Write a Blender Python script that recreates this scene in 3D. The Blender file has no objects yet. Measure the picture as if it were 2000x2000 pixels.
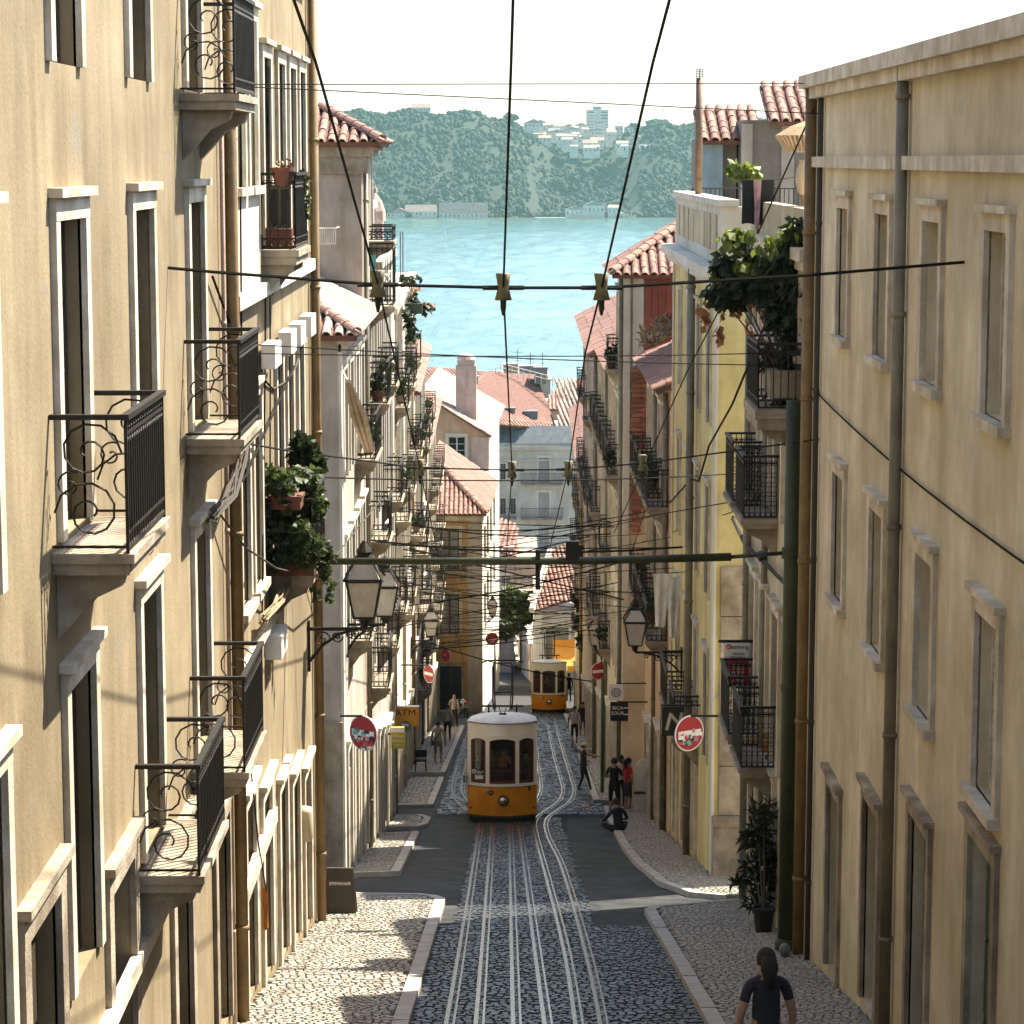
import bpy, math, random
from mathutils import Vector, Matrix
random.seed(11)
R = math.radians
sc = bpy.context.scene
col = sc.collection
# ------------------------------------------------------------------ camera
F = 5000.0                      # focal length in pixels of the 2000 px photograph
TH = R(7.857)                   # camera pitch below the horizontal
C_, S_ = math.cos(TH), math.sin(TH)
camd = bpy.data.cameras.new('camera'); cam = bpy.data.objects.new('camera', camd); col.objects.link(cam)
camd.sensor_width = 36; camd.lens = 90.0; camd.clip_start = 0.5; camd.clip_end = 20000
cam.location = (0, 0, 0); cam.rotation_euler = (math.pi/2 - TH, 0, 0)
sc.camera = cam
# ------------------------------------------------------------------ light
SUN_AZ, SUN_EL = R(50), R(55)   # azimuth to the right of the view direction
world = bpy.data.worlds.new('World'); sc.world = world; world.use_nodes = True
wn = world.node_tree.nodes; wl = world.node_tree.links
for n in list(wn): wn.remove(n)
sky = wn.new('ShaderNodeTexSky'); sky.sky_type = 'NISHITA'; sky.sun_disc = False
sky.sun_elevation = SUN_EL; sky.sun_rotation = SUN_AZ
sky.air_density = 1.0; sky.dust_density = 1.2; sky.ozone_density = 1.0; sky.altitude = 0
bgn = wn.new('ShaderNodeBackground'); bgn.inputs[1].default_value = 0.095
wo = wn.new('ShaderNodeOutputWorld')
wl.new(sky.outputs[0], bgn.inputs[0]); wl.new(bgn.outputs[0], wo.inputs[0])
sund = bpy.data.lights.new('sun', 'SUN'); sund.energy = 5.0; sund.angle = R(0.5); sund.color = (1.0, 0.92, 0.79)
sun = bpy.data.objects.new('sun', sund); col.objects.link(sun)
sdir = Vector((math.sin(SUN_AZ)*math.cos(SUN_EL), math.cos(SUN_AZ)*math.cos(SUN_EL), math.sin(SUN_EL)))
sun.rotation_euler = (-sdir).to_track_quat('-Z', 'Y').to_euler()
sc.view_settings.view_transform = 'Standard'; sc.view_settings.look = 'None'
sc.view_settings.gamma = 1.0; sc.view_settings.use_curve_mapping = False
sc.view_settings.exposure = 1.72
sc.render.engine = 'CYCLES'
sc.cycles.max_bounces = 6; sc.cycles.diffuse_bounces = 5; sc.cycles.volume_bounces = 0
sc.cycles.transparent_max_bounces = 10
sc.cycles.use_denoising = True
sc.cycles.use_adaptive_sampling = True; sc.cycles.adaptive_threshold = .025
sc.cycles.caustics_reflective = False; sc.cycles.caustics_refractive = False
sc.cycles.sample_clamp_indirect = 6.0

# ------------------------------------------------------------------ photo pixel -> place
def ray(px, py): return Vector((px-1000, F*C_+(1000-py)*S_, -F*S_+(1000-py)*C_))
def at(px, py, Y): r = ray(px, py); return r*(Y/r.y)
def onX(px, py, X): r = ray(px, py); return r*(X/r.x)
KN = [(-40, 2.5), (0, -4.4), (37.18, -11.94), (72.67, -19.14), (144, -31.55), (250, -48.5), (330, -55.5)]
def G(d):
    for (a, za), (b, zb) in zip(KN, KN[1:]):
        if d <= b: return za + (zb-za)*(d-a)/(b-a)
    return KN[-1][1]
def onG(px, py, h=0.0):
    r = ray(px, py); lo, hi = 5.0, 400.0
    for _ in range(50):
        m = (lo+hi)/2
        if r.z*(m/r.y) > G(m)+h: lo = m
        else: hi = m
    return r*(lo/r.y)
def V(*a): return Vector(a)

# ------------------------------------------------------------------ mesh builder
class MB:
    def __init__(s): s.v = []; s.f = []; s.m = []; s.t = None
    def add(s, vs, fs, mi=0):
        o = len(s.v); s.v += [tuple(p) for p in vs]
        s.f += [tuple(i+o for i in f) for f in fs]; s.m += [mi]*len(fs)
    def quad(s, a, b, c, d, mi=0): s.add([a, b, c, d], [(0, 1, 2, 3)], mi)
    def box(s, x0, x1, y0, y1, z0, z1, mi=0, M=None):
        if x0 > x1: x0, x1 = x1, x0
        if y0 > y1: y0, y1 = y1, y0
        if z0 > z1: z0, z1 = z1, z0
        vs = [V(x, y, z) for z in (z0, z1) for y in (y0, y1) for x in (x0, x1)]
        if M: vs = [M @ p for p in vs]
        s.add(vs, [(0, 2, 3, 1), (4, 5, 7, 6), (0, 1, 5, 4), (2, 6, 7, 3), (0, 4, 6, 2), (1, 3, 7, 5)], mi)
    def tube(s, pts, r, n=6, mi=0, caps=True):
        pts = [Vector(p) for p in pts]; k = len(pts)
        rs = r if isinstance(r, (list, tuple)) else [r]*k
        up = None; rings = []
        for i, p in enumerate(pts):
            t = (pts[min(i+1, k-1)] - pts[max(i-1, 0)])
            if t.length < 1e-9: t = Vector((0, 0, 1))
            t.normalize()
            if up is None:
                up = Vector((0, 0, 1)) if abs(t.z) < .9 else Vector((1, 0, 0))
            a = t.cross(up)
            if a.length < 1e-4: a = t.cross(Vector((0, 1, .3)))
            a.normalize(); b = t.cross(a).normalized(); up = -b if False else up
            rings.append([p + (a*math.cos(2*math.pi*j/n) + b*math.sin(2*math.pi*j/n))*rs[i] for j in range(n)])
        vs = [q for rg in rings for q in rg]; fs = []
        for i in range(k-1):
            for j in range(n):
                fs.append((i*n+j, i*n+(j+1) % n, (i+1)*n+(j+1) % n, (i+1)*n+j))
        if caps:
            fs.append(tuple(range(n))[::-1]); fs.append(tuple((k-1)*n+j for j in range(n)))
        s.add(vs, fs, mi)
    def lathe(s, prof, n=12, c=(0, 0, 0), mi=0, axis='z'):
        c = Vector(c); vs = []; fs = []
        for (r, h) in prof:
            for j in range(n):
                a = 2*math.pi*j/n
                p = (r*math.cos(a), r*math.sin(a), h)
                if axis == 'y': p = (p[0], p[2], p[1])
                if axis == 'x': p = (p[2], p[0], p[1])
                vs.append(c + Vector(p))
        k = len(prof)
        for i in range(k-1):
            for j in range(n): fs.append((i*n+j, i*n+(j+1) % n, (i+1)*n+(j+1) % n, (i+1)*n+j))
        fs.append(tuple(range(n))[::-1]); fs.append(tuple((k-1)*n+j for j in range(n)))
        s.add(vs, fs, mi)
    def ball(s, c, rx, ry, rz, n=10, k=6, mi=0):
        c = Vector(c); vs = [c+V(0, 0, -rz)]; fs = []
        for i in range(1, k):
            a = -math.pi/2 + math.pi*i/k
            for j in range(n):
                b = 2*math.pi*j/n
                vs.append(c+V(rx*math.cos(a)*math.cos(b), ry*math.cos(a)*math.sin(b), rz*math.sin(a)))
        vs.append(c+V(0, 0, rz)); L = len(vs)-1
        for j in range(n):
            fs.append((0, 1+(j+1) % n, 1+j)); fs.append((L, L-n+j, L-n+(j+1) % n))
        for i in range(k-2):
            for j in range(n):
                a = 1+i*n; fs.append((a+j, a+(j+1) % n, a+n+(j+1) % n, a+n+j))
        s.add(vs, fs, mi)
    def prism(s, poly, z0, z1, mi=0, M=None):
        n = len(poly); vs = [V(x, y, z0) for x, y in poly] + [V(x, y, z1) for x, y in poly]
        if M: vs = [M @ p for p in vs]
        s.add(vs, [tuple(range(n))[::-1], tuple(range(n, 2*n))] + [(i, (i+1) % n, n+(i+1) % n, n+i) for i in range(n)], mi)
    def mesh(s, name, mats, off=None, smooth=False):
        me = bpy.data.meshes.new(name)
        vs = s.v if off is None else [(x-off[0], y-off[1], z-off[2]) for x, y, z in s.v]
        me.from_pydata(vs, [], s.f)
        if not isinstance(mats, (list, tuple)): mats = [mats]
        for m in mats: me.materials.append(m)
        if len(mats) > 1: me.polygons.foreach_set('material_index', s.m)
        if smooth: me.polygons.foreach_set('use_smooth', [True]*len(s.f))
        me.validate(); me.update()
        return me
    def build(s, name, mats, parent=None, smooth=False):
        off = ORG.get(parent.name, (0, 0, 0)) if parent else None
        o = bpy.data.objects.new(name, s.mesh(name, mats, off, smooth)); col.objects.link(o)
        if parent: o.parent = parent; ORG[o.name] = off
        else: ORG[o.name] = (0, 0, 0)
        return o
ORG = {}
def tag(o, label=None, cat=None, group=None, kind=None):
    if label: o['label'] = label
    if cat: o['category'] = cat
    if group: o['group'] = group
    if kind: o['kind'] = kind
    return o
def root(name, label, cat, loc, group=None):
    o = bpy.data.objects.new(name, None); col.objects.link(o); o.location = loc
    o.empty_display_size = .2; ORG[o.name] = tuple(loc)
    return tag(o, label, cat, group)
def place(me, name, parent, loc, rz=0.0, sub=None):
    """object of mesh me at a place given in the world, under parent (an unrotated root or part)"""
    o = bpy.data.objects.new(name, me); col.objects.link(o)
    off = Vector(ORG.get(parent.name, (0, 0, 0))) if parent else Vector()
    o.parent = parent; o.location = Vector(loc) - off; o.rotation_euler = (0, 0, rz)
    ORG[o.name] = tuple(loc)
    return o
def sub(me, name, parent):
    o = bpy.data.objects.new(name, me); col.objects.link(o); o.parent = parent
    return o
def copy_tree(o, parent=None):
    c = o.copy(); col.objects.link(c); c.parent = parent
    for ch in o.children: copy_tree(ch, c)
    return c
def chain(a, b, n, sag):
    a, b = Vector(a), Vector(b)
    return [a.lerp(b, i/n) - V(0, 0, sag*4*(i/n)*(1-i/n)) for i in range(n+1)]

# ------------------------------------------------------------------ materials
def mat(name, rgb, rough=.8, metal=0.0, spec=.5):
    m = bpy.data.materials.new(name); m.use_nodes = True
    b = m.node_tree.nodes['Principled BSDF']
    b.inputs['Base Color'].default_value = (*rgb, 1); b.inputs['Roughness'].default_value = rough
    b.inputs['Metallic'].default_value = metal
    if 'Specular IOR Level' in b.inputs: b.inputs['Specular IOR Level'].default_value = spec
    return m
def nodes(m): return m.node_tree.nodes, m.node_tree.links, m.node_tree.nodes['Principled BSDF']
def mottled(name, rgb, rgb2, scale=1.2, streak=.0, bump=.25, fine=40, rough=.88, lo=.38, hi=.68, metal=0, dirt=None):
    """a surface of two mixed tones with an optional run of vertical streaks and fine relief"""
    m = mat(name, rgb, rough, metal); N, L, b = nodes(m)
    g = N.new('ShaderNodeNewGeometry')
    n1 = N.new('ShaderNodeTexNoise'); n1.inputs['Scale'].default_value = scale; n1.inputs['Detail'].default_value = 8; n1.inputs['Roughness'].default_value = .65
    L.new(g.outputs['Position'], n1.inputs['Vector'])
    r = N.new('ShaderNodeValToRGB'); r.color_ramp.elements[0].position = lo; r.color_ramp.elements[1].position = hi
    r.color_ramp.elements[0].color = (*rgb2, 1); r.color_ramp.elements[1].color = (*rgb, 1)
    L.new(n1.outputs[0], r.inputs[0]); out = r.outputs[0]
    if streak:
        mp = N.new('ShaderNodeMapping'); mp.inputs['Scale'].default_value = (1.25, 1.25, .2)
        L.new(g.outputs['Position'], mp.inputs[0])
        n2 = N.new('ShaderNodeTexNoise'); n2.inputs['Scale'].default_value = 1.3; n2.inputs['Detail'].default_value = 9; n2.inputs['Roughness'].default_value = .62; n2.inputs['Distortion'].default_value = .6
        L.new(mp.outputs[0], n2.inputs['Vector'])
        r2 = N.new('ShaderNodeValToRGB'); r2.color_ramp.elements[0].position = .36; r2.color_ramp.elements[1].position = .62
        k = 1-streak*.8; dc = dirt or (k, k*.95, k*.86)
        r2.color_ramp.elements[0].color = (*dc, 1); r2.color_ramp.elements[1].color = (1, 1, 1, 1)
        L.new(n2.outputs[0], r2.inputs[0])
        mx = N.new('ShaderNodeMix'); mx.data_type = 'RGBA'; mx.blend_type = 'MULTIPLY'; mx.inputs[0].default_value = 1
        L.new(out, mx.inputs[6]); L.new(r2.outputs[0], mx.inputs[7]); out = mx.outputs[2]
    L.new(out, b.inputs['Base Color'])
    if bump:
        n3 = N.new('ShaderNodeTexNoise'); n3.inputs['Scale'].default_value = fine; n3.inputs['Detail'].default_value = 5
        L.new(g.outputs['Position'], n3.inputs['Vector'])
        bp = N.new('ShaderNodeBump'); bp.inputs['Strength'].default_value = bump; bp.inputs['Distance'].default_value = .02
        L.new(n3.outputs[0], bp.inputs['Height']); L.new(bp.outputs[0], b.inputs['Normal'])
    return m
def plaster(name, rgb, streak=.3, d=.72):
    m = mottled(name, rgb, (rgb[0]*d, rgb[1]*d*.97, rgb[2]*d*.9), 0.9, streak, .3, 30, .92)
    # flaked patches of bare undercoat, blotches and fine cracks
    N, L, b = nodes(m); src = b.inputs['Base Color'].links[0].from_socket; g = N.new('ShaderNodeNewGeometry')
    n = N.new('ShaderNodeTexNoise'); n.inputs['Scale'].default_value = 1.7; n.inputs['Detail'].default_value = 10; n.inputs['Roughness'].default_value = .72; n.inputs['Distortion'].default_value = .4
    L.new(g.outputs['Position'], n.inputs['Vector'])
    r = N.new('ShaderNodeValToRGB'); r.color_ramp.elements[0].position = .60; r.color_ramp.elements[1].position = .64; r.color_ramp.elements[0].color = (0, 0, 0, 1); r.color_ramp.elements[1].color = (.75, .75, .75, 1)
    L.new(n.outputs[0], r.inputs[0])
    a = (rgb[0]+rgb[1]+rgb[2])/3
    mx = N.new('ShaderNodeMix'); mx.data_type = 'RGBA'; L.new(r.outputs[0], mx.inputs[0]); L.new(src, mx.inputs[6]); mx.inputs[7].default_value = (a*.74+.02, a*.70+.015, a*.62, 1)
    n2 = N.new('ShaderNodeTexNoise'); n2.inputs['Scale'].default_value = .32; n2.inputs['Detail'].default_value = 5; L.new(g.outputs['Position'], n2.inputs['Vector'])
    r2 = N.new('ShaderNodeValToRGB'); r2.color_ramp.elements[0].position = .35; r2.color_ramp.elements[1].position = .65; r2.color_ramp.elements[0].color = (.80, .78, .74, 1); r2.color_ramp.elements[1].color = (1, 1, 1, 1); L.new(n2.outputs[0], r2.inputs[0])
    m2 = N.new('ShaderNodeMix'); m2.data_type = 'RGBA'; m2.blend_type = 'MULTIPLY'; m2.inputs[0].default_value = 1; L.new(mx.outputs[2], m2.inputs[6]); L.new(r2.outputs[0], m2.inputs[7]); L.new(m2.outputs[2], b.inputs['Base Color'])
    return m
def tinted(name, rgb, rough=.7, var=.35, bump=.4, fine=60, sat=0):
    """colour varied piece by piece through the mesh attribute 'tint' or the object's own random number"""
    m = mat(name, rgb, rough); N, L, b = nodes(m)
    a = N.new('ShaderNodeAttribute'); a.attribute_name = 'tint'
    oi = N.new('ShaderNodeObjectInfo')
    ad = N.new('ShaderNodeMath'); ad.operation = 'ADD'; L.new(a.outputs['Fac'], ad.inputs[0]); L.new(oi.outputs['Random'], ad.inputs[1])
    fr = N.new('ShaderNodeMath'); fr.operation = 'FRACT'; L.new(ad.outputs[0], fr.inputs[0])
    r = N.new('ShaderNodeValToRGB'); e = r.color_ramp.elements
    e[0].color = (rgb[0]*(1-var), rgb[1]*(1-var), rgb[2]*(1-var*(1-sat)), 1)
    e[1].color = (min(1, rgb[0]*(1+var)), min(1, rgb[1]*(1+var*(1-sat))), min(1, rgb[2]*(1+var*(1-2*sat))), 1)
    L.new(fr.outputs[0], r.inputs[0])
    g = N.new('ShaderNodeNewGeometry'); n1 = N.new('ShaderNodeTexNoise'); n1.inputs['Scale'].default_value = fine; n1.inputs['Detail'].default_value = 4
    L.new(g.outputs['Position'], n1.inputs['Vector'])
    mx = N.new('ShaderNodeMix'); mx.data_type = 'RGBA'; mx.blend_type = 'MULTIPLY'; mx.inputs[0].default_value = .45
    L.new(r.outputs[0], mx.inputs[6]); L.new(n1.outputs[0], mx.inputs[7]); L.new(mx.outputs[2], b.inputs['Base Color'])
    bp = N.new('ShaderNodeBump'); bp.inputs['Strength'].default_value = bump; bp.inputs['Distance'].default_value = .01
    L.new(n1.outputs[0], bp.inputs['Height']); L.new(bp.outputs[0], b.inputs['Normal'])
    return m
def set_tint(me, per):
    """one random value for each run of `per` faces"""
    at_ = me.attributes.new('tint', 'FLOAT', 'FACE'); n = len(me.polygons); vals = []
    r = random.Random(5)
    while len(vals) < n: vals += [r.random()]*per
    at_.data.foreach_set('value', vals[:n])

M = {}
M['tan'] = plaster('tan_plaster', (.37, .295, .175), .4)
M['cream'] = plaster('cream_plaster', (.74, .65, .46), .28)
M['cream2'] = plaster('pale_cream_plaster', (.82, .75, .58), .2)
M['yellow'] = plaster('yellow_plaster', (.84, .74, .36), .15)
M['ochre'] = plaster('ochre_plaster', (.66, .43, .18), .25)
M['peach'] = plaster('peach_plaster', (.78, .55, .36), .25)
M['orange'] = plaster('orange_plaster', (.70, .50, .33), .2)
M['pink'] = plaster('pink_plaster', (.66, .52, .47), .25)
M['beige'] = plaster('weathered_beige_plaster', (.54, .47, .39), .45)
M['lilac'] = plaster('lilac_white_plaster', (.62, .57, .53), .3)
M['white'] = plaster('white_plaster', (.80, .78, .72), .2, .86)
M['greyw'] = plaster('grey_green_plaster', (.64, .65, .60), .15, .85)
M['dgrey'] = plaster('grey_cement', (.30, .28, .26), .3)
M['stone'] = mottled('limestone_trim', (.80, .75, .64), (.52, .45, .34), 2.2, .35, .35, 50, .85)
M['stone2'] = mottled('weathered_limestone', (.52, .45, .34), (.26, .21, .15), 1.8, .45, .5, 30, .9)
M['brown'] = mottled('brown_painted_wood', (.075, .048, .03), (.04, .026, .017), 3, .3, .3, 60, .6)
M['green'] = mottled('dark_green_paint', (.045, .085, .05), (.03, .05, .03), 3, .2, .2, 60, .5)
M['pole'] = mottled('mossy_green_pole_paint', (.055, .075, .02), (.03, .035, .015), 2.0, .5, .3, 60, .5)
M['iron'] = mottled('black_wrought_iron', (.016, .017, .016), (.03, .024, .018), 9, 0, .3, 90, .5)
M['wire'] = mat('weathered_wire', (.016, .014, .011), .9, 0, .1)
M['cable'] = mat('grey_cable', (.07, .062, .05), .9, 0, .15)
M['wood'] = mottled('white_painted_wood', (.75, .72, .64), (.5, .46, .38), 4, .2, .2, 60, .6)
M['pipe'] = mottled('ochre_drainpipe', (.34, .22, .08), (.2, .13, .05), 2.5, .4, .2, 40, .55)
M['pipeg'] = mottled('grey_brown_drainpipe', (.28, .25, .18), (.17, .15, .10), 2.5, .4, .2, 40, .55)
M['rust'] = mottled('rusty_flue', (.33, .21, .13), (.2, .12, .07), 3, .4, .2, 40, .6)
M['glass'] = mat('window_glass', (.02, .025, .03), .06)
def pane_glass():
    # some panes have a pale curtain drawn behind them
    m = M['glass']; N, L, b = nodes(m); oi = N.new('ShaderNodeObjectInfo'); tc = N.new('ShaderNodeTexCoord')
    wv = N.new('ShaderNodeTexWave'); wv.inputs['Scale'].default_value = 5; wv.inputs['Distortion'].default_value = 2.5; L.new(tc.outputs['Object'], wv.inputs['Vector'])
    cr = N.new('ShaderNodeValToRGB'); cr.color_ramp.elements[0].color = (.16, .15, .13, 1); cr.color_ramp.elements[1].color = (.42, .40, .35, 1); L.new(wv.outputs[0], cr.inputs[0])
    gt = N.new('ShaderNodeMath'); gt.operation = 'GREATER_THAN'; gt.inputs[1].default_value = .55; L.new(oi.outputs['Random'], gt.inputs[0])
    mx = N.new('ShaderNodeMix'); mx.data_type = 'RGBA'; mx.inputs[6].default_value = (.02, .025, .03, 1); L.new(gt.outputs[0], mx.inputs[0]); L.new(cr.outputs[0], mx.inputs[7]); L.new(mx.outputs[2], b.inputs['Base Color'])
pane_glass()
M['dark'] = mat('dark_interior', (.012, .011, .01), .9)
M['terracotta'] = mottled('terracotta', (.22, .075, .045), (.14, .05, .035), 6, .2, .3, 60, .8)
M['tile'] = tinted('clay_roof_tile', (.36, .20, .15), .85, .25, .6, 30)
M['tilel'] = tinted('pale_clay_roof_tile', (.48, .36, .28), .85, .35, .6, 30)
M['tiled'] = mottled('clay_roof_bed', (.20, .09, .06), (.12, .06, .045), 3, 0, .4, 30, .9)
M['sett'] = tinted('basalt_sett', (.046, .052, .058), .40, .34, .6, 45)
M['calc'] = tinted('limestone_cobble', (.44, .40, .33), .6, .2, .6, 45, .1)
M['joint'] = mottled('sandy_joint', (.055, .047, .035), (.03, .026, .02), 8, 0, .4, 60, .95)
M['jointd'] = mottled('dark_joint', (.025, .025, .025), (.015, .015, .015), 8, 0, .4, 60, .9)
M['kerb'] = mottled('kerb_limestone', (.50, .47, .41), (.33, .30, .26), 3, 0, .4, 50, .7)
M['asphalt'] = mottled('asphalt', (.048, .051, .050), (.022, .024, .024), .6, 0, .7, 90, .7, .35, .7)
def cracked(m):
    N, L, b = nodes(m); src = b.inputs['Base Color'].links[0].from_socket; g = N.new('ShaderNodeNewGeometry')
    n = N.new('ShaderNodeTexNoise'); n.inputs['Scale'].default_value = 2; n.inputs['Detail'].default_value = 6; L.new(g.outputs['Position'], n.inputs['Vector'])
    ad = N.new('ShaderNodeMix'); ad.data_type = 'RGBA'; ad.inputs[0].default_value = .25; L.new(g.outputs['Position'], ad.inputs[6]); L.new(n.outputs['Color'], ad.inputs[7])
    v = N.new('ShaderNodeTexVoronoi'); v.feature = 'DISTANCE_TO_EDGE'; v.inputs['Scale'].default_value = .7; L.new(ad.outputs[2], v.inputs['Vector'])
    r = N.new('ShaderNodeValToRGB'); r.color_ramp.elements[0].position = .0; r.color_ramp.elements[1].position = .018; r.color_ramp.elements[0].color = (.35, .35, .35, 1); r.color_ramp.elements[1].color = (1, 1, 1, 1); L.new(v.outputs[0], r.inputs[0])
    r2 = N.new('ShaderNodeValToRGB'); r2.color_ramp.elements[0].position = .42; r2.color_ramp.elements[1].position = .60; r2.color_ramp.elements[0].color = (.72, .72, .72, 1); r2.color_ramp.elements[1].color = (1.35, 1.32, 1.25, 1); L.new(n.outputs[0], r2.inputs[0])
    m1 = N.new('ShaderNodeMix'); m1.data_type = 'RGBA'; m1.blend_type = 'MULTIPLY'; m1.inputs[0].default_value = 1; L.new(src, m1.inputs[6]); L.new(r.outputs[0], m1.inputs[7])
    m2 = N.new('ShaderNodeMix'); m2.data_type = 'RGBA'; m2.blend_type = 'MULTIPLY'; m2.inputs[0].default_value = 1; L.new(m1.outputs[2], m2.inputs[6]); L.new(r2.outputs[0], m2.inputs[7]); L.new(m2.outputs[2], b.inputs['Base Color'])
cracked(M['asphalt']); M['asphalt'].node_tree.nodes['Principled BSDF'].inputs['Specular IOR Level'].default_value = .22
M['steel'] = mat('worn_rail_steel', (.42, .42, .43), .22, 1.0)
M['railside'] = mottled('rusty_rail_side', (.12, .08, .055), (.05, .035, .025), 8, 0, .3, 60, .6)
M['acwhite'] = mat('white_enamel', (.82, .81, .76), .5)
M['leaf'] = tinted('leaf_green', (.075, .11, .028), .55, .55, .2, 20, .2)
M['leafd'] = tinted('dark_leaf', (.03, .05, .018), .5, .5, .2, 20, .2)
M['leafy'] = tinted('yellow_green_leaf', (.20, .26, .04), .5, .45, .2, 20, .2)
M['leafo'] = tinted('orange_dry_leaf', (.50, .22, .08), .6, .4, .2, 20, .2)
M['straw'] = tinted('dry_straw', (.36, .26, .14), .85, .4, .2, 20, .2)
b_ = M['iron'].node_tree.nodes['Principled BSDF']; b_.inputs['Specular IOR Level'].default_value = .2
for k in ('leaf', 'leafd', 'leafy', 'leafo'):
    b = M[k].node_tree.nodes['Principled BSDF']
    nt = M[k].node_tree; mo = [n for n in nt.nodes if n.type == 'OUTPUT_MATERIAL'][0]
    tr = nt.nodes.new('ShaderNodeBsdfTranslucent'); ms = nt.nodes.new('ShaderNodeMixShader'); ms.inputs[0].default_value = .42
    nt.links.new(b.inputs['Base Color'].links[0].from_socket, tr.inputs['Color'])
    nt.links.new(b.outputs[0], ms.inputs[1]); nt.links.new(tr.outputs[0], ms.inputs[2]); nt.links.new(ms.outputs[0], mo.inputs['Surface'])
M['red'] = mat('red_enamel', (.36, .012, .018), .35)
M['redp'] = mat('faded_red_enamel', (.62, .06, .05), .4)
M['signw'] = mat('sign_white', (.80, .78, .74), .4)
M['black'] = mat('black_paint', (.012, .012, .013), .45)
M['blackm'] = mat('matt_black', (.010, .010, .010), .8)
M['ink'] = mat('dark_lettering', (.03, .012, .012), .6)
M['amber'] = mottled('amber_sign_plastic', (.75, .38, .025), (.68, .22, .015), 1.1, 0, 0, 40, .4)
M['lime'] = mat('lime_sign_face', (.42, .36, .03), .5)
M['lampg'] = mottled('dusty_lamp_glass', (.60, .55, .47), (.46, .42, .35), 5, 0, 0, 40, .3)
M['tramy'] = mottled('tram_amber_paint', (.80, .33, .014), (.66, .24, .01), 3, .12, .03, 30, .32)
M['tramw'] = mottled('tram_cream_paint', (.90, .88, .80), (.82, .78, .68), 2, .1, .03, 30, .38)
M['tramroof'] = mottled('tram_roof_canvas', (.86, .87, .86), (.6, .62, .62), 2.2, 0, .15, 30, .5)
M['mahog'] = mottled('mahogany', (.17, .045, .022), (.09, .025, .015), 6, .2, .1, 60, .4)
M['chrome'] = mat('chrome', (.55, .5, .48), .12, 1.0)
M['brass'] = mat('pale_brass', (.75, .62, .30), .3, .6)
M['cloth'] = mottled('white_cotton', (.74, .70, .62), (.60, .56, .48), 5, 0, .3, 200, .95)
M['clothb'] = mottled('black_cotton', (.02, .022, .022), (.012, .013, .013), 5, 0, .3, 200, .95)
M['clothp'] = mottled('pink_cotton', (.50, .33, .33), (.36, .2, .2), 5, 0, .3, 200, .95)
M['fabric'] = mottled('beige_canvas', (.72, .60, .47), (.55, .42, .30), 4, .2, .3, 120, .95)
M['teal'] = mat('teal_cloth', (.16, .42, .34), .9)
M['blue'] = mottled('pale_blue_paint', (.34, .47, .55), (.26, .38, .46), 3, .2, .2, 60, .7)
M['zinc'] = mottled('grey_zinc', (.17, .20, .21), (.11, .13, .14), 2, .2, .1, 30, .5)
M['redpaint'] = mottled('red_siding', (.33, .085, .055), (.24, .06, .04), 3, .3, .2, 40, .7)
M['bricks'] = tinted('red_brick', (.36, .13, .08), .9, .35, .5, 30)
M['mortar'] = mat('mortar', (.52, .47, .40), .95)
def glassmat():
    m = bpy.data.materials.new('tram_glass'); m.use_nodes = True; N = m.node_tree.nodes; L = m.node_tree.links
    N.clear(); o = N.new('ShaderNodeOutputMaterial'); mx = N.new('ShaderNodeMixShader'); t = N.new('ShaderNodeBsdfTransparent'); g = N.new('ShaderNodeBsdfGlossy')
    fr = N.new('ShaderNodeFresnel'); fr.inputs[0].default_value = 1.45
    t.inputs[0].default_value = (.85, .88, .86, 1); g.inputs['Roughness'].default_value = .03
    L.new(fr.outputs[0], mx.inputs[0]); L.new(t.outputs[0], mx.inputs[1]); L.new(g.outputs[0], mx.inputs[2]); L.new(mx.outputs[0], o.inputs[0])
    return m
M['clear'] = glassmat()
# ================================================================== SETTING
def grid(name, xs, ds, h, m, kind='structure'):
    mb = MB(); vs = [(x, d, G(d)+h) for d in ds for x in xs]; n = len(xs)
    mb.add(vs, [(j*n+i, j*n+i+1, (j+1)*n+i+1, (j+1)*n+i) for j in range(len(ds)-1) for i in range(n-1)])
    return tag(mb.build(name, m), kind=kind)
frange = lambda a, b, s: [a+i*s for i in range(int(round((b-a)/s))+1)]
M['earth'] = mottled('city_earth', (.16, .14, .11), (.10, .09, .07), .2, 0, .3, 5, .95)
grid('ground', [-890, -300, -60, -20, 20, 60, 300, 890], [-40, 0, 37.18, 72.67, 144, 250, 330], -.35, M['earth'])
road = grid('road', [-9, -5, -3, -1, 1, 3, 5, 9], frange(-10, 72, 2)+[72.67]+frange(74, 144, 2)+frange(146, 252, 4), 0, M['asphalt'])
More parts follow.
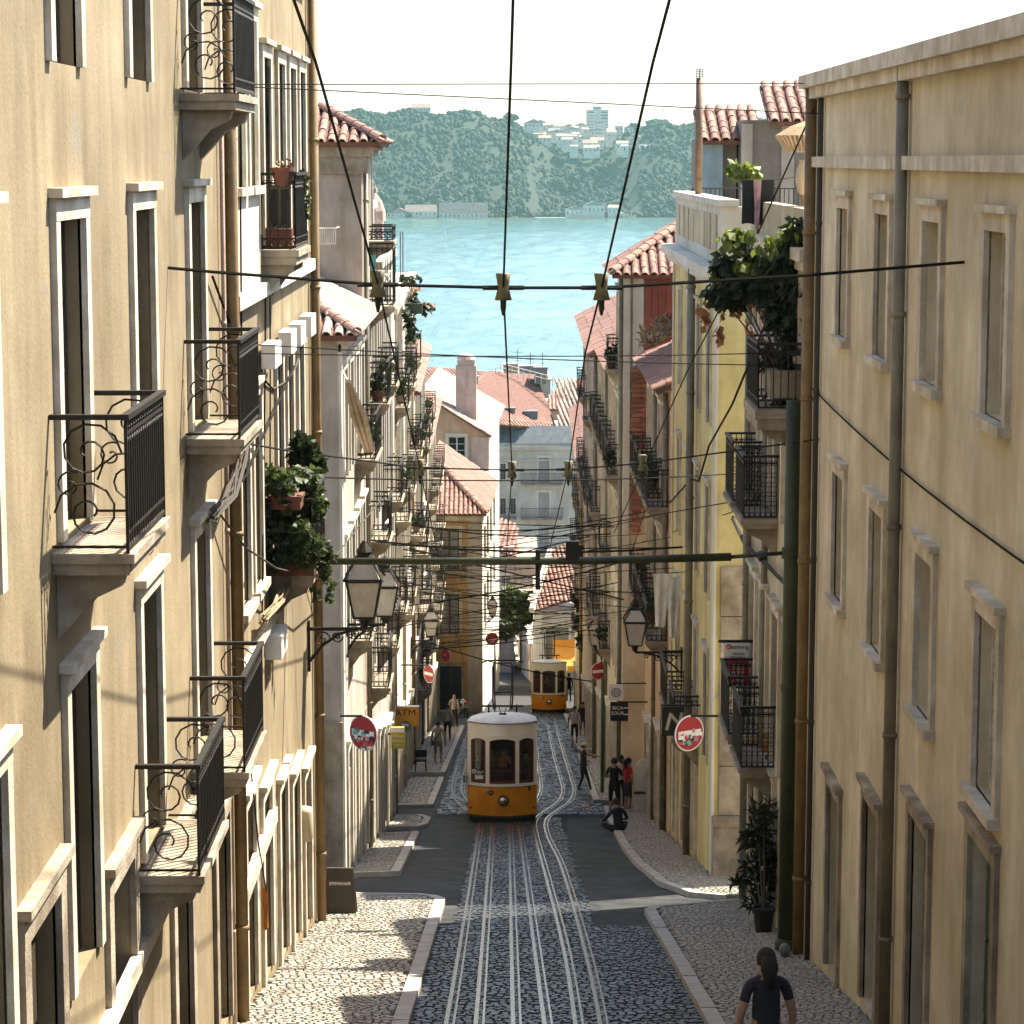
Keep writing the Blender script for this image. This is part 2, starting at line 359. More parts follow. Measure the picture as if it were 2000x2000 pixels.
# cobbled carriageway further down (too far to tell the stones apart)
def cobble_far():
    m = mat('worn_cobbles', (.08, .09, .10), .34); N, L, b = nodes(m)
    g = N.new('ShaderNodeNewGeometry'); br = N.new('ShaderNodeTexBrick')
    br.inputs['Scale'].default_value = 1; br.inputs['Brick Width'].default_value = .17; br.inputs['Row Height'].default_value = .14
    br.inputs['Mortar Size'].default_value = .018; br.inputs['Color1'].default_value = (.075, .085, .095, 1); br.inputs['Color2'].default_value = (.13, .14, .15, 1)
    br.inputs['Mortar'].default_value = (.02, .02, .02, 1); br.offset = .5
    L.new(g.outputs['Position'], br.inputs['Vector']); L.new(br.outputs['Color'], b.inputs['Base Color'])
    bp = N.new('ShaderNodeBump'); bp.inputs['Strength'].default_value = .8; bp.inputs['Distance'].default_value = .02; bp.invert = True
    n1 = N.new('ShaderNodeTexNoise'); n1.inputs['Scale'].default_value = 3.5; n1.inputs['Detail'].default_value = 6; L.new(g.outputs['Position'], n1.inputs['Vector'])
    ad = N.new('ShaderNodeMath'); ad.operation = 'ADD'; L.new(br.outputs['Fac'], ad.inputs[0]); L.new(n1.outputs[0], ad.inputs[1])
    L.new(ad.outputs[0], bp.inputs['Height']); L.new(bp.outputs[0], b.inputs['Normal'])
    rr = N.new('ShaderNodeMapRange'); rr.inputs[3].default_value = .2; rr.inputs[4].default_value = .6; L.new(n1.outputs[0], rr.inputs[0]); L.new(rr.outputs[0], b.inputs['Roughness'])
    return m
M['cobfar'] = cobble_far()
cob = MB()
def strip(mb, left, right, ds, h):
    for a, b in zip(ds, ds[1:]):
        mb.quad((left(a), a, G(a)+h), (right(a), a, G(a)+h), (right(b), b, G(b)+h), (left(b), b, G(b)+h))
strip(cob, lambda d: -2.35, lambda d: 2.75, frange(74, 144, 2)+frange(146, 250, 4), .006)
cobo = tag(cob.build('cobbled_carriageway', M['jointd']), kind='structure')

# ---- paving stones: real blocks; the nearest are single objects
def block_mesh(w, l, hh=.05, r=.012):
    mb = MB(); a, b = w/2, l/2
    mb.add([(-a, -b, -hh), (a, -b, -hh), (a, b, -hh), (-a, b, -hh), (-a+r, -b+r, 0), (a-r, -b+r, 0), (a-r, b-r, 0), (-a+r, b-r, 0)],
           [(4, 5, 6, 7), (0, 1, 5, 4), (1, 2, 6, 5), (2, 3, 7, 6), (3, 0, 4, 7)])
    return mb
def paving(parent, rows, sx, sd, h, m, name, singles, inside, gap=.014, jit=.012, near=None, tilt=.05):
    """rows: list of d; inside(X, d) says whether a stone lies there"""
    spots = []
    for k, (d, x0, x1) in enumerate(rows):
        x = x0 + random.random()*sx*.6
        while x < x1:
            w = sx*random.uniform(.8, 1.2)
            if inside(x+w/2, d): spots.append((x+w/2, d+random.uniform(-.006, .006), w-gap, sd*random.uniform(.94, 1.02)-gap, h+random.uniform(-jit, jit*.5), random.uniform(-.05, .05), random.uniform(-tilt, tilt), random.uniform(-tilt, tilt)))
            x += w
    one = block_mesh(sx-gap, sd-gap).mesh(name, m)
    near = near or (lambda s: abs(s[1]-38.5) + (0 if s[1] > 37.1 else 50))
    order = sorted(range(len(spots)), key=lambda i: near(spots[i]))
    sing = set(order[:singles]); mb = MB(); off = ORG.get(parent.name, (0, 0, 0))
    for i, (x, d, w, l, hh, a, ta, tb) in enumerate(spots):
        sl = (G(d+.2)-G(d-.2))/.4
        if i in sing:
            o = bpy.data.objects.new(name, one); col.objects.link(o); o.parent = parent
            o.location = Vector((x, d, G(d)+hh)) - Vector(off); o.rotation_euler = (math.atan(sl)+tb, -ta, a); o.scale = (w/(sx-gap), l/(sd-gap), 1)
            continue
        ca, sa = math.cos(a), math.sin(a); p, q, r = w/2, l/2, .012; vs = []
        for (u, v, z) in ((-p, -q, -.05), (p, -q, -.05), (p, q, -.05), (-p, q, -.05), (-p+r, -q+r, 0), (p-r, -q+r, 0), (p-r, q-r, 0), (-p+r, q-r, 0)):
            X, D = x+u*ca-v*sa, d+u*sa+v*ca; vs.append((X, D, G(d)+sl*(D-d)+hh+z+ta*u+tb*v))
        mb.add(vs, [(4, 5, 6, 7), (0, 1, 5, 4), (1, 2, 6, 5), (2, 3, 7, 6), (3, 0, 4, 7)])
    o = mb.build(name+'s', m, parent); set_tint(o.data, 5); tag(o, kind='stuff')
    return o
rows = []; d = 75.2
while d < 146: rows.append((d, -2.33, 2.73)); d += .2
paving(cobo, rows, .2, .2, .03, M['sett'], 'paving_stone', 0, lambda x, d: True, .02, .012, None, .07)
# track bed of basalt setts
bed = MB(); strip(bed, lambda d: -1.28 if d < 42.3 else -1.02, lambda d: 2.4 if d < 42.3 else 1.45+max(0, (d-66))*.02, frange(24, 42, 2)+[42.29, 42.31]+frange(44, 72, 2)+[72.67, 75], .004)
bedo = tag(bed.build('track_bed', M['jointd']), kind='structure')
RAIL_GAPS = []
rows = []
d = 29.0
while d < 74:
    rows.append((d, -1.27, 2.38)); d += .165
paving(bedo, rows, .125, .165, .022, M['sett'], 'paving_stone', 300, lambda x, d: (d < 42.2) or (-1.0 < x < 1.42))

# ---- rails: every rail a grooved pair of steel strips let into the setts
def rail(pts, label_bits, w=.055, groove=.05, h=.034):
    # pts: pixels on the ground, smoothed
    P = [onG(x, y) for x, y in pts]; path = []
    n = len(P)
    for i in range(n-1):
        p0, p1, p2, p3 = P[max(i-1, 0)], P[i], P[i+1], P[min(i+2, n-1)]
        k = max(2, int((p2-p1).length/.8))
        for j in range(k):
            t = j/k
            q = .5*((2*p1)+(p2-p0)*t+(2*p0-5*p1+4*p2-p3)*t*t+(3*p1-p0-3*p2+p3)*t**3)
            path.append((q.x, q.y))
    path.append((P[-1].x, P[-1].y))
    rt = root('tram_rail', label_bits, 'rail', (path[0][0], path[0][1], G(path[0][1])), 'rails of the funicular')
    for nm, (a, b), hh, m_ in (('running_strip', (-w, 0), h, M['steel']), ('guard_strip', (groove, groove+.03), h-.002, M['steel']), ('groove_bed', (0, groove), h-.028, M['railside'])):
        mb = MB()
        for (x0, d0), (x1, d1) in zip(path, path[1:]):
            q = [(x0+a, d0), (x0+b, d0), (x1+b, d1), (x1+a, d1)]
            top = [(x, d, G(d)+hh) for x, d in q]; bot = [(x, d, G(d)-.02) for x, d in q]
            mb.add(top+bot, [(0, 1, 2, 3), (0, 3, 7, 4), (1, 5, 6, 2)])
        mb.build(nm, m_, rt)
rail([(860, 2090), (897, 1877), (937, 1625), (946, 1570)], 'leftmost steel rail of the six running towards the viewer')
rail([(927, 2090), (943, 1877), (960, 1640), (964, 1570)], 'second steel rail from the left in the setts before the near tram')
rail([(1009, 2090), (1003, 1877), (997, 1640), (995, 1570)], 'third steel rail from the left in the setts before the near tram')
rail([(1080, 2090), (1050, 1877), (1018, 1640), (1009, 1570)], 'fourth steel rail from the left in the setts before the near tram')
rail([(1140, 2090), (1108, 1877), (1075, 1740), (1047, 1635), (1044, 1606), (1058, 1590), (1090, 1567), (1099, 1545), (1094, 1520), (1080, 1470), (1066, 1395), (1062, 1375)], 'left rail of the right hand track swinging past the near tram')
rail([(1192, 2090), (1150, 1877), (1100, 1700), (1070, 1635), (1066, 1606), (1080, 1590), (1112, 1567), (1121, 1545), (1115, 1520), (1100, 1470), (1080, 1395), (1075, 1375)], 'right rail of the right hand track swinging past the near tram')
rail([(912, 1586), (893, 1566), (884, 1548), (887, 1525), (896, 1490), (908, 1450), (922, 1400)], 'outer rail curving out on the left side of the near tram')
rail([(914, 1566), (905, 1552), (903, 1540), (906, 1515), (914, 1480), (925, 1440)], 'inner rail curving close to the left side of the near tram')
rail([(1044, 1570), (1055, 1548), (1055, 1525), (1050, 1490), (1044, 1440)], 'curved rail showing at the right side of the near tram')

# ---- pavements: slab, kerb, stones
def clip_in(poly):
    def f(x, d):
        c = False; n = len(poly)
        for i in range(n):
            (x0, y0), (x1, y1) = poly[i], poly[(i+1) % n]
            if (y0 > d) != (y1 > d) and x < (x1-x0)*(d-y0)/(y1-y0)+x0: c = not c
        return c
    return f
def pavement(name, poly, kerb, singles=0, stones=True, h=.11, near=None):
    """poly in (X, d); kerb: run of points along the poly that carries a kerb stone"""
    r = root(name, '', '', (poly[0][0], poly[0][1], G(poly[0][1])))
    for k in ('label', 'category'):
        if k in r: del r[k]
    r['kind'] = 'structure'
    mb = MB(); n = len(poly)
    top = [(x, d, G(d)+h-(.03 if max(q[1] for q in poly) < 72 or min(q[1] for q in poly) > 72.6 else .14)) for x, d in poly]; bot = [(x, d, G(d)-.3) for x, d in poly]
    mb.add(top+bot, [tuple(range(n))]+[(i, n+i, n+(i+1) % n, (i+1) % n) for i in range(n)])
    slab = mb.build('slab', M['joint'], r)
    kb = MB()
    cx = sum(p[0] for p in poly)/n; cd = sum(p[1] for p in poly)/n
    # kerb as separate stones about a metre long
    stones_ = []
    for (a, b) in zip(kerb, kerb[1:]):
        a, b = Vector(a), Vector(b); L = (b-a).length; k = max(1, int(L/1.1))
        t = (b-a)/L; nrm = Vector((-t.y, t.x))
        if (Vector((cx, cd))-a).dot(nrm) < 0: nrm = -nrm
        for i in range(k):
            p, q = a+t*(L*i/k+.006), a+t*(L*(i+1)/k-.006)
            c4 = [p-nrm*.03, q-nrm*.03, q+nrm*.17, p+nrm*.17]
            j = random.uniform(-.006, .006)
            s = MB(); s.add([(c.x, c.y, G(c.y)+h+.004+j) for c in c4]+[(c.x, c.y, G(c.y)-.1) for c in c4],
                  [(0, 1, 2, 3), (0, 4, 5, 1), (1, 5, 6, 2), (2, 6, 7, 3), (3, 7, 4, 0)])
            s.build('kerb_stone', M['kerb'], r)
    if stones:
        f = clip_in(poly); ds = [p[1] for p in poly]; xs = [p[0] for p in poly]
        lo = max(min(ds), 28); rr = []; d = lo; sz = .115 if lo < 60 else .15
        while d < max(ds): rr.append((d, min(xs), max(xs))); d += sz
        kp = [Vector(p) for p in kerb]
        def ok(x, d):
            if not f(x, d): return False
            q = Vector((x, d))
            for a, b in zip(kp, kp[1:]):
                t = max(0, min(1, (q-a).dot(b-a)/((b-a).length_squared))); 
                if (a+(b-a)*t-q).length < .2: return False
            return True
        paving(r, rr, sz, sz, h, M['calc'], 'cobble', singles, ok, .012, .006, near)
    return r
LX = -3.35
pavement('left_pavement', [(LX+.02, 20), (-1.28, 20), (-1.28, 46.6), (-1.45, 47.2), (-1.7, 47.5), (-6.5, 48.2), (-6.5, 43.1), (LX+.02, 43.1)], [(-1.28, 20), (-1.28, 46.6), (-1.45, 47.2), (-1.7, 47.5), (-6.5, 48.2)], 150)
pavement('left_pavement', [(-3.48, 52.5), (-2.42, 53), (-2.5, 66.5), (-3.48, 66.0)], [(-3.48, 52.5), (-2.42, 53), (-2.5, 66.5), (-3.48, 66.0)], 60, near=lambda s: s[1])
pavement('left_pavement', [(-3.5, 68.6), (-2.6, 68.9), (-2.4, 70), (-2.4, 73), (-2.7, 74), (-3.5, 74)], [(-3.5, 68.6), (-2.6, 68.9), (-2.4, 70), (-2.4, 73), (-2.7, 74)])
pavement('left_pavement', [(-3.6, 77.5), (-2.48, 77.8), (-2.48, 90), (-3.7, 90)], [(-3.6, 77.5), (-2.48, 77.8), (-2.48, 90)])
pavement('left_pavement', [(-3.8, 92.5), (-2.5, 92.7), (-2.45, 128), (-4.0, 128)], [(-3.8, 92.5), (-2.5, 92.7), (-2.45, 128)], stones=True)
pavement('right_pavement', [(2.4, 20), (4.38, 20), (4.38, 46.5), (2.55, 45.0), (2.4, 44.4)], [(2.4, 20), (2.4, 44.4), (2.55, 45.0), (4.38, 46.5)], 150)
pavement('right_pavement', [(7.5, 47.6), (4.1, 47.2), (3.45, 47.9), (3.0, 50.5), (2.78, 56), (2.72, 61), (2.8, 71), (2.85, 77), (4.05, 77), (4.15, 51.9), (7.5, 51.9)], [(7.5, 47.6), (4.1, 47.2), (3.45, 47.9), (3.0, 50.5), (2.78, 56), (2.72, 61), (2.8, 71), (2.85, 77)], 60, near=lambda s: s[1])
pavement('right_pavement', [(2.62, 79.5), (3.45, 79.5), (3.4, 104), (2.75, 104)], [(3.45, 79.5), (2.62, 79.5), (2.75, 104)])
pavement('right_pavement', [(2.85, 107), (3.45, 107), (3.5, 142), (2.95, 142)], [(3.45, 107), (2.85, 107), (2.95, 142)], stones=True)

# ---- river
def watermat():
    m = mat('river_water', (.10, .33, .33), .12); N, L, b = nodes(m)
    g = N.new('ShaderNodeNewGeometry'); mp = N.new('ShaderNodeMapping'); mp.inputs['Scale'].default_value = (.16, .045, 1); L.new(g.outputs['Position'], mp.inputs[0])
    n1 = N.new('ShaderNodeTexNoise'); n1.inputs['Scale'].default_value = 1; n1.inputs['Detail'].default_value = 7; n1.inputs['Roughness'].default_value = .62; L.new(mp.outputs[0], n1.inputs['Vector'])
    mp2 = N.new('ShaderNodeMapping'); mp2.inputs['Scale'].default_value = (.008, .004, 1); L.new(g.outputs['Position'], mp2.inputs[0])
    n2 = N.new('ShaderNodeTexNoise'); n2.inputs['Scale'].default_value = 1; n2.inputs['Detail'].default_value = 4; L.new(mp2.outputs[0], n2.inputs['Vector'])
    r = N.new('ShaderNodeValToRGB'); r.color_ramp.elements[0].position = .35; r.color_ramp.elements[1].position = .65
    r.color_ramp.elements[0].color = (.055, .135, .132, 1); r.color_ramp.elements[1].color = (.09, .185, .178, 1); L.new(n2.outputs[0], r.inputs[0]); L.new(r.outputs[0], b.inputs['Base Color'])
    bp = N.new('ShaderNodeBump'); bp.inputs['Strength'].default_value = 1.0; bp.inputs['Distance'].default_value = 1.5
    L.new(n1.outputs[0], bp.inputs['Height']); L.new(bp.outputs[0], b.inputs['Normal'])
    return m
M['water'] = watermat()
WZ = -57.0
mb = MB(); mb.add([(-890, 325, WZ-1.6), (890, 325, WZ-1.6), (890, 4290, WZ-1.6), (-890, 4290, WZ-1.6)], [(0, 1, 2, 3)])
from mathutils import noise as mnoise
ds_ = []; d = 326.0
while d < 2436: ds_.append(d); d += max(.8, d*d/(2560*57)*.55)
ds_.append(2438.0); nx_ = 230; vs = []
for d in ds_:
    w = d*.135; dx = 2*w/nx_; amp = min(2.4, .12+d*.0016)
    for i in range(nx_+1):
        x = -w+i*dx+20
        h = mnoise.noise((x*.22/(1+d*.0012), d*.11/(1+d*.001), 0))*.5+mnoise.noise((x*.06, d*.03, 4))*.55+mnoise.noise((x*.5/(1+d*.002), d*.3/(1+d*.002), 9))*.25
        vs.append((x, d, WZ+h*amp))
k = nx_+1; mb.add(vs, [(j*k+i, j*k+i+1, (j+1)*k+i+1, (j+1)*k+i) for j in range(len(ds_)-1) for i in range(nx_)])
tag(mb.build('river', M['water'], smooth=True), kind='structure')

# ---- far bank: terrain under a wood
sky_px = [(-200, 195), (300, 215), (560, 222), (640, 220), (700, 214), (745, 224), (800, 212), (830, 222), (868, 224), (905, 214), (935, 218), (955, 230), (985, 232), (1010, 240), (1030, 258), (1100, 262), (1200, 262), (1255, 250), (1290, 236), (1322, 246), (1380, 236), (1420, 226), (1500, 232), (1600, 222), (1750, 232), (2200, 210)]
def interp(tab, x):
    if x <= tab[0][0]: return tab[0][1]
    for (a, ya), (b, yb) in zip(tab, tab[1:]):
        if x <= b: return ya+(yb-ya)*(x-a)/(b-a)
    return tab[-1][1]
SHORE = 2440.0
from mathutils import noise as mnoise
def hill(X, d):
    """height of the far bank"""
    px = 1000 + X/2600*F
    top = at(px, interp(sky_px, px), 2720).z - 4
    t = (d-SHORE-18)/190.0
    gap = math.exp(-((px-1135)/95.0)**2)          # the saddle with the town slopes back more gently
    t = (d-SHORE-18)/(190+150*gap)
    t = max(0, min(1, t)); prof = t*t*(3-2*t) if gap > .3 else t**.8
    z = WZ+1.5+(top-WZ-1.5)*prof
    nz = mnoise.fractal((X*.012, d*.012, 0), .8, 2.1, 4)
    return z + nz*7*min(1, t*3)*(1 if t < .95 else .35)
xs = frange(-700, 700, 14); ds = [SHORE-6, SHORE, SHORE+18]+frange(SHORE+30, SHORE+380, 14)+[3400, 4200]
mb = MB(); vs = []
for d in ds:
    for x in xs: vs.append((x, d, WZ-1 if d < SHORE else (WZ+1.5 if d <= SHORE+18 else hill(x, min(d, SHORE+380)))))
n = len(xs); mb.add(vs, [(j*n+i, j*n+i+1, (j+1)*n+i+1, (j+1)*n+i) for j in range(len(ds)-1) for i in range(n-1)])
M['hill'] = mottled('wooded_hillside', (.020, .028, .013), (.014, .02, .01), .05, 0, 0, 5, .95)
tag(mb.build('hills', M['hill'], smooth=True), kind='structure')
# ---- the wood on it, one mass of small crowns
M['wood_far'] = tinted('far_foliage', (.026, .036, .018), .9, .25, 0, 3, .15)
wood = MB(); rnd = random.Random(3)
ICO = []
def ico():
    t = (1+5**.5)/2; v = [(-1, t, 0), (1, t, 0), (-1, -t, 0), (1, -t, 0), (0, -1, t), (0, 1, t), (0, -1, -t), (0, 1, -t), (t, 0, -1), (t, 0, 1), (-t, 0, -1), (-t, 0, 1)]
    f = [(0, 11, 5), (0, 5, 1), (0, 1, 7), (0, 7, 10), (0, 10, 11), (1, 5, 9), (5, 11, 4), (11, 10, 2), (10, 7, 6), (7, 1, 8), (3, 9, 4), (3, 4, 2), (3, 2, 6), (3, 6, 8), (3, 8, 9), (4, 9, 5), (2, 4, 11), (6, 2, 10), (8, 6, 7), (9, 8, 1)]
    return [Vector(p).normalized() for p in v], f
IV, IF = ico()
for i in range(19000):
    X = rnd.uniform(-640, 640); d = SHORE+14+rnd.random()**1.15*270; px = 1000+X/2600*F
    z = hill(X, d); py = 0
    if 1035 < px < 1260 and z > -8 + 10*rnd.random(): 
        if rnd.random() < .8: continue
    if mnoise.fractal((X*.02, d*.02, 7), .8, 2, 3) < -.25 and rnd.random() < .8: continue
    s = rnd.uniform(1.1, 3.4)*(1.25 if d < SHORE+50 else 1)
    a = rnd.uniform(.8, 1.3)
    wood.add([(X+p.x*s*rnd.uniform(.7, 1.3), d+p.y*s, z+s*.35+p.z*s*a*rnd.uniform(.75, 1.25)) for p in IV], IF)
wo_ = wood.build('far_wood', M['wood_far']); set_tint(wo_.data, 20)
tag(wo_, 'dense green wood covering the steep far bank of the river', 'wood', kind='stuff')
# ================================================================== BUILDINGS
CACHE = {}
def cached(key, fn):
    if key not in CACHE: CACHE[key] = fn()
    return CACHE[key]
# window pieces in local axes: x along the wall, y out of the wall, z up; origin at the sill centre
def frame_mesh(w, h, kind, m):
    def f():
        mb = MB(); a = w/2; y0, y1 = -.19, -.12
        if kind in ('case', 'sash'):
            t = .07
            mb.box(-a, -a+t, y0, y1, 0, h); mb.box(a-t, a, y0, y1, 0, h); mb.box(-a+t, a-t, y0, y1, h-t, h); mb.box(-a+t, a-t, y0, y1, 0, t)
            mb.box(-.045, .045, y0, y1+.012, t, h-t)
            k = 3 if h > 1.8 else 2
            for i in range(1, k+1):
                z = t+(h-2*t)*i/(k+1)
                mb.box(-a+t, -.045, y0+.01, y1-.008, z-.018, z+.018); mb.box(.045, a-t, y0+.01, y1-.008, z-.018, z+.018)
        elif kind == 'shut':
            t = .06
            for (p, q) in ((-a, -.005), (.005, a)):
                mb.box(p, p+t, y0, y1, 0, h); mb.box(q-t, q, y0, y1, 0, h); mb.box(p+t, q-t, y0, y1, 0, t); mb.box(p+t, q-t, y0, y1, h-t, h)
                k = int(h/.09)
                for i in range(k):
                    z = t+(h-2*t)*(i+.5)/k
                    mb.add([(p+t, y0+.01, z+.03), (q-t, y0+.01, z+.03), (q-t, y1-.005, z-.03), (p+t, y1-.005, z-.03)], [(0, 1, 2, 3), (3, 2, 1, 0)])
        elif kind == 'blind':
            k = int(h/.11)
            for i in range(k):
                z = h*i/k
                mb.add([(-a, -.16, z), (a, -.16, z), (a, -.11, z+.02), (-a, -.11, z+.02), (a, -.16, z+h/k), (-a, -.16, z+h/k)], [(0, 1, 2, 3), (3, 2, 4, 5)])
        else:  # panelled door
            for (p, q) in ((-a, -.006), (.006, a)):
                mb.box(p, q, -.2, -.15, 0, h)
                c = (q-p)
                for (z0, z1) in ((.15, .75), (.85, h*.6), (h*.63, h-.15)):
                    mb.box(p+c*.16, q-c*.16, -.15, -.125, z0, z1)
        return mb.mesh('window_frame', m)
    return cached(('fr', w, h, kind, m.name), f)
def pane_mesh(w, h):
    def f():
        mb = MB(); mb.box(-w/2+.05, w/2-.05, -.165, -.155, .05, h-.05); return mb.mesh('pane', M['glass'])
    return cached(('pa', w, h), f)
def surround_mesh(w, h, m, t=.17, p=.05, sill=True):
    def f():
        mb = MB(); a = w/2
        mb.box(-a-t, -a, -.02, p, 0, h); mb.box(a, a+t, -.02, p, 0, h); mb.box(-a-t, a+t, -.02, p+.003, h, h+t)
        mb.box(-a-t-.05, a+t+.05, -.02, p+.06, h+t, h+t+.07)
        if sill: mb.box(-a-t-.04, a+t+.04, -.02, p+.07, -.1, 0)
        return mb.mesh('surround', m)
    return cached(('su', w, h, m.name, t, p, sill), f)
def slab_mesh(w, p, m, t=.16):
    def f():
        mb = MB(); a = w/2
        mb.box(-a, a, .0, p, -t*.45, 0); mb.box(-a+.03, a-.03, 0, p-.04, -t, -t*.45)
        return mb.mesh('balcony', m)
    return cached(('sl', w, p, m.name, t), f)
def bracket_mesh(p, m):
    def f():
        mb = MB(); pts = [(0, 0), (p*.85, 0), (p*.8, -.1), (p*.45, -.2), (p*.22, -.36), (0, -.5)]
        Mx = Matrix(((0, 0, 1, 0), (1, 0, 0, 0), (0, 1, 0, 0), (0, 0, 0, 1)))
        mb.prism(pts, -.08, .08, 0, Mx); return mb.mesh('bracket', m)
    return cached(('br', p, m.name), f)
def ring(mb, c, r, t, ax, n=8):
    pts = []
    for i in range(n+1):
        a = 2*math.pi*i/n
        pts.append(Vector(c)+(V(r*math.cos(a), 0, r*math.sin(a)) if ax == 'x' else V(0, r*math.cos(a), r*math.sin(a))))
    mb.tube(pts, t, 4, caps=False)
def spiral(mb, c, r0, turns, t, ax, ph=0, sgn=1, n=18):
    pts = []
    for i in range(n+1):
        k = i/n; a = ph+sgn*turns*2*math.pi*k; r = r0*(1-.85*k)
        pts.append(Vector(c)+(V(r*math.cos(a), 0, r*math.sin(a)) if ax == 'x' else V(0, r*math.cos(a), r*math.sin(a))))
    mb.tube(pts, t, 4)
def rail_mesh(w, p, style, h=1.0, m=None):
    m = m or M['iron']
    def f():
        mb = MB(); a = w/2-.03; y1 = p-.05; b = .016
        def line(P, Q, ax, n):
            P, Q = Vector(P), Vector(Q)
            for i in range(n+1):
                q = P.lerp(Q, i/n); mb.box(q.x-.008, q.x+.008, q.y-.008, q.y+.008, .04, h-.02)
            if style in ('ring', 'scroll', 'mesh'):
                for i in range(n):
                    q = P.lerp(Q, (i+.5)/n); r = (Q-P).length/n*.46
                    ring(mb, (q.x, q.y, .04+r), r, .006, ax, 7); ring(mb, (q.x, q.y, h-.08-r), r, .006, ax, 7)
                    if style == 'mesh':
                        for zz in (.25, .4, .55, .7): ring(mb, (q.x, q.y, zz*h), r*1.1, .006, ax, 6)
            for z in (.04, h-.12) if style != 'plain' else (.05,):
                mb.box(min(P.x, Q.x)-.01, max(P.x, Q.x)+.01, min(P.y, Q.y)-.01, max(P.y, Q.y)+.01, z-.012, z+.012)
            if style in ('ring', 'scroll'):
                z = .04+2*(Q-P).length/n*.46+.01
                mb.box(min(P.x, Q.x)-.01, max(P.x, Q.x)+.01, min(P.y, Q.y)-.01, max(P.y, Q.y)+.01, z-.01, z+.01)
        sp = .11 if style != 'mesh' else .085
        line((-a, y1, 0), (a, y1, 0), 'x', max(3, int(2*a/sp)))
        for x in (-a, a):
            if style == 'scroll':
                spiral(mb, (x, y1*.5, h*.74), y1*.44, 1.6, .009, 'y', 0, 1); spiral(mb, (x, y1*.5, h*.3), y1*.46, 1.6, .009, 'y', math.pi, -1)
                spiral(mb, (x, y1*.25, h*.5), y1*.2, 1.2, .008, 'y', 1, 1); mb.box(x-.012, x+.012, y1-.012, y1+.012, 0, h)
                mb.box(x-.01, x+.01, 0, y1, .04, .06)
            else: line((x, .03, 0), (x, y1, 0), 'y', max(2, int(y1/sp)))
        mb.box(-a-.03, a+.03, y1-.03, y1+.03, h-.02, h+.02)
        for x in (-a, a): mb.box(x-.03, x+.03, 0, y1-.03, h-.02, h+.018)
        return mb.mesh('railing', m)
    return cached(('ra', w, p, style, h, m.name), f)

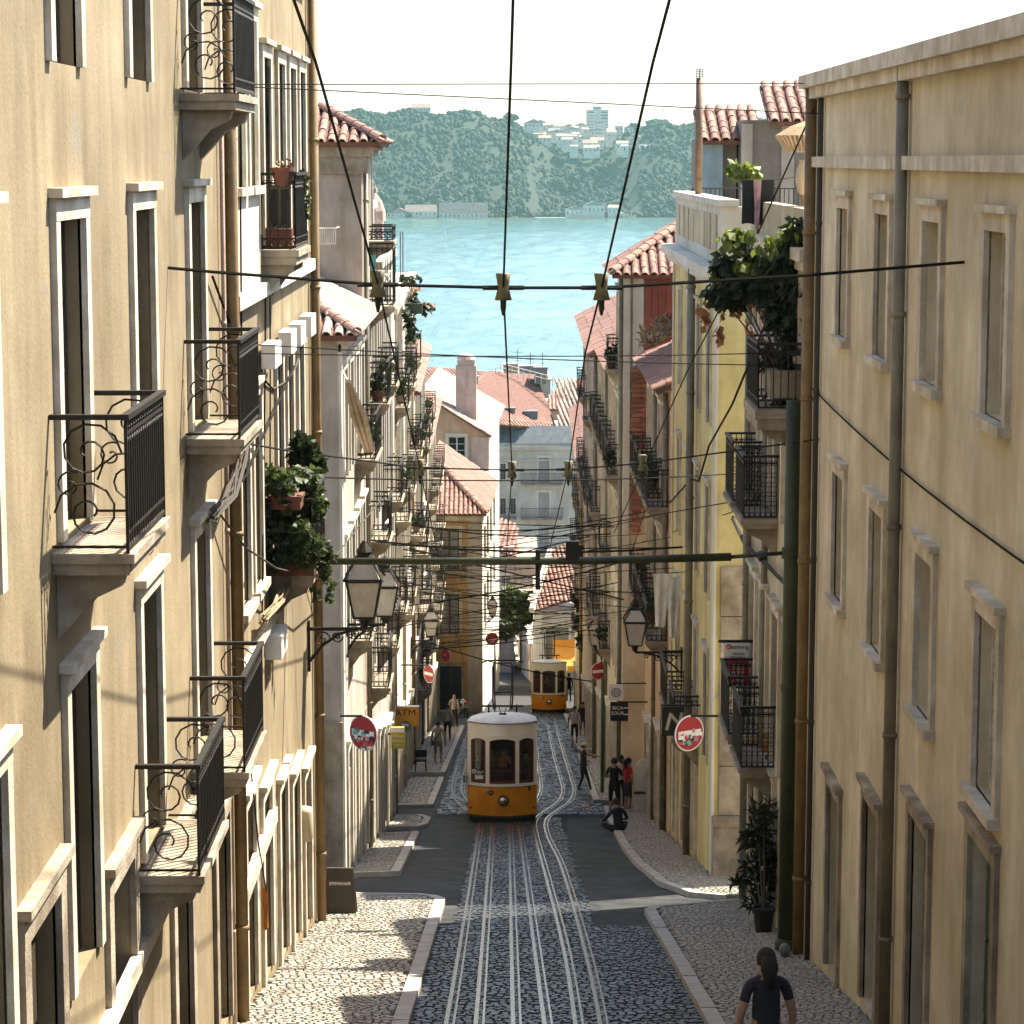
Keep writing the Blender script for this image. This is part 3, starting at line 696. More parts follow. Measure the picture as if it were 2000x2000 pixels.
class Bld:
    def __init__(s, name, label, side, d0, d1, X0, X1, zt, wall, T=5.0, cat='building', zb=None, group=None, reveal=.2):
        s.side = side; s.d0, s.d1, s.X0, s.X1, s.zt, s.T = d0, d1, X0, X1, zt, T
        dx, dd = X1-X0, d1-d0; s.L = math.hypot(dx, dd); s.t = Vector((dx/s.L, dd/s.L))
        s.n = Vector((s.t.y, -s.t.x)) if side < 0 else Vector((-s.t.y, s.t.x))
        lx = -s.t if side < 0 else s.t
        s.ang = math.atan2(lx.y, lx.x); s.wall = wall
        s.zb = zb if zb is not None else min(G(d0), G(d1))-1
        s.root = root(name, label, cat, (X0, d0, G(d0)), group); s.op = []; s.reveal = reveal
    def P(s, u, w, z): return V(s.X0+s.t.x*u+s.n.x*w, s.d0+s.t.y*u+s.n.y*w, z)
    def u(s, d): return (d-s.d0)/(s.d1-s.d0)*s.L
    def window(s, d, z, w=1.1, h=2.2, kind='case', trim=None, frame=None, sill=True, t=.17, p=.05, leaf='window'):
        u = s.u(d); a = w/2
        for (p0, p1, q0, q1) in s.op:
            if u-a < p1 and u+a > p0 and z < q1 and z+h > q0: return None
        s.op.append((u-a, u+a, z, z+h))
        o = place(frame_mesh(w, h, kind, frame or M['wood']), leaf, s.root, s.P(u, 0, z), s.ang)
        if kind in ('case', 'sash', 'shut'): sub(pane_mesh(w, h), 'pane', o)
        if trim: sub(surround_mesh(w, h, trim, t, p, sill), 'surround', o)
        return o
    def balcony(s, d, z, w=1.7, p=.5, style='ring', slab=None, brackets=True, h=1.0, t=.16, iron=None):
        u = s.u(d)
        o = place(slab_mesh(w, p, slab or M['stone2'], t), 'balcony', s.root, s.P(u, 0.004, z), s.ang)
        sub(rail_mesh(w, p, style, h, iron), 'railing', o)
        if brackets:
            for sx in (-1, 1):
                b = sub(bracket_mesh(p, slab or M['stone2']), 'bracket', o); b.location = (sx*(w/2-.25), 0, -t)
        return o
    def pipe(s, d, r=.06, m=None, z0=None, z1=None, w=None):
        u = s.u(d); mb = MB(); w = w if w is not None else r+.02
        z0 = z0 if z0 is not None else G(d)+.05; z1 = z1 if z1 is not None else s.zt-.1
        mb.tube([s.P(u, w, z0), s.P(u, w, z1)], r, 10)
        k = z0+1.2
        while k < z1: mb.tube([s.P(u, w, k), s.P(u, w, k+.06)], r*1.2, 10); k += 2.4
        return mb.build('drainpipe', m or M['pipe'], s.root, smooth=True)
    def bar(s, da, db, z0, z1, p0, p1, name, m):
        """a band on the facade"""
        mb = MB(); ua, ub = s.u(da), s.u(db)
        mb.add([s.P(u, w, z) for z in (z0, z1) for (u, w) in ((ua, p0), (ub, p0), (ub, p1), (ua, p1))],
               [(0, 1, 2, 3), (4, 7, 6, 5), (0, 4, 5, 1), (1, 5, 6, 2), (2, 6, 7, 3), (3, 7, 4, 0)])
        return mb.build(name, m, s.root)
    def finish(s, cap=True):
        """wall with its openings cut"""
        mb = MB(); us = sorted(set([0.0, s.L]+[x for o in s.op for x in o[:2] if 0 < x < s.L])); zs = sorted(set([s.zb, s.zt]+[x for o in s.op for x in o[2:] if s.zb < x < s.zt]))
        for a, b in zip(us, us[1:]):
            z = None
            for c, d in zip(zs, zs[1:]):
                um, zm = (a+b)/2, (c+d)/2
                if any(o[0] < um < o[1] and o[2] < zm < o[3] for o in s.op): continue
                mb.quad(s.P(a, 0, c), s.P(b, 0, c), s.P(b, 0, d), s.P(a, 0, d))
        r = -s.reveal
        for (a, b, c, d) in s.op:
            mb.quad(s.P(a, 0, c), s.P(a, 0, d), s.P(a, r, d), s.P(a, r, c)); mb.quad(s.P(b, 0, c), s.P(b, r, c), s.P(b, r, d), s.P(b, 0, d))
            mb.quad(s.P(a, 0, d), s.P(b, 0, d), s.P(b, r, d), s.P(a, r, d)); mb.quad(s.P(a, 0, c), s.P(a, r, c), s.P(b, r, c), s.P(b, 0, c))
            mb.quad(s.P(a, r-.02, c), s.P(b, r-.02, c), s.P(b, r-.02, d), s.P(a, r-.02, d))
        T = -s.T; L = s.L; zb, zt = s.zb, s.zt
        mb.quad(s.P(0, 0, zb), s.P(0, 0, zt), s.P(0, T, zt), s.P(0, T, zb)); mb.quad(s.P(L, 0, zb), s.P(L, T, zb), s.P(L, T, zt), s.P(L, 0, zt))
        mb.quad(s.P(0, T, zb), s.P(0, T, zt), s.P(L, T, zt), s.P(L, T, zb))
        if cap: mb.quad(s.P(0, 0, zt), s.P(L, 0, zt), s.P(L, T, zt), s.P(0, T, zt))
        return mb.build('wall', s.wall, s.root)
    def cornice(s, z=None, m=None, p=.25, h=.3):
        z = z if z is not None else s.zt
        s.bar(s.d0-.02, s.d1, z-h, z-h*.5, -.02, p*.6, 'cornice', m or M['stone']); s.bar(s.d0-.04, s.d1, z-h*.5, z+.03, -.02, p, 'cornice', m or M['stone'])

# ---- roofs: a bed plane and single barrel tiles
def tile_mesh(r=.095, l=.46):
    def f():
        mb = MB(); n = 6; vs = []
        for y, rr in ((0, r), (l, r*.84)):
            for i in range(n+1):
                a = math.pi*i/n; vs.append((rr*math.cos(a), y, rr*math.sin(a)*.9))
        for y, rr in ((0, r*.8), (l, r*.66)):
            for i in range(n+1):
                a = math.pi*i/n; vs.append((rr*math.cos(a), y, rr*math.sin(a)*.9-.004))
        k = n+1; fs = [(i, i+1, k+i+1, k+i) for i in range(n)]+[(2*k+i+1, 2*k+i, 3*k+i, 3*k+i+1) for i in range(n)]+[(i+1, i, 2*k+i, 2*k+i+1) for i in range(n)]
        mb.add(vs, fs); me = mb.mesh('tile', M['tile']); return me
    return cached(('tile', r, l), f)
def roof(parent, a, b, c, d, pitch=.24, step=.38, single=True, m='tile', name='roof', limit=140, scale=1.0):
    """a-b eave, d-c ridge (quad or, with c == d, a triangle)"""
    a, b, c, d = map(Vector, (a, b, c, d)); mb = MB(); mb.quad(a, b, c, d)
    nrm = (b-a).cross(d-a).normalized()
    if nrm.z < 0: nrm = -nrm
    dn = nrm*-.12
    mb.add([a, b, c, d, a+dn, b+dn, c+dn, d+dn], [(4, 7, 6, 5), (0, 4, 5, 1), (1, 5, 6, 2), (2, 6, 7, 3), (3, 7, 4, 0)])
    r = mb.build(name, M['tiled'], parent)
    ue = (b-a).normalized(); mid = (c+d)/2-(a+b)/2; vs = (mid-ue*mid.dot(ue)); H = vs.length; vs.normalize()
    L = (b-a).length; spots = []; nu = int(L/pitch); nv = int(H/step)
    def edge(p, q, v):   # position along eave of edge p->q at slope distance v
        vp, vq = (p-a).dot(vs), (q-a).dot(vs); t = 0 if abs(vq-vp) < 1e-6 else (v-vp)/(vq-vp); t = max(0, min(1, t))
        return (p+(q-p)*t-a).dot(ue)
    for j in range(nv+1):
        v = j*step-.06
        lo, hi = edge(a, d, max(v+step*.5, 0)), edge(b, c, max(v+step*.5, 0))
        for i in range(nu):
            u = (i+.5)*L/nu
            if lo-.05 <= u <= hi+.05 and v+step*.6 < H: spots.append((u, v))
    rot = Matrix((ue, vs, nrm)).transposed().to_3x3()
    if vs.cross(nrm).dot(ue) < 0: rot = Matrix((-ue, vs, nrm)).transposed().to_3x3()
    me = tile_mesh(.095*scale*pitch/.24, step*1.22); off = Vector(ORG.get(r.name, (0, 0, 0)))
    if m != 'tile':
        key = ('tm', me.name, m); 
        if key not in CACHE: CACHE[key] = me.copy(); CACHE[key].materials[0] = M[m]
        me = CACHE[key]
    rest = MB(); vv = [v.co.copy() for v in me.vertices]; ff = [tuple(p.vertices) for p in me.polygons]
    for k, (u, v) in enumerate(spots):
        pos = a+ue*u+vs*v+nrm*(.012+.02*random.random()); j = Matrix.Rotation(random.uniform(-.04, .04), 3, 'Z')
        if single and k < limit:
            o = bpy.data.objects.new('tile', me); col.objects.link(o); o.parent = r; o.matrix_local = Matrix.Translation(pos-off) @ (rot @ j).to_4x4()
        else: rest.add([rot @ (j @ q)+pos for q in vv], ff)
    if rest.v:
        o = rest.build('tiles', M[m], r); set_tint(o.data, len(ff)); tag(o, kind='stuff')
    return r
def ridge(parent, p, q, r=.12, m='tile', l=.42):
    """capping tiles along a ridge or hip, each on its own"""
    p, q = Vector(p), Vector(q); t = (q-p).normalized(); L = (q-p).length; side = t.cross(V(0, 0, 1)).normalized(); up = side.cross(t)
    rot = Matrix((side, t, up)).transposed(); me = tile_mesh(r, l*1.15); off = Vector(ORG.get(parent.name, (0, 0, 0)))
    for i in range(max(1, int(L/l))):
        o = bpy.data.objects.new('ridge_tile', me); col.objects.link(o); o.parent = parent
        o.matrix_local = Matrix.Translation(p+t*l*i+V(0, 0, .02)-off) @ rot.to_4x4()

# ------------------------------------------------------------------ LEFT ROW
# L1a nearest, tan, tall
B = Bld('apartment_building', 'tan rendered building at the left edge with scrolled iron balconies', -1, 9, 30.4, LX, LX, 5.2, M['tan'], 6)
for d in (12.2, 15.8, 19.4, 23.2, 27.1):
    for z in (.68, -2.82, -6.32, 4.2):
        if z < 4: B.window(d, z+.02, 1.15, 2.35, 'case', M['stone'], M['brown'], sill=False)
for d, zz in ((27.1, (.65, -2.85, -6.35)), (23.2, (-6.35,)), (19.4, (-2.85,))):
    for z in zz: B.balcony(d, z, 2.0, .6, 'scroll')
for d in (14, 17.6, 21.2, 25.1, 28.6): B.window(d, G(d)+.15, 1.2, 2.5, 'door', M['stone2'], M['brown'], sill=False, t=.22, leaf='door')
B.bar(9, 30.4, -7.1, -6.95, 0, .09, 'string_course', M['stone']); B.bar(9, 30.3, 4.4, 4.6, 0, .1, 'string_course', M['stone'])
B.pipe(29.9, .075, M['pipe']); B.pipe(29.35, .025, M['pink'], w=.05); B.pipe(10.5, .07)
B.cornice(); B.finish()
L1a = B
# L1b tan, four columns of tall windows
B = Bld('apartment_building', 'tan rendered building with a row of white shutter boxes and two planted balconies', -1, 30.4, 43.0, LX, LX, 5.0, M['tan'], 6)
for d in (31.6, 33.2): 
    B.window(d, -.35, .95, 2.1, 'blind', M['stone'], M['acwhite']); B.window(d, 3.0, .95, 1.6, 'blind', M['stone'], M['acwhite'])
    B.window(d, -5.55, .95, 2.5, 'case', M['stone'], M['brown'])
for d in (35.1, 37.3, 39.2, 41.0):
    B.window(d, -1.15, .98, 2.5, 'case', M['stone'], M['brown'], sill=False); B.window(d, 2.75, .98, 1.9, 'case', M['stone'], M['brown'])
for d in (34.05, 36.5, 38.2, 40.2):
    B.window(d, -5.6, .85, 2.7, 'shut', M['stone'], M['brown'], sill=False); B.bar(d-.45, d+.45, -2.74, -2.42, .056, .24, 'shutter_box', M['acwhite'])
B.bar(34.2, 35.1, -6.75, -6.42, 0, .22, 'shutter_box', M['acwhite'])
for d in (31.7, 33.9, 36.3, 38.4, 40.6): B.window(d, G(d)+.15, 1.1, 2.6, 'door', M['stone'], M['brown'], sill=False, t=.2, leaf='door')
B.balcony(35.1, -1.2, 2.0, .52, 'ring', t=.2); B.balcony(36.2, -5.65, 2.6, .62, 'ring', t=.22)
B.bar(30.5, 34.0, -1.62, -.42, 0, .03, 'white_panel', M['white']); B.bar(30.5, 42.8, -1.8, -1.62, 0, .12, 'string_course', M['white'])
B.bar(30.5, 42.8, -6.35, -6.2, 0, .08, 'string_course', M['stone']); B.bar(42.5, 43, B.zb, 4.9, 0, .05, 'quoin_strip', M['white'])
B.bar(30.5, 34.6, -9.1, -8.9, 0, .1, 'string_course', M['stone'])
B.pipe(42.3, .075, M['pipe'], w=.11); B.pipe(30.75, .03, M['pink'], w=.05); B.cornice(); B.finish()
L1b = B
# L2a low lilac house at the corner of the alley
B = Bld('corner_house', 'low pale house with small clay roof and white shop fronts on the alley corner', -1, 51.5, 60, -3.5, -3.5, -3.55, M['lilac'], 7)
for d in (52.9, 54.9, 56.9, 58.9):
    for z in (-6.6, -10.2): B.window(d, z, 1.0, 2.3, 'case', M['white'], M['brown'], sill=False, p=.07)
for d in (53.2, 55.3, 57.4, 59.2): B.window(d, G(d)+.12, 1.15, 2.7, 'door', M['white'], M['brown'], sill=False, t=.24, p=.08, leaf='door')
B.balcony(54.9, -10.25, 1.7, .5, 'ring'); B.balcony(57.9, -6.65, 2.6, .5, 'ring')
B.bar(51.55, 59.9, G(51.5)-.5, G(51.5)+1.9, 0, .03, 'stone_base', M['stone2'])
B.bar(51.48, 51.9, B.zb, -3.6, 0, .06, 'quoin_strip', M['white']); B.cornice(p=.22)
wall = B.finish()
mb = MB(); mb.box(-10.5, -3.47, 51.38, 51.49, B.zb, G(51)+3.3); mb.build('stone_base', M['stone2'], B.root)
r = roof(B.root, (-10.2, 51.15, -3.5), (-3.1, 51.15, -3.5), (-4.9, 54, -2.6), (-10.2, 54, -2.6), m='tilel')
r = roof(B.root, (-3.1, 51.15, -3.5), (-3.1, 60, -3.5), (-4.9, 60, -2.6), (-4.9, 54, -2.6), m='tilel')
ridge(r, (-3.1, 51.15, -3.45), (-4.9, 54, -2.55), m='tilel')
L2a = B
# L2b taller, gable end faces up the street
B = Bld('apartment_building', 'tall narrow beige building with sagging clay eaves above the low corner house', -1, 60, 64.6, -3.5, -3.52, .35, M['beige'], 7)
for d in (61.6, 63.4):
    for z in (-2.4, -5.8, -9.2, -12.7): B.window(d, z, .95, 2.4, 'case', M['white'], M['brown'], sill=False, p=.07)
    B.window(d, G(d)+.12, 1.05, 2.7, 'door', M['white'], M['brown'], sill=False, t=.2, p=.08, leaf='door')
for d, z in ((62.3, -5.85), (62.6, -9.25), (62, -12.75)): B.balcony(d, z, 1.9, .55, 'ring')
B.pipe(60.4, .06, M['pipeg']); B.cornice(p=.3, m=M['stone2']); B.finish()
mb = MB(); mb.box(-8, -3.36, 59.9, 59.99, -.35, .05); mb.box(-8, -3.22, 59.82, 59.99, .05, .36); mb.build('cornice', M['stone2'], B.root)
r = roof(B.root, (-8.5, 59.6, .38), (-3.05, 59.6, .38), (-4.6, 62.0, 1.2), (-8.5, 62.0, 1.2))
r = roof(B.root, (-3.05, 59.6, .38), (-3.05, 64.7, .38), (-4.6, 64.7, 1.2), (-4.6, 62.0, 1.2))
ridge(r, (-3.0, 59.5, .42), (-4.6, 62.0, 1.25), .14)
L2b = B
B = Bld('apartment_building', 'grey and white building with attic wall next below the tall beige one', -1, 64.6, 74, -3.52, -3.55, -2.6, M['lilac'], 7)
for d in (66.2, 68.6, 71, 73):
    for z in (-5.8, -9.2, -12.7): B.window(d, z, 1.0, 2.4, 'case', M['white'], M['brown'], sill=False, p=.07)
    B.window(d, G(d)+.12, 1.1, 2.7, 'door', M['white'], M['brown'], sill=False, t=.22, p=.08, leaf='door')
for d, z in ((67.2, -5.85), (70, -9.25), (72.6, -12.75), (67.2, -12.75)): B.balcony(d, z, 1.9, .55, 'ring')
B.pipe(73.7, .06, M['white']); B.cornice(); B.finish()
B.bar(65.0, 69.5, -2.6, -1.3, -2.5, -.25, 'attic', M['dgrey']); B.bar(64.9, 69.7, -1.3, -1.12, -2.6, -.1, 'attic_cap', M['white'])
mb = MB(); mb.tube([(-3.75, 66, -3), (-3.75, 66, .1)], .06, 8); mb.tube([(-3.9, 67, -3), (-3.95, 67, -.3)], .06, 8); mb.build('vent_pipes', M['zinc'], B.root)
# L3
B = Bld('apartment_building', 'white and rose building with flower balconies below the grey and white one', -1, 74, 98, -3.55, -3.9, -4.3, M['white'], 7)
for d in (76, 79.4, 82.8, 86.2, 89.6, 93, 96.2):
    for z in (-7.2, -10.6, -14.0): B.window(d, z, 1.1, 2.4, 'case', M['stone'], M['green'], sill=False, p=.07)
    B.window(d, G(d)+.12, 1.2, 2.6, 'door', M['stone'], M['brown'], sill=False, t=.22, p=.08, leaf='door')
    for z in (-7.25, -10.65, -14.05): 
        if random.random() < .6: B.balcony(d, z, 2.0, .55, 'ring')
B.pipe(75, .06, M['pipeg']); B.pipe(85, .06, M['wood']); B.pipe(97, .07, M['pipe']); B.cornice(); B.finish()
B.bar(74.2, 78, -4.3, -2.2, -2.4, -.6, 'attic', M['pink']); 
mb = MB(); mb.box(-4.9, -4.1, 76, 76.8, -4.3, -1.0); mb.box(-5.0, -4.0, 75.9, 76.9, -1.0, -.86); mb.build('chimney', M['dgrey'], B.root)
mb = MB(); mb.box(-4.6, -4.0, 79, 80.2, -4.3, -1.9); mb.lathe([(.42, -1.9), (.4, -1.6), (.3, -1.3), (.12, -1.05), (.1, -.8)], 10, (-4.3, 79.4, 0)); mb.build('chimney', M['pink'], B.root)
L3 = B
# L4
B = Bld('apartment_building', 'rose and white building with crowded iron balconies halfway down the left row', -1, 98, 122, -3.9, -4.2, -8.9, M['pink'], 7)
for d in (100, 103.4, 106.8, 110.2, 113.6, 117, 120.3):
    for z in (-11.9, -15.3, -18.8, -22.2):
        B.window(d, z, 1.1, 2.4, 'case', M['white'], M['green'], sill=False, p=.07)
        if random.random() < .55: B.balcony(d, z-.05, 2.1, .6, 'ring')
    B.window(d, G(d)+.12, 1.2, 2.5, 'door', M['white'], M['brown'], sill=False, t=.22, p=.08, leaf='door')
B.pipe(99, .06, M['white']); B.pipe(112, .06, M['green']); B.finish()
roof(B.root, (-3.6, 97.7, -8.9), (-3.9, 122, -8.9), (-6.2, 122, -7.6), (-6.2, 97.7, -7.6), single=False, pitch=.3, step=.5)
roof(B.root, (-6.5, 97.6, -8.85), (-3.5, 97.6, -8.85), (-4.4, 99.5, -8.0), (-6.5, 99.5, -8.0), pitch=.26, step=.4)
# L4b
B = Bld('apartment_building', 'cream building low on the left row before the street narrows', -1, 122, 145.5, -4.2, -4.35, -13.6, M['cream2'], 7)
for d in (124, 127.5, 131, 134.5, 138, 141.5):
    for z in (-16.8, -20.2, -23.6):
        B.window(d, z, 1.1, 2.4, 'case', M['white'], M['brown'], sill=False, p=.07)
        if random.random() < .55: B.balcony(d, z-.05, 2.1, .6, 'ring')
    B.window(d, G(d)+.12, 1.2, 2.5, 'door', M['white'], M['brown'], sill=False, t=.22, p=.08, leaf='door')
B.pipe(123, .07, M['pipeg']); B.finish()
roof(B.root, (-3.9, 121.8, -13.6), (-4.05, 145.5, -13.6), (-6.5, 145.5, -12.3), (-6.5, 121.8, -12.3), single=False, pitch=.3, step=.5)

# L5 ochre corner house where the street narrows: front faces up the street
class Front(Bld):
    """a building whose main front faces up the street at depth d, from Xa to Xb"""
    def __init__(s, name, label, d, Xa, Xb, zt, wall, T=12, cat='building', group=None, zb=None, reveal=.2):
        s.d0 = s.d1 = d; s.X0, s.X1, s.zt, s.T = Xb, Xa, zt, T
        s.L = Xb-Xa; s.t = Vector((-1, 0)); s.n = Vector((0, -1)); s.ang = math.pi; s.side = 0
        s.wall = wall; s.zb = zb if zb is not None else G(d+T)-1; s.root = root(name, label, cat, ((Xa+Xb)/2, d, G(d)), group); s.op = []; s.reveal = reveal
        s.Xa, s.Xb = Xa, Xb
    def P(s, u, w, z): return V(s.Xa+u, s.d0-w, z)
    def u(s, X): return X-s.Xa
    def balcony(s, X, z, w=1.7, p=.5, style='ring', **k):
        o = Bld.balcony(s, X, z, w, p, style, **k); o.rotation_euler.z = math.pi; return o
    def window(s, X, z, *a, **k):
        o = Bld.window(s, X, z, *a, **k)
        if o: o.rotation_euler.z = math.pi
        return o
    def bar(s, a, b, z0, z1, p0, p1, name, m):
        mb = MB(); mb.box(a, b, s.d0-p1, s.d0-p0, z0, z1); return mb.build(name, m, s.root)
GD = G(145.5)
B = Front('corner_house', 'ochre corner house with clay hip roof and white sunlit flank where the street narrows', 145.5, -4.6, -1.72, -20.2, M['ochre'], 30)
B.window(-3.55, GD+.1, 1.25, 2.6, 'door', M['stone2'], M['black'], sill=False, leaf='door')
B.window(-3.6, -23.4, 1.1, 2.3, 'case', M['stone'], M['brown'], sill=False); B.balcony(-3.6, -23.45, 1.9, .5, 'ring')
B.window(-3.6, -27.2, 1.1, 2.3, 'case', M['stone'], M['brown'], sill=False)
B.bar(-2.55, -1.7, B.zb, -20.3, 0, .06, 'corner_pier', M['lilac']); B.bar(-4.6, -1.66, -20.55, -20.18, 0, .2, 'cornice', M['stone'])
B.bar(-4.4, -2.7, -23.0+1.9, -20.95, .01, .12, 'lintel', M['stone'])
B.finish()
mb = MB(); mb.quad((-1.715, 145.45, B.zb), (-.9, 176, B.zb), (-.9, 176, -20.2), (-1.715, 145.45, -20.2)); mb.quad((-1.72, 145.5, -20.2), (-.9, 176, -20.2), (-4, 176, -20.2), (-4.6, 145.5, -20.2))
mb.build('flank_wall', M['white'], B.root)
for dd in (149, 153.5, 159, 165):
    for z in (-23.6, -27.0):
        x = -1.7+(dd-145.5)*.0267
        mb = MB(); mb.box(x-.1, x+.05, dd-.5, dd+.5, z, z+2.1); w_ = mb.build('window', M['brown'], B.root)
        mb = MB(); mb.box(x+.02, x+.09, dd-.62, dd-.5, z-.1, z+2.2); mb.box(x+.02, x+.09, dd+.5, dd+.62, z-.1, z+2.2); mb.box(x+.02, x+.09, dd-.62, dd+.62, z+2.2, z+2.32); mb.build('surround', M['stone'], w_)
r = roof(B.root, (-5.0, 145.0, -20.15), (-1.45, 145.0, -20.15), (-5.0, 150.5, -17.2), (-5.4, 150.5, -17.2), pitch=.27, step=.42)
r2 = roof(B.root, (-1.45, 145.0, -20.15), (-.9, 160, -20.2), (-4.2, 159, -17.9), (-5.0, 150.5, -17.2), single=False, pitch=.3, step=.5)
ridge(r, (-1.45, 145.0, -20.05), (-5.0, 150.5, -17.1), .2, l=.55, m='tilel')
# L6 orange gable house with the single window, behind
B = Front('gable_house', 'orange gabled house with one white framed window and a broad chimney', 166, -5.6, -1.55, -17.9, M['orange'], 20)
B.window(-3.6, -19.35, 1.15, 1.4, 'case', M['white'], M['wood'], t=.14)
B.bar(-2.65, -1.5, B.zb, -17.95, 0, .08, 'corner_pier', M['pink'])
B.finish(cap=False)
mb = MB(); mb.add([(-5.6, 166, -15.2), (-1.55, 166, -15.2), (-1.55, 166, -17.0), (-5.6, 166, -15.2+.9)], [(0, 1, 2, 3)])
mb = MB(); mb.quad((-1.545, 165.97, B.zb), (-.95, 188, B.zb), (-.95, 188, -17.9), (-1.545, 165.97, -17.9)); mb.build('flank_wall', M['white'], B.root)
mb = MB(); mb.add([(-5.6, 165.99, -17.95), (-1.5, 165.99, -17.95), (-5.6, 165.99, -15.35), (-5.6, 167, -15.35)], [(0, 1, 2)]); mb.build('gable', M['orange'], B.root)
r = roof(B.root, (-1.35, 165.6, -17.9), (-.6, 186, -17.9), (-5.6, 186, -15.2), (-5.6, 165.6, -15.2), single=False, pitch=.3, step=.5, m='tilel')
mb = MB(); mb.box(-3.7, -2.35, 168, 169.4, -18, -13.5); mb.box(-3.6, -2.45, 168.1, 169.3, -13.5, -13.1); mb.lathe([(.62, -13.1), (.5, -12.85), (.2, -12.7)], 12, (-3.02, 168.7, 0)); mb.build('chimney', M['pink'], B.root)
L6 = B

# ------------------------------------------------------------------ RIGHT ROW
B = Bld('apartment_building', 'warm cream building filling the right edge with ochre drainpipe', 1, 9, 37.6, 4.4, 4.4, 1.15, M['cream2'], 5)
for d in (12.4, 16, 19.6, 23.2, 26.8, 30.4, 34):
    for z in (-2.35, -5.9): 
        B.window(d, z, 1.05, 1.7, 'case' if (d+z) % 2 < 1.2 else 'shut', M['stone'], M['wood'])
    B.window(d, G(d)+.14, 1.2, 2.6, 'door', M['stone2'], M['green'], sill=False, leaf='door')
B.bar(9, 37.6, -.12, .03, 0, .1, 'string_course', M['stone']); B.pipe(37.2, .085, M['pipe']); B.pipe(36.4, .04, M['cable'])
B.cornice(); B.finish()
R0 = B
B = Bld('apartment_building', 'pale cream building with dark mesh balconies behind the green pole', 1, 37.6, 47.6, 4.4, 4.4, -1.35, M['cream2'], 4.2)
for d in (39.4, 41.6, 43.7, 45.7):
    for z in (-5.85, -10.05): B.window(d, z, .95, 2.6, 'case', M['stone'], M['pipeg'], sill=False, p=.07)
    B.window(d, -2.95, .9, 1.3, 'case', M['stone'], M['pipeg'], p=.07)
B.balcony(42.6, -5.9, 1.55, .62, 'mesh', h=1.05); B.balcony(44.7, -5.9, 1.55, .62, 'mesh', h=1.05)
B.balcony(42.6, -10.1, 1.7, .62, 'mesh', h=1.05); B.balcony(45.1, -10.1, 1.7, .62, 'mesh', h=1.05)
for d in (39.8, 42.2, 45.2): B.window(d, G(d)+.14, 1.1, 2.5, 'door', M['stone'], M['brown'], sill=False, p=.08, leaf='door')
B.pipe(46.3, .08, M['pipeg']); B.pipe(43.3, .06, M['pipeg'], z0=-12); B.cornice(p=.2); B.finish()
mb = MB(); mb.box(4.4, 4.6, 37.7, 47.5, -1.35, -.75); mb.build('parapet', M['cream'], B.root)
R1 = B
# R2 yellow corner building with the panelled parapet
B = Bld('corner_building', 'pale yellow building with a white panelled parapet and tall drainpipe', 1, 52, 66.5, 4.2, 4.2, -2.2, M['yellow'], 3.2)
for d in (54.2, 57.2, 60.4, 63.6):
    for z in (-5.6, -9.3, -12.9):
        B.window(d, z, .9, 2.4, 'shut', M['stone'], M['pipeg'], sill=False, p=.05, t=.1)
    B.window(d, G(d)+.14, 1.1, 2.5, 'door', M['stone'], M['yellow'] if d < 58 else M['brown'], sill=False, p=.08, leaf='door')
B.balcony(60.4, -12.95, 2.6, .6, 'ring'); B.balcony(57.2, -12.95, 1.8, .6, 'ring')
B.pipe(57.9, .09, M['pipeg'], w=.15); B.bar(51.95, 52.5, B.zb, -2.3, 0, .05, 'quoin_strip', M['white'])
B.bar(66.0, 66.5, B.zb, -2.3, 0, .04, 'quoin_strip', M['cream2'])
B.cornice(z=-2.2, m=M['white'], p=.35, h=.35)
B.finish()
mb = MB(); mb.box(4.22, 4.5, 52.0, 66.4, -2.16, -.95); mb.box(4.14, 4.58, 51.9, 66.5, -.95, -.82); mb.box(4.502, 7.3, 52.0, 52.28, -2.16, -.96); par = mb.build('parapet', M['white'], B.root)
for i in range(8):
    d = 52.9+i*1.68; mb = MB(); mb.box(4.19, 4.225, d, d+1.15, -1.9, -1.15); mb.build('panel', M['cream'], par)
mb = MB(); mb.box(4.19, 7.4, 51.82, 51.99, G(52)-.3, G(52)+1.2); mb.box(4.16, 7.4, 51.76, 51.99, G(52)+1.2, G(52)+1.4); mb.build('stone_base', M['stone2'], B.root)
for i in range(5):
    mb = MB(); z = G(52)+1.42+i*1.05; mb.box(4.3, 7.4, 51.9, 51.985, z, z+1.03); mb.build('stone_course', M['stone2'], B.root)
R2 = B
# roof house behind the yellow one
B = Front('roof_house', 'grey cement attic house with red clay tiles behind the yellow building', 71, 6.35, 13.0, 1.05, M['dgrey'], 6, zb=-8)
B.bar(6.3, 6.6, -3, .95, 0, .05, 'corner_strip', M['lilac']); B.bar(8.0-.6, 7.75, -3, .95, 0, .05, 'corner_strip', M['lilac']); B.finish()
mb = MB(); mb.box(5.35, 6.3, 72.5, 77, -6, .55); mb.build('wing', M['dgrey'], B.root)
mb = MB(); mb.box(5.3, 5.9, 72.3, 72.48, -2, .5); mb.build('blue_panel', M['blue'], B.root)
roof(B.root, (7.0, 70.6, 1.0), (13.2, 70.6, 1.0), (13.2, 73.4, 2.05), (7.0, 73.4, 2.05), pitch=.3, step=.45)
roof(B.root, (5.2, 72.0, .5), (7.0, 72.0, .5), (7.0, 74.4, 1.4), (5.2, 74.4, 1.4), pitch=.3, step=.45)
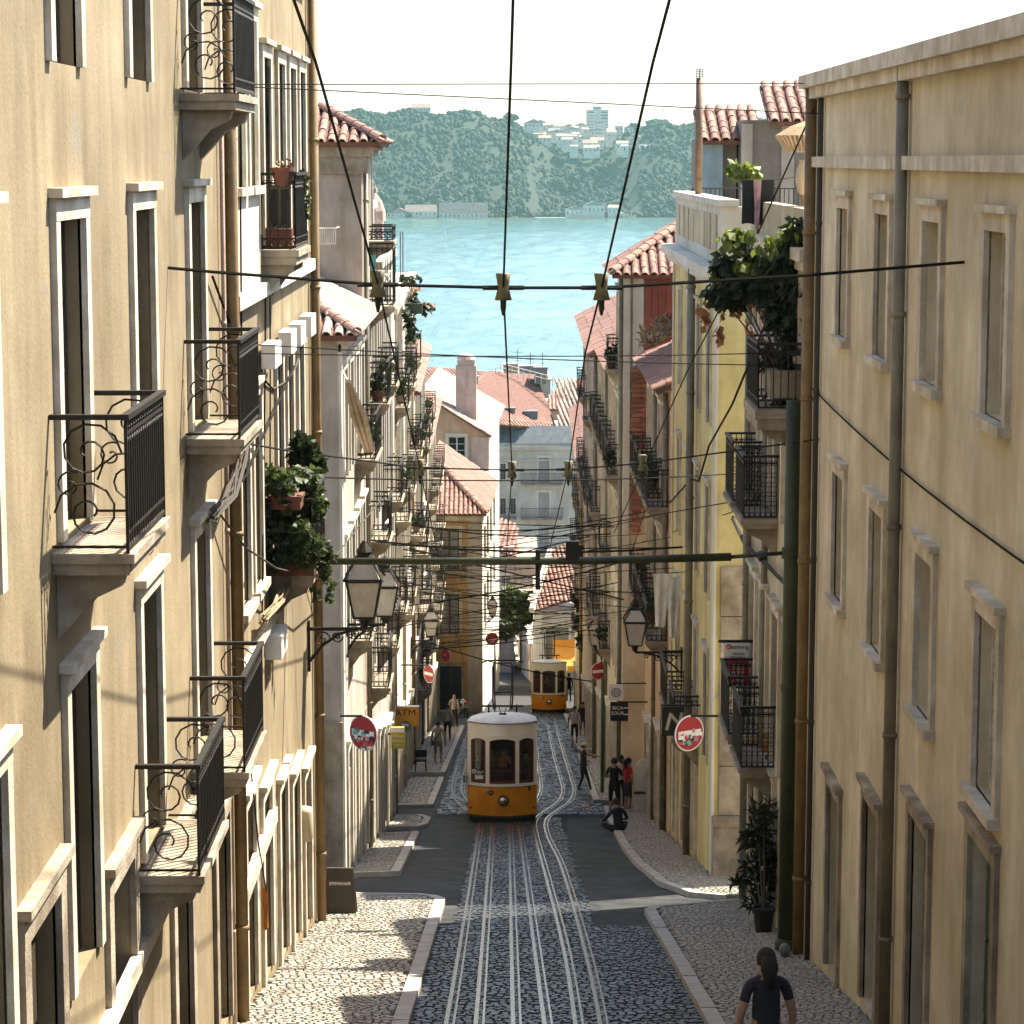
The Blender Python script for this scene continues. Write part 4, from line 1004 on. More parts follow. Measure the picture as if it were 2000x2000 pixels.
# R3 low ochre-peach house with weeds on its roof
B = Bld('house', 'peach house with weeds growing on its small clay roof', 1, 66.5, 77.5, 4.15, 4.1, -6.0, M['peach'], 4)
for d in (68, 70.6, 73.2, 75.8):
    for z in (-9.1, -12.7): 
        B.window(d, z, 1.0, 2.4, 'case', M['stone'], M['brown'], sill=False, p=.07); B.balcony(d, z-.05, 1.8, .6, 'ring')
    B.window(d, G(d)+.14, 1.15, 2.6, 'door', M['stone'], M['brown'], sill=False, p=.08, leaf='door')
B.pipe(67.2, .08, M['pipeg']); B.pipe(72, .06, M['pipeg']); B.finish()
roof(B.root, (3.75, 66.6, -6.0), (3.7, 77.4, -6.0), (6.4, 77.4, -4.9), (6.4, 66.6, -4.9), pitch=.27, step=.42)
# R4 red sided building
B = Bld('apartment_building', 'building with red boarded end wall, brick patch and clay hip roof', 1, 78.5, 83.6, 3.45, 3.44, -3.5, M['cream2'], 3.2)
for d in (79.9, 82.2):
    for z in (-6.6, -10.0, -13.4, -16.9):
        B.window(d, z, 1.05, 2.4, 'case', M['stone'], M['green'], sill=False, p=.07)
        if random.random() < .5: B.balcony(d, z-.05, 1.7, .42, 'ring')
    B.window(d, G(d)+.14, 1.15, 2.6, 'door', M['stone'], M['brown'], sill=False, p=.08, leaf='door')
B.pipe(78.9, .07, M['pipeg']); B.finish()
for i in range(11):
    x = 4.05+i*.22; mb = MB(); mb.box(x, x+.205, 78.36, 78.49, -9.5, -3.5); mb.build('siding_board', M['redpaint'], B.root)
mb = MB(); mb.box(3.42, 3.62, 78.38, 78.49, -14, -3.5); mb.box(3.7, 4.03, 78.38, 78.49, -6.3, -3.5); mb.build('corner_strip', M['white'], B.root)
brick = cached(('brick',), lambda: (lambda q: (q.box(-.14, .14, -.05, .0, -.055, .055), q.mesh('brick', M['bricks']))[1])(MB()))
nb = 0
for j in range(34):
    wdt = 3 if j < 22 else 2
    if j > 28: wdt = 1
    for i in range(wdt):
        place(brick, 'brick', B.root, (3.62+.16+i*.30+(.15 if j % 2 else 0)*(.4), 78.40, -6.45-j*.15), 0)
r = roof(B.root, (3.05, 78.1, -3.5), (7.0, 78.1, -3.5), (7.0, 81.5, -2.05), (5.4, 81.5, -2.05), pitch=.27, step=.42)
r2 = roof(B.root, (3.05, 78.1, -3.5), (3.05, 83.9, -3.5), (5.4, 83.9, -2.05), (5.4, 81.5, -2.05), single=False, pitch=.3, step=.5)
ridge(r, (3.05, 78.1, -3.42), (5.4, 81.5, -1.98), .15)
ridge(r, (5.4, 81.5, -1.98), (7.2, 81.5, -1.98), .15)
R4 = B
# R4b lower neighbour
B = Bld('apartment_building', 'lower cream building joined below the red boarded one', 1, 83.6, 100, 3.44, 3.4, -6.9, M['cream'], 4)
for d in (85.4, 88.6, 91.8, 95, 98.2):
    for z in (-9.9, -13.4, -16.9):
        B.window(d, z, 1.05, 2.4, 'case', M['stone'], M['green'], sill=False, p=.07)
        if random.random() < .55: B.balcony(d, z-.05, 1.7, .42, 'ring')
    B.window(d, G(d)+.14, 1.15, 2.6, 'door', M['stone'], M['brown'], sill=False, p=.08, leaf='door')
B.pipe(90, .07, M['pipeg']); B.finish()
roof(B.root, (3.1, 83.7, -6.9), (3.05, 99.6, -6.9), (5.4, 99.6, -5.8), (5.4, 83.7, -5.8), single=False, pitch=.3, step=.5)
# R5, R6
B = Bld('apartment_building', 'cream building with iron balconies past the red boarded wall', 1, 100, 124, 3.4, 3.5, -7.6, M['cream'], 5)
for d in (102, 105.4, 108.8, 112.2, 115.6, 119, 122.2):
    for z in (-10.9, -14.3, -17.8, -21.3):
        B.window(d, z, 1.05, 2.4, 'case', M['stone'], M['green'], sill=False, p=.07)
        if random.random() < .5: B.balcony(d, z-.05, 1.7, .42, 'ring')
    B.window(d, G(d)+.14, 1.15, 2.4, 'door', M['stone'], M['brown'], sill=False, p=.08, leaf='door')
B.pipe(101, .08, M['pipeg']); B.finish()
roof(B.root, (3.0, 99.7, -7.6), (3.1, 124, -7.6), (5.6, 124, -6.3), (5.6, 99.7, -6.3), single=False, pitch=.3, step=.5)
B = Bld('apartment_building', 'yellow building with black balconies low on the right row', 1, 124, 150, 3.5, 3.75, -14.6, M['yellow'], 5)
for d in (126, 129.6, 133.2, 136.8, 140.4, 144, 147.4):
    for z in (-17.9, -21.3, -24.6):
        B.window(d, z, 1.05, 2.4, 'case', M['stone'], M['brown'], sill=False, p=.07)
        if random.random() < .5: B.balcony(d, z-.05, 1.7, .42, 'ring')
    B.window(d, G(d)+.14, 1.15, 2.4, 'door', M['stone'], M['brown'], sill=False, p=.08, leaf='door')
B.pipe(125, .08, M['pipe']); B.finish()
roof(B.root, (3.15, 123.7, -14.6), (3.4, 150, -14.6), (6, 150, -13.2), (6, 123.7, -13.2), single=False, pitch=.3, step=.5)
# R7 low house with the clay roof facing up the street, yellow awning below
B = Front('house', 'low house with red clay roof and grey shutters behind the far tram', 167, 1.5, 5.5, -29.6, M['lilac'], 14)
B.window(3.0, -33.6, 1.5, 2.8, 'shut', M['stone'], M['pipeg'], sill=False); B.bar(1.48, 2.0, B.zb, -29.7, 0, .08, 'corner_pier', M['white'])
B.finish()
mb = MB(); mb.quad((1.49, 166.95, B.zb), (1.49, 181, B.zb), (1.49, 181, -29.6), (1.49, 166.95, -29.6)); mb.build('flank_wall', M['white'], B.root)
r = roof(B.root, (1.3, 166.5, -29.6), (5.6, 166.5, -28.3), (5.6, 173, -25.6), (2.6, 173, -26.6), pitch=.27, step=.42)
mb = MB(); mb.tube([(1.3, 166.4, -29.5), (2.6, 173, -26.5)], .22, 6); mb.build('verge', M['white'], B.root)
mb = MB(); mb.box(2.75, 4.6, 165.6, 166.95, -33.2, -33.1); 
for i in range(9):
    x = 2.7+i*.22
    mb.add([(x, 165.2, -33.0), (x+.22, 165.2, -33.0), (x+.22, 166.98, -31.6), (x, 166.98, -31.6)], [(0, 1, 2, 3)])
mb.box(2.7, 4.68, 165.18, 165.22, -33.4, -33.0); mb.build('awning', M['amber'], B.root)

# ------------------------------------------------------------------ STREET END: big grey corner building and roofs
B = Front('corner_building', 'large grey green building with curved corner and long iron balconies closing the street', 255, -2.6, 7.4, -28.2, M['greyw'], 22, zb=-52)
zs = (-32.2, -35.7, -39.2, -42.7, -46.2)
for z in zs:
    B.window(3.2, z, 1.1, 2.5, 'case', M['white'], M['blue'], sill=False)
    o = B.balcony(3.0, z-.05, 4.2, .6, 'plain', brackets=False)
    for X in (-1.8, -.9, 0.1): B.window(X, z+.3, .55, 1.6, 'case', M['white'], M['zinc'], t=.1)
    if z < -33: B.balcony(-.5, z-.05, 1.9, .5, 'plain', brackets=False)
B.bar(-2.6, 7.4, -28.9, -28.5, 0, .3, 'cornice', M['greyw']); B.bar(-2.6, 7.4, -30.0, -29.85, 0, .15, 'string_course', M['greyw'])
B.finish()
mb = MB()
N_ = 10
for z0, z1, p in ((-52, -28.2, 0), (-28.9, -28.5, .3)):
    pts = [(-2.6-5*(1-math.cos(math.pi/2*i/N_))*.0, 255) for i in range(1)]
mb.quad((-2.6, 255.0, -52), (-9.5, 246, -52), (-9.5, 246, -26.8), (-2.6, 255.0, -28.2)); mb.build('flank_wall', M['greyw'], B.root)
for i in range(5):
    for j, z in enumerate(zs):
        t = (i+.6)/5.4; x = -2.6-6.9*t; d = 255-9*t
        mb = MB(); mb.box(-.35, .35, -.06, .05, 0, 1.9, 0, Matrix.Translation((x, d, z+.2+1.2*t)) @ Matrix.Rotation(math.atan2(9, 6.9), 4, 'Z'))
        w_ = mb.build('window', M['wood'], B.root)
        mb = MB(); mb.box(-.26, .26, -.075, .06, .1, 1.8, 0, Matrix.Translation((x, d, z+.2+1.2*t)) @ Matrix.Rotation(math.atan2(9, 6.9), 4, 'Z')); mb.build('pane', M['glass'], w_)
# mansard: grey dormer band then red roof
mb = MB(); mb.quad((-2.6, 255, -28.2), (7.6, 254.8, -28.2), (7.2, 256.2, -26.6), (-2.8, 256.4, -26.6)); mb.quad((-9.6, 246, -26.8), (-2.6, 255, -28.2), (-2.8, 256.4, -26.6), (-9.6, 247.4, -25.2)); mb.build('mansard', M['zinc'], B.root)
for i in range(7):
    t = i/6.5; x = -2.9-6.2*t; d = 255.4-8.2*t; z = -27.9+1.3*t
    mb = MB(); mb.box(-.3, .3, -.5, .5, 0, 1.0, 0, Matrix.Translation((x, d, z)) @ Matrix.Rotation(math.atan2(9, 6.9), 4, 'Z')); dm = mb.build('dormer', M['zinc'], B.root)
    mb = MB(); mb.box(-.4, .4, -.6, .6, 1.0, 1.08, 0, Matrix.Translation((x, d, z)) @ Matrix.Rotation(math.atan2(9, 6.9), 4, 'Z')); mb.build('dormer_cap', M['acwhite'], dm)
r = roof(B.root, (-9.4, 247.6, -25.1), (4.6, 258.5, -27.2), (2.5, 268, -22.4), (-9.4, 262, -21.4), single=False, pitch=.42, step=.8)
r = roof(B.root, (4.6, 256.2, -27.4), (8.6, 257, -27.2), (8.6, 268, -22.0), (4.8, 264, -23.6), single=False, pitch=.42, step=.8, m='tilel')
for (x, d, z) in ((-1.6, 258, -25.6), (-.4, 258.5, -25.8), (1.9, 259.3, -26.2), (-4.2, 262, -22.9), (-3.9, 258, -24.4), (3.0, 266, -22.3)):
    mb = MB(); mb.box(x-.7, x+.7, d-.8, d+.8, z-.9, z+.75); mb.box(x-.78, x+.78, d-.88, d+.88, z+.75, z+.85); mb.build('chimney_block', M['zinc'], B.root)
mb = MB()
for i in range(13):
    t = i/12; x = -1.2+7.2*t; d = 266-3*t; z = -21.9-1.6*t; mb.tube([(x, d, z-.3), (x, d, z+.8)], .04, 4)
mb.tube([(-1.2, 266, -21.1), (6, 263, -22.7)], .05, 4); mb.tube([(-1.2, 266, -21.5), (6, 263, -23.1)], .04, 4); mb.build('roof_railing', M['wood'], B.root)
# further roofs
def far_roof(label, px0, px1, pye, pyr, d, wallm, m='tile', drop=6, mono=True):
    a, b = at(px0, pye, d), at(px1, pye, d); rz = at((px0+px1)/2, pyr, d+7).z
    r = root('far_house', label, 'building', ((a.x+b.x)/2, d, a.z-drop))
    mb = MB(); mb.box(a.x, b.x, d, d+14, a.z-drop, a.z); mb.build('wall', wallm, r)
    roof(r, (a.x-.3, d-.3, a.z), (b.x+.3, d-.3, a.z), (b.x-1.5, d+7, rz), (a.x+1.5, d+7, rz), single=False, pitch=.45, step=.9, m=m)
    return r
far_roof('grey roofed house showing left of the broad chimney', 835, 900, 745, 722, 285, M['lilac'])
far_roof('red roofed house behind the broad chimney', 925, 1000, 790, 752, 290, M['lilac'])
far_roof('pink roofed hall beyond the roof railing', 1060, 1150, 800, 762, 292, M['pink'])
far_roof('low pale building at the water side with a flat roof', 1090, 1180, 762, 742, 310, M['cream'], 'tilel')
far_roof('grey roofed shed just above the river edge', 965, 1075, 742, 730, 318, M['greyw'])
for lab, px, py0, py1, d, w, mm in (('square cement stack standing on the far roofs left of the centre wire', 997, 712, 745, 312, 28, 'stone2'), ('flat grey block on the far roofs right of the centre wire', 1035, 716, 745, 314, 42, 'zinc'), ('small cream dormer box on the far roofs near the right wire', 1145, 722, 750, 312, 18, 'cream'), ('short zinc stack on the red far roof', 972, 728, 752, 296, 14, 'zinc')):
    a = at(px-w/2, py1, d); b = at(px+w/2, py0, d); r = root('roof_stack', lab, 'chimney', ((a.x+b.x)/2, d, a.z))
    mb = MB(); mb.box(a.x, b.x, d, d+1.5, a.z-1.5, b.z); mb.build('shaft', M[mm], r); mb = MB(); mb.box(a.x-.1, b.x+.1, d-.1, d+1.6, b.z, b.z+.15); mb.build('cap', M['stone'], r)
# rose house seen in the gap beyond the ochre corner house
B = Front('house', 'rose house with white trim seen past the white flank of the ochre corner', 200, -1.6, .15, -30.4, M['pink'], 12)
B.window(-.5, -34.5, .8, 1.8, 'case', M['white'], M['wood']); B.finish()
roof(B.root, (-1.7, 199.7, -30.4), (.4, 199.7, -31.2), (.4, 204, -29.2), (-1.7, 204, -28.6), pitch=.35, step=.6, single=False)
B = Front('house', 'brown rendered house low in the gap beside the rose house', 215, -.2, 2.2, -33.5, M['stone2'], 12); B.window(.9, -38, .9, 1.8, 'case', M['stone'], M['brown']); B.finish()

for (da, db, Xa, Xb, zt_, lab, mm) in ((181.3, 205, 1.45, .6, -34.6, 'shaded mauve house front descending behind the far tram', 'pink'), (205, 246, .6, -.5, -40.6, 'lowest shaded house front before the grey corner building', 'lilac')):
    B = Bld('row_house', lab, 1, da, db, Xa, Xb, zt_, M[mm], 6)
    d = da+2.5
    while d < db-1.5:
        B.window(d, G(d)+.2, 1.1, 2.2, 'door', M['stone'], M['brown'], sill=False, leaf='door'); d += 4.6
    B.cornice(); B.finish()
# ================================================================== PEOPLE
SKIN = {}
def skinmat(rgb):
    return cached(('skin', rgb), lambda: mottled('skin', rgb, (rgb[0]*.8, rgb[1]*.75, rgb[2]*.7), 9, 0, 0, 40, .6))
def clothmat(rgb):
    return cached(('cloth', rgb), lambda: mottled('cloth', rgb, (rgb[0]*.7, rgb[1]*.7, rgb[2]*.7), 6, 0, .3, 120, .9))
def person(label, loc, face=0.0, h=1.74, top=(.3, .3, .3), bottom=(.02, .02, .02), skin=(.42, .25, .17), hair=(.02, .015, .012), pose='stand', shorts=False, sleeve='short', shoes=(.03, .03, .03), hat=None, bald=False, bag=False, longhair=False, group='people in the street'):
    """local axes: x to the person's right, y the way they face, z up"""
    k = h/1.74; J = {}
    J['pelvis'] = V(0, 0, .93); J['waist'] = V(0, 0, 1.08); J['chest'] = V(0, .01, 1.28); J['neck0'] = V(0, 0, 1.44); J['neck'] = V(0, .01, 1.5); J['head'] = V(0, .025, 1.60); J['crown'] = V(0, .02, 1.69)
    for s, n in ((-1, 'l'), (1, 'r')):
        J['sh'+n] = V(s*.17, 0, 1.40); J['el'+n] = V(s*.245, -.02, 1.13); J['wr'+n] = V(s*.26, .05, .89)
        J['hip'+n] = V(s*.095, 0, .88); J['kn'+n] = V(s*.11, .02, .49); J['an'+n] = V(s*.115, -.02, .09); J['to'+n] = V(s*.13, .14, .04)
    if pose == 'walk':
        J['knr'] = V(.1, .16, .5); J['anr'] = V(.1, .22, .1); J['tor'] = V(.11, .38, .07); J['knl'] = V(-.1, -.02, .48); J['anl'] = V(-.1, -.28, .14); J['tol'] = V(-.11, -.16, .04)
        J['ell'] = V(-.25, .1, 1.14); J['wrl'] = V(-.22, .28, .98); J['elr'] = V(.25, -.14, 1.15); J['wrr'] = V(.26, -.18, .9)
    if pose == 'point':
        J['elr'] = V(.2, .26, 1.32); J['wrr'] = V(.2, .5, 1.26); J['knr'] = V(.16, .12, .49); J['anr'] = V(.24, .2, .09); J['tor'] = V(.27, .35, .04)
        J['anl'] = V(-.18, -.12, .09); J['tol'] = V(-.2, .03, .04); J['ell'] = V(-.26, .02, 1.13); J['wrl'] = V(-.2, .2, 1.05)
    if pose == 'bag':
        J['ell'] = V(-.27, .03, 1.14); J['wrl'] = V(-.2, .16, 1.0)
    if pose == 'phone':
        J['elr'] = V(.26, .04, 1.14); J['wrr'] = V(.13, .26, 1.22); J['ell'] = V(-.26, .04, 1.14); J['wrl'] = V(-.12, .25, 1.2)
    if pose == 'hold':
        J['elr'] = V(.28, .08, 1.3); J['wrr'] = V(.2, .2, 1.52)
    dz = 0
    if pose == 'sit':
        for q in ('pelvis', 'waist', 'chest', 'neck0', 'neck', 'head', 'crown', 'shl', 'shr', 'ell', 'elr', 'wrl', 'wrr'): J[q].z -= .80
        for q, f in (('waist', .02), ('chest', .06), ('neck0', .1), ('neck', .13), ('head', .17), ('crown', .19), ('shl', .08), ('shr', .08)): J[q].y += f
        for s, n in ((-1, 'l'), (1, 'r')):
            J['hip'+n] = V(s*.1, .02, .1); J['kn'+n] = V(s*.36, .3, .22); J['an'+n] = V(s*-.1, .42, .08); J['to'+n] = V(s*-.2, .5, .05)
            J['el'+n] = V(s*.33, .18, .36); J['wr'+n] = V(s*.3, .4, .28)
    rad = dict(pelvis=(.15, .11), waist=(.135, .1), chest=(.155, .11), neck0=(.085, .07), neck=(.055, .055), head=(.077, .092), crown=(.05, .06), sh=.062, el=.043, wr=.03, hip=.088, kn=.056, an=.04, to=.034)
    names = list(J); idx = {n: i for i, n in enumerate(names)}
    E = [('pelvis', 'waist'), ('waist', 'chest'), ('chest', 'neck0'), ('neck0', 'neck'), ('neck', 'head'), ('head', 'crown')]
    for n in 'lr': E += [('neck0', 'sh'+n), ('sh'+n, 'el'+n), ('el'+n, 'wr'+n), ('pelvis', 'hip'+n), ('hip'+n, 'kn'+n), ('kn'+n, 'an'+n), ('an'+n, 'to'+n)]
    me = bpy.data.meshes.new('skel'); me.from_pydata([J[n]*k for n in names], [(idx[a], idx[b]) for a, b in E], [])
    ob = bpy.data.objects.new('skel', me); col.objects.link(ob)
    md = ob.modifiers.new('Skin', 'SKIN'); md.use_smooth_shade = True
    if not me.skin_vertices: pass
    for n in names:
        r = rad.get(n) or rad[n[:-1]]
        if not isinstance(r, tuple): r = (r, r)
        sv = me.skin_vertices[0].data[idx[n]]; sv.radius = (r[0]*k, r[1]*k); sv.use_root = (n == 'pelvis')
    sd = ob.modifiers.new('Sub', 'SUBSURF'); sd.levels = 1; sd.render_levels = 1
    dg = bpy.context.evaluated_depsgraph_get(); ev = ob.evaluated_get(dg); m2 = bpy.data.meshes.new_from_object(ev)
    bpy.data.objects.remove(ob)
    m2.name = 'person_body'; m2.materials.clear()
    for q in (skinmat(skin), clothmat(top), clothmat(bottom), clothmat(shoes)): m2.materials.append(q)
    # hands, part of the same mesh
    import bmesh
    bm = bmesh.new(); bm.from_mesh(m2)
    def bone(c):
        best = None
        for a, b in E:
            A, Bv = J[a]*k, J[b]*k; t = max(0, min(1, (c-A).dot(Bv-A)/max(1e-9, (Bv-A).length_squared))); dd = (A+(Bv-A)*t-c).length
            if best is None or dd < best[0]: best = (dd, a, b, t)
        return best[1:]
    for f in bm.faces:
        a, b, t = bone(f.calc_center_median()); mi = 0
        pair = (a.rstrip('lr') if a not in ('pelvis',) else a, b.rstrip('lr') if b not in ('pelvis',) else b)
        if a in ('pelvis',) and b == 'waist': mi = 2 if t < .35 else 1
        elif a in ('waist', 'chest'): mi = 1
        elif a == 'neck0' and b.startswith('sh'): mi = 1
        elif a == 'neck0': mi = 1 if t < .2 else 0
        elif a.startswith('sh'): mi = 1 if (sleeve == 'short' and t < .62) or sleeve == 'long' else (1 if t < .12 else 0)
        elif a.startswith('el'): mi = 1 if sleeve == 'long' else 0
        elif a == 'pelvis': mi = 2
        elif a.startswith('hip'): mi = 2
        elif a.startswith('kn'): mi = (2 if t < .05 else 0) if shorts else 2
        if a.startswith('an') or (a.startswith('kn') and t > .93): mi = 3
        f.material_index = mi; f.smooth = True
    bm.to_mesh(m2); bm.free()
    vs = [tuple(v.co) for v in m2.vertices]; fs = [tuple(p.vertices) for p in m2.polygons]; mi = [p.material_index for p in m2.polygons]
    hb = MB()
    for n, s in (('l', -1), ('r', 1)):
        w, e = J['wr'+n]*k, J['el'+n]*k; t = (w-e).normalized(); a = t.cross(V(0, 1, 0.3)).normalized(); b = t.cross(a)
        hb.tube([w-t*.01, w+t*.04, w+t*.085], [.026*k, .034*k, .03*k], 6)
        for i in range(4):
            o = a*((i-1.5)*.017); L = (.062, .075, .07, .055)[i]
            hb.tube([w+t*.08+o, w+t*(.08+L*.55)+o+b*.006, w+t*(.08+L)+o+b*.022], [.009, .008, .006], 5)
        hb.tube([w+t*.02+a*.028*s, w+t*.05+a*.05*s+b*.008, w+t*.08+a*.056*s+b*.016], [.011, .010, .008], 5)
    # nose and ears
    hd = J['head']*k
    hb.tube([hd+V(0, .085, .03)*k, hd+V(0, .118, -.012)*k, hd+V(0, .088, -.02)*k], [.008, .014, .01], 5)
    for s in (-1, 1): hb.ball(hd+V(s*.08, .0, .0)*k, .012, .022, .032, 6, 4)
    o_ = len(vs); vs += hb.v; fs += [tuple(i+o_ for i in f) for f in hb.f]; mi += [0]*len(hb.f)
    body = bpy.data.meshes.new('body'); body.from_pydata(vs, [], fs)
    for q in m2.materials: body.materials.append(q)
    body.polygons.foreach_set('material_index', mi); body.polygons.foreach_set('use_smooth', [True]*len(fs)); body.update(); bpy.data.meshes.remove(m2)
    rt = root('person', label, 'person', loc, group); rt.rotation_euler = (0, 0, face)
    sub(body, 'body', rt)
    ex = MB()
    for s in (-1, 1): ex.ball(hd+V(s*.032, .083, .018)*k, .011, .008, .008, 6, 4)
    sub(ex.mesh('eyes', M['black'], smooth=True), 'eyes', rt)
    mo = MB(); mo.box(hd.x-.022, hd.x+.022, hd.y+.082*k, hd.y+.09*k, hd.z-.052*k, hd.z-.044*k); sub(mo.mesh('mouth', mat('lips', (.25, .08, .07), .6) if 'lips' not in CACHE else CACHE['lips']), 'mouth', rt)
    if not bald:
        hm = MB(); n, kk = 12, 7; c = hd+V(0, -.012, .028)*k; vs = []; 
        for i in range(kk+1):
            a = math.pi/2-(math.pi*.62)*i/kk
            for j in range(n):
                q = 2*math.pi*j/n; front = max(0, math.sin(q)); aa = a+front*max(0, .75-a)*.55*(i/kk)
                vs.append(c+V(.092*math.cos(aa)*math.cos(q), .108*math.cos(aa)*math.sin(q), .115*math.sin(aa))*k)
        hm.add(vs, [(i*n+j, i*n+(j+1) % n, (i+1)*n+(j+1) % n, (i+1)*n+j) for i in range(kk) for j in range(n)])
        if longhair: hm.tube([c+V(0, -.06, .05)*k, c+V(0, -.11, -.06)*k, c+V(0, -.1, -.25)*k], [.07, .085, .03], 8)
        sub(hm.mesh('hair', clothmat(hair), smooth=True), 'hair', rt)
    if hat:
        hm = MB(); c = hd+V(0, 0, .05)*k; hm.ball(c+V(0, 0, .02), .105, .115, .075, 12, 6); hm.lathe([(.10, -.005), (.12, .0), (.1, .01)], 12, c+V(0, .02, 0)); hm.box(-.07, .07, c.y+.08, c.y+.19, c.z-.012, c.z+.0); sub(hm.mesh('cap', clothmat(hat), smooth=True), 'cap', rt)
    if bag:
        bm_ = MB(); bm_.tube([J['shr']*k+V(-.03, -.09, .05), V(0, -.15, 1.22)*k, V(-.16, -.12, 1.0)*k], .016, 6); bm_.tube([J['shr']*k+V(-.03, .06, .06), V(0, .14, 1.22)*k, V(-.16, .1, 1.0)*k], .016, 6); bm_.box(-.25*k, -.17*k, -.12, .1, .82*k, 1.02*k)
        sub(bm_.mesh('shoulder_bag', M['black']), 'shoulder_bag', rt)
    return rt
CACHE['lips'] = mat('lips', (.25, .08, .07), .6)

# ================================================================== TRAMS
def tram(label):
    rt = root('funicular_tram', label, 'tram', (0, 0, 0), 'yellow funicular trams'); W = .98; LEN = 8.6
    # front plan: bowed towards the viewer (-y)
    fy = lambda x: .30*(x/W)**2 - .30
    def strip_(x0, x1, zlo, zhi, name, m, n=14, th=.05, push=0.0, parent=rt, smooth=True):
        mb = MB(); vs = []
        zl = zlo if callable(zlo) else (lambda x: zlo); zh = zhi if callable(zhi) else (lambda x: zhi)
        for i in range(n+1):
            x = x0+(x1-x0)*i/n; y = fy(x)-push
            vs += [(x, y, zl(x)), (x, y, zh(x)), (x, y+th, zl(x)), (x, y+th, zh(x))]
        fs = []
        for i in range(n):
            a = i*4; b = a+4; fs += [(a, b, b+1, a+1), (a+2, a+3, b+3, b+2), (a+1, b+1, b+3, a+3), (a, a+2, b+2, b)]
        fs += [(0, 1, 3, 2), (n*4, n*4+2, n*4+3, n*4+1)]
        mb.add(vs, fs); return mb.build(name, m, parent)
    strip_(-W, W, .22, 1.12, 'front_panel', M['tramy']); strip_(-W, W, .2, .26, 'lower_trim', M['brown'], push=.012)
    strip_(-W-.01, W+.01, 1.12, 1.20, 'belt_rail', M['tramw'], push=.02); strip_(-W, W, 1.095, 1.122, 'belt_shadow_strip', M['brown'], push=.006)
    arch = lambda c, hw: (lambda x: 2.53-.07*((x-c)/hw)**2)
    wins = ((-.905, -.48), (-.37, .38), (.49, .905))
    # pillars
    for a, b in ((-W, -.905), (-.48, -.37), (.38, .49), (.905, W)): strip_(a, b, 1.20, 2.46, 'pillar', M['tramw'], 3)
    def lower_edge(x):
        for a, b in wins:
            if a <= x <= b: return arch((a+b)/2, (b-a)/2)(x)
        return 2.46
    strip_(-W, W, lower_edge, 3.0, 'front_board', M['tramw'], 40); strip_(-W-.012, W+.012, 2.62, 2.635, 'moulding', M['tramw'], push=.012)
    for a, b in wins:
        f = strip_(a, a+.05, 1.20, 2.47, 'window_frame', M['mahog'], 2, push=-.03); 
        strip_(b-.05, b, 1.20, 2.47, 'frame_side', M['mahog'], 2, push=-.03, parent=f); strip_(a+.05, b-.05, 1.20, 1.28, 'frame_bottom', M['mahog'], 5, push=-.03, parent=f)
        strip_(a+.05, b-.05, 1.28, arch((a+b)/2, (b-a)/2), 'pane', M['clear'], 5, push=-.045, th=.006, parent=f)
    a, b = wins[1]; strip_(a+.05, b-.05, 1.56, 1.60, 'sash_bar', M['mahog'], 5, push=-.035)
    # headlight, emblem ring, fittings
    mb = MB(); mb.lathe([(.165, -.33), (.16, -.37), (.13, -.40), (.11, -.395)], 20, (0.03, 0, .72), axis='y'); hl = mb.build('headlight', M['brown'], rt, smooth=True)
    mb = MB(); mb.ball((.03, -.385, .72), .125, .07, .125, 16, 10); mb.build('lens', M['chrome'], hl, smooth=True)
    mb = MB(); ring(mb, (-.43, fy(-.43)-.02, .95), .07, .022, 'x', 16); e = mb.build('emblem_ring', M['brass'], rt, smooth=True)
    mb = MB(); ring(mb, (-.33, fy(-.33)-.02, .95), .06, .018, 'x', 16); mb.build('emblem_ring', M['brown'], rt, smooth=True)
    mb = MB(); mb.box(.75, .81, fy(.78)-.04, fy(.78)+.0, .98, 1.1); mb.build('hook', M['black'], rt); mb = MB(); mb.box(.455, .47, fy(.46)-.02, fy(.46), .96, 1.08); mb.build('bracket', M['brown'], rt)
    # sides
    for s in (-1, 1):
        x = s*W
        mb = MB(); mb.box(x-.025, x+.025, 0.0, LEN, .3, 1.12); mb.build('side_panel', M['tramy'], rt)
        mb = MB(); mb.box(x-.03, x+.035, 0, LEN, 1.12, 1.2); mb.build('belt_rail', M['tramw'], rt)
        mb = MB(); mb.box(x-.025, x+.025, 0, LEN, 2.5, 3.0); mb.build('side_board', M['tramw'], rt)
        for i in range(7):
            y = .08+i*(LEN-.16)/6; mb = MB(); mb.box(x-.03, x+.03, y-.08, y+.08, 1.2, 2.5); mb.build('pillar', M['tramw'], rt)
            if i < 6 and i % 2 == 0:
                mb = MB(); mb.box(x-.006, x+.006, y+.08, y+(LEN-.16)/6-.08, 1.2, 2.5); mb.build('side_pane', M['clear'], rt)
        mb = MB(); mb.tube([(x+s*.06, -.1, .9), (x+s*.08, -.1, 1.5), (x+s*.08, -.1, 1.9)], .016, 6); mb.build('handrail', M['brass'], rt)
    mb = MB(); mb.box(-W-.16, -W-.04, -.1, .0, 1.2, 1.42); mb.tube([(-W, 0, 1.2), (-W-.1, -.05, 1.2)], .015, 5); mb.build('mirror', M['zinc'], rt)
    # underframe follows the slope, buffers
    mb = MB(); sl = -.19; vs = []
    pl = [(-W, 0), (-W*.6, -.2), (0, -.28), (W*.6, -.2), (W, 0), (W, LEN), (-W, LEN)]
    vs = [(x*.985, y*.985+.01, .31) for x, y in pl]+[(x*.985, y*.985+.01, .07+sl*max(0, y)) for x, y in pl]; n = len(pl)
    mb.add(vs, [tuple(range(n)), tuple(range(n, 2*n))[::-1]]+[(i, n+i, n+(i+1) % n, (i+1) % n) for i in range(n)]); mb.build('underframe', M['blackm'], rt)
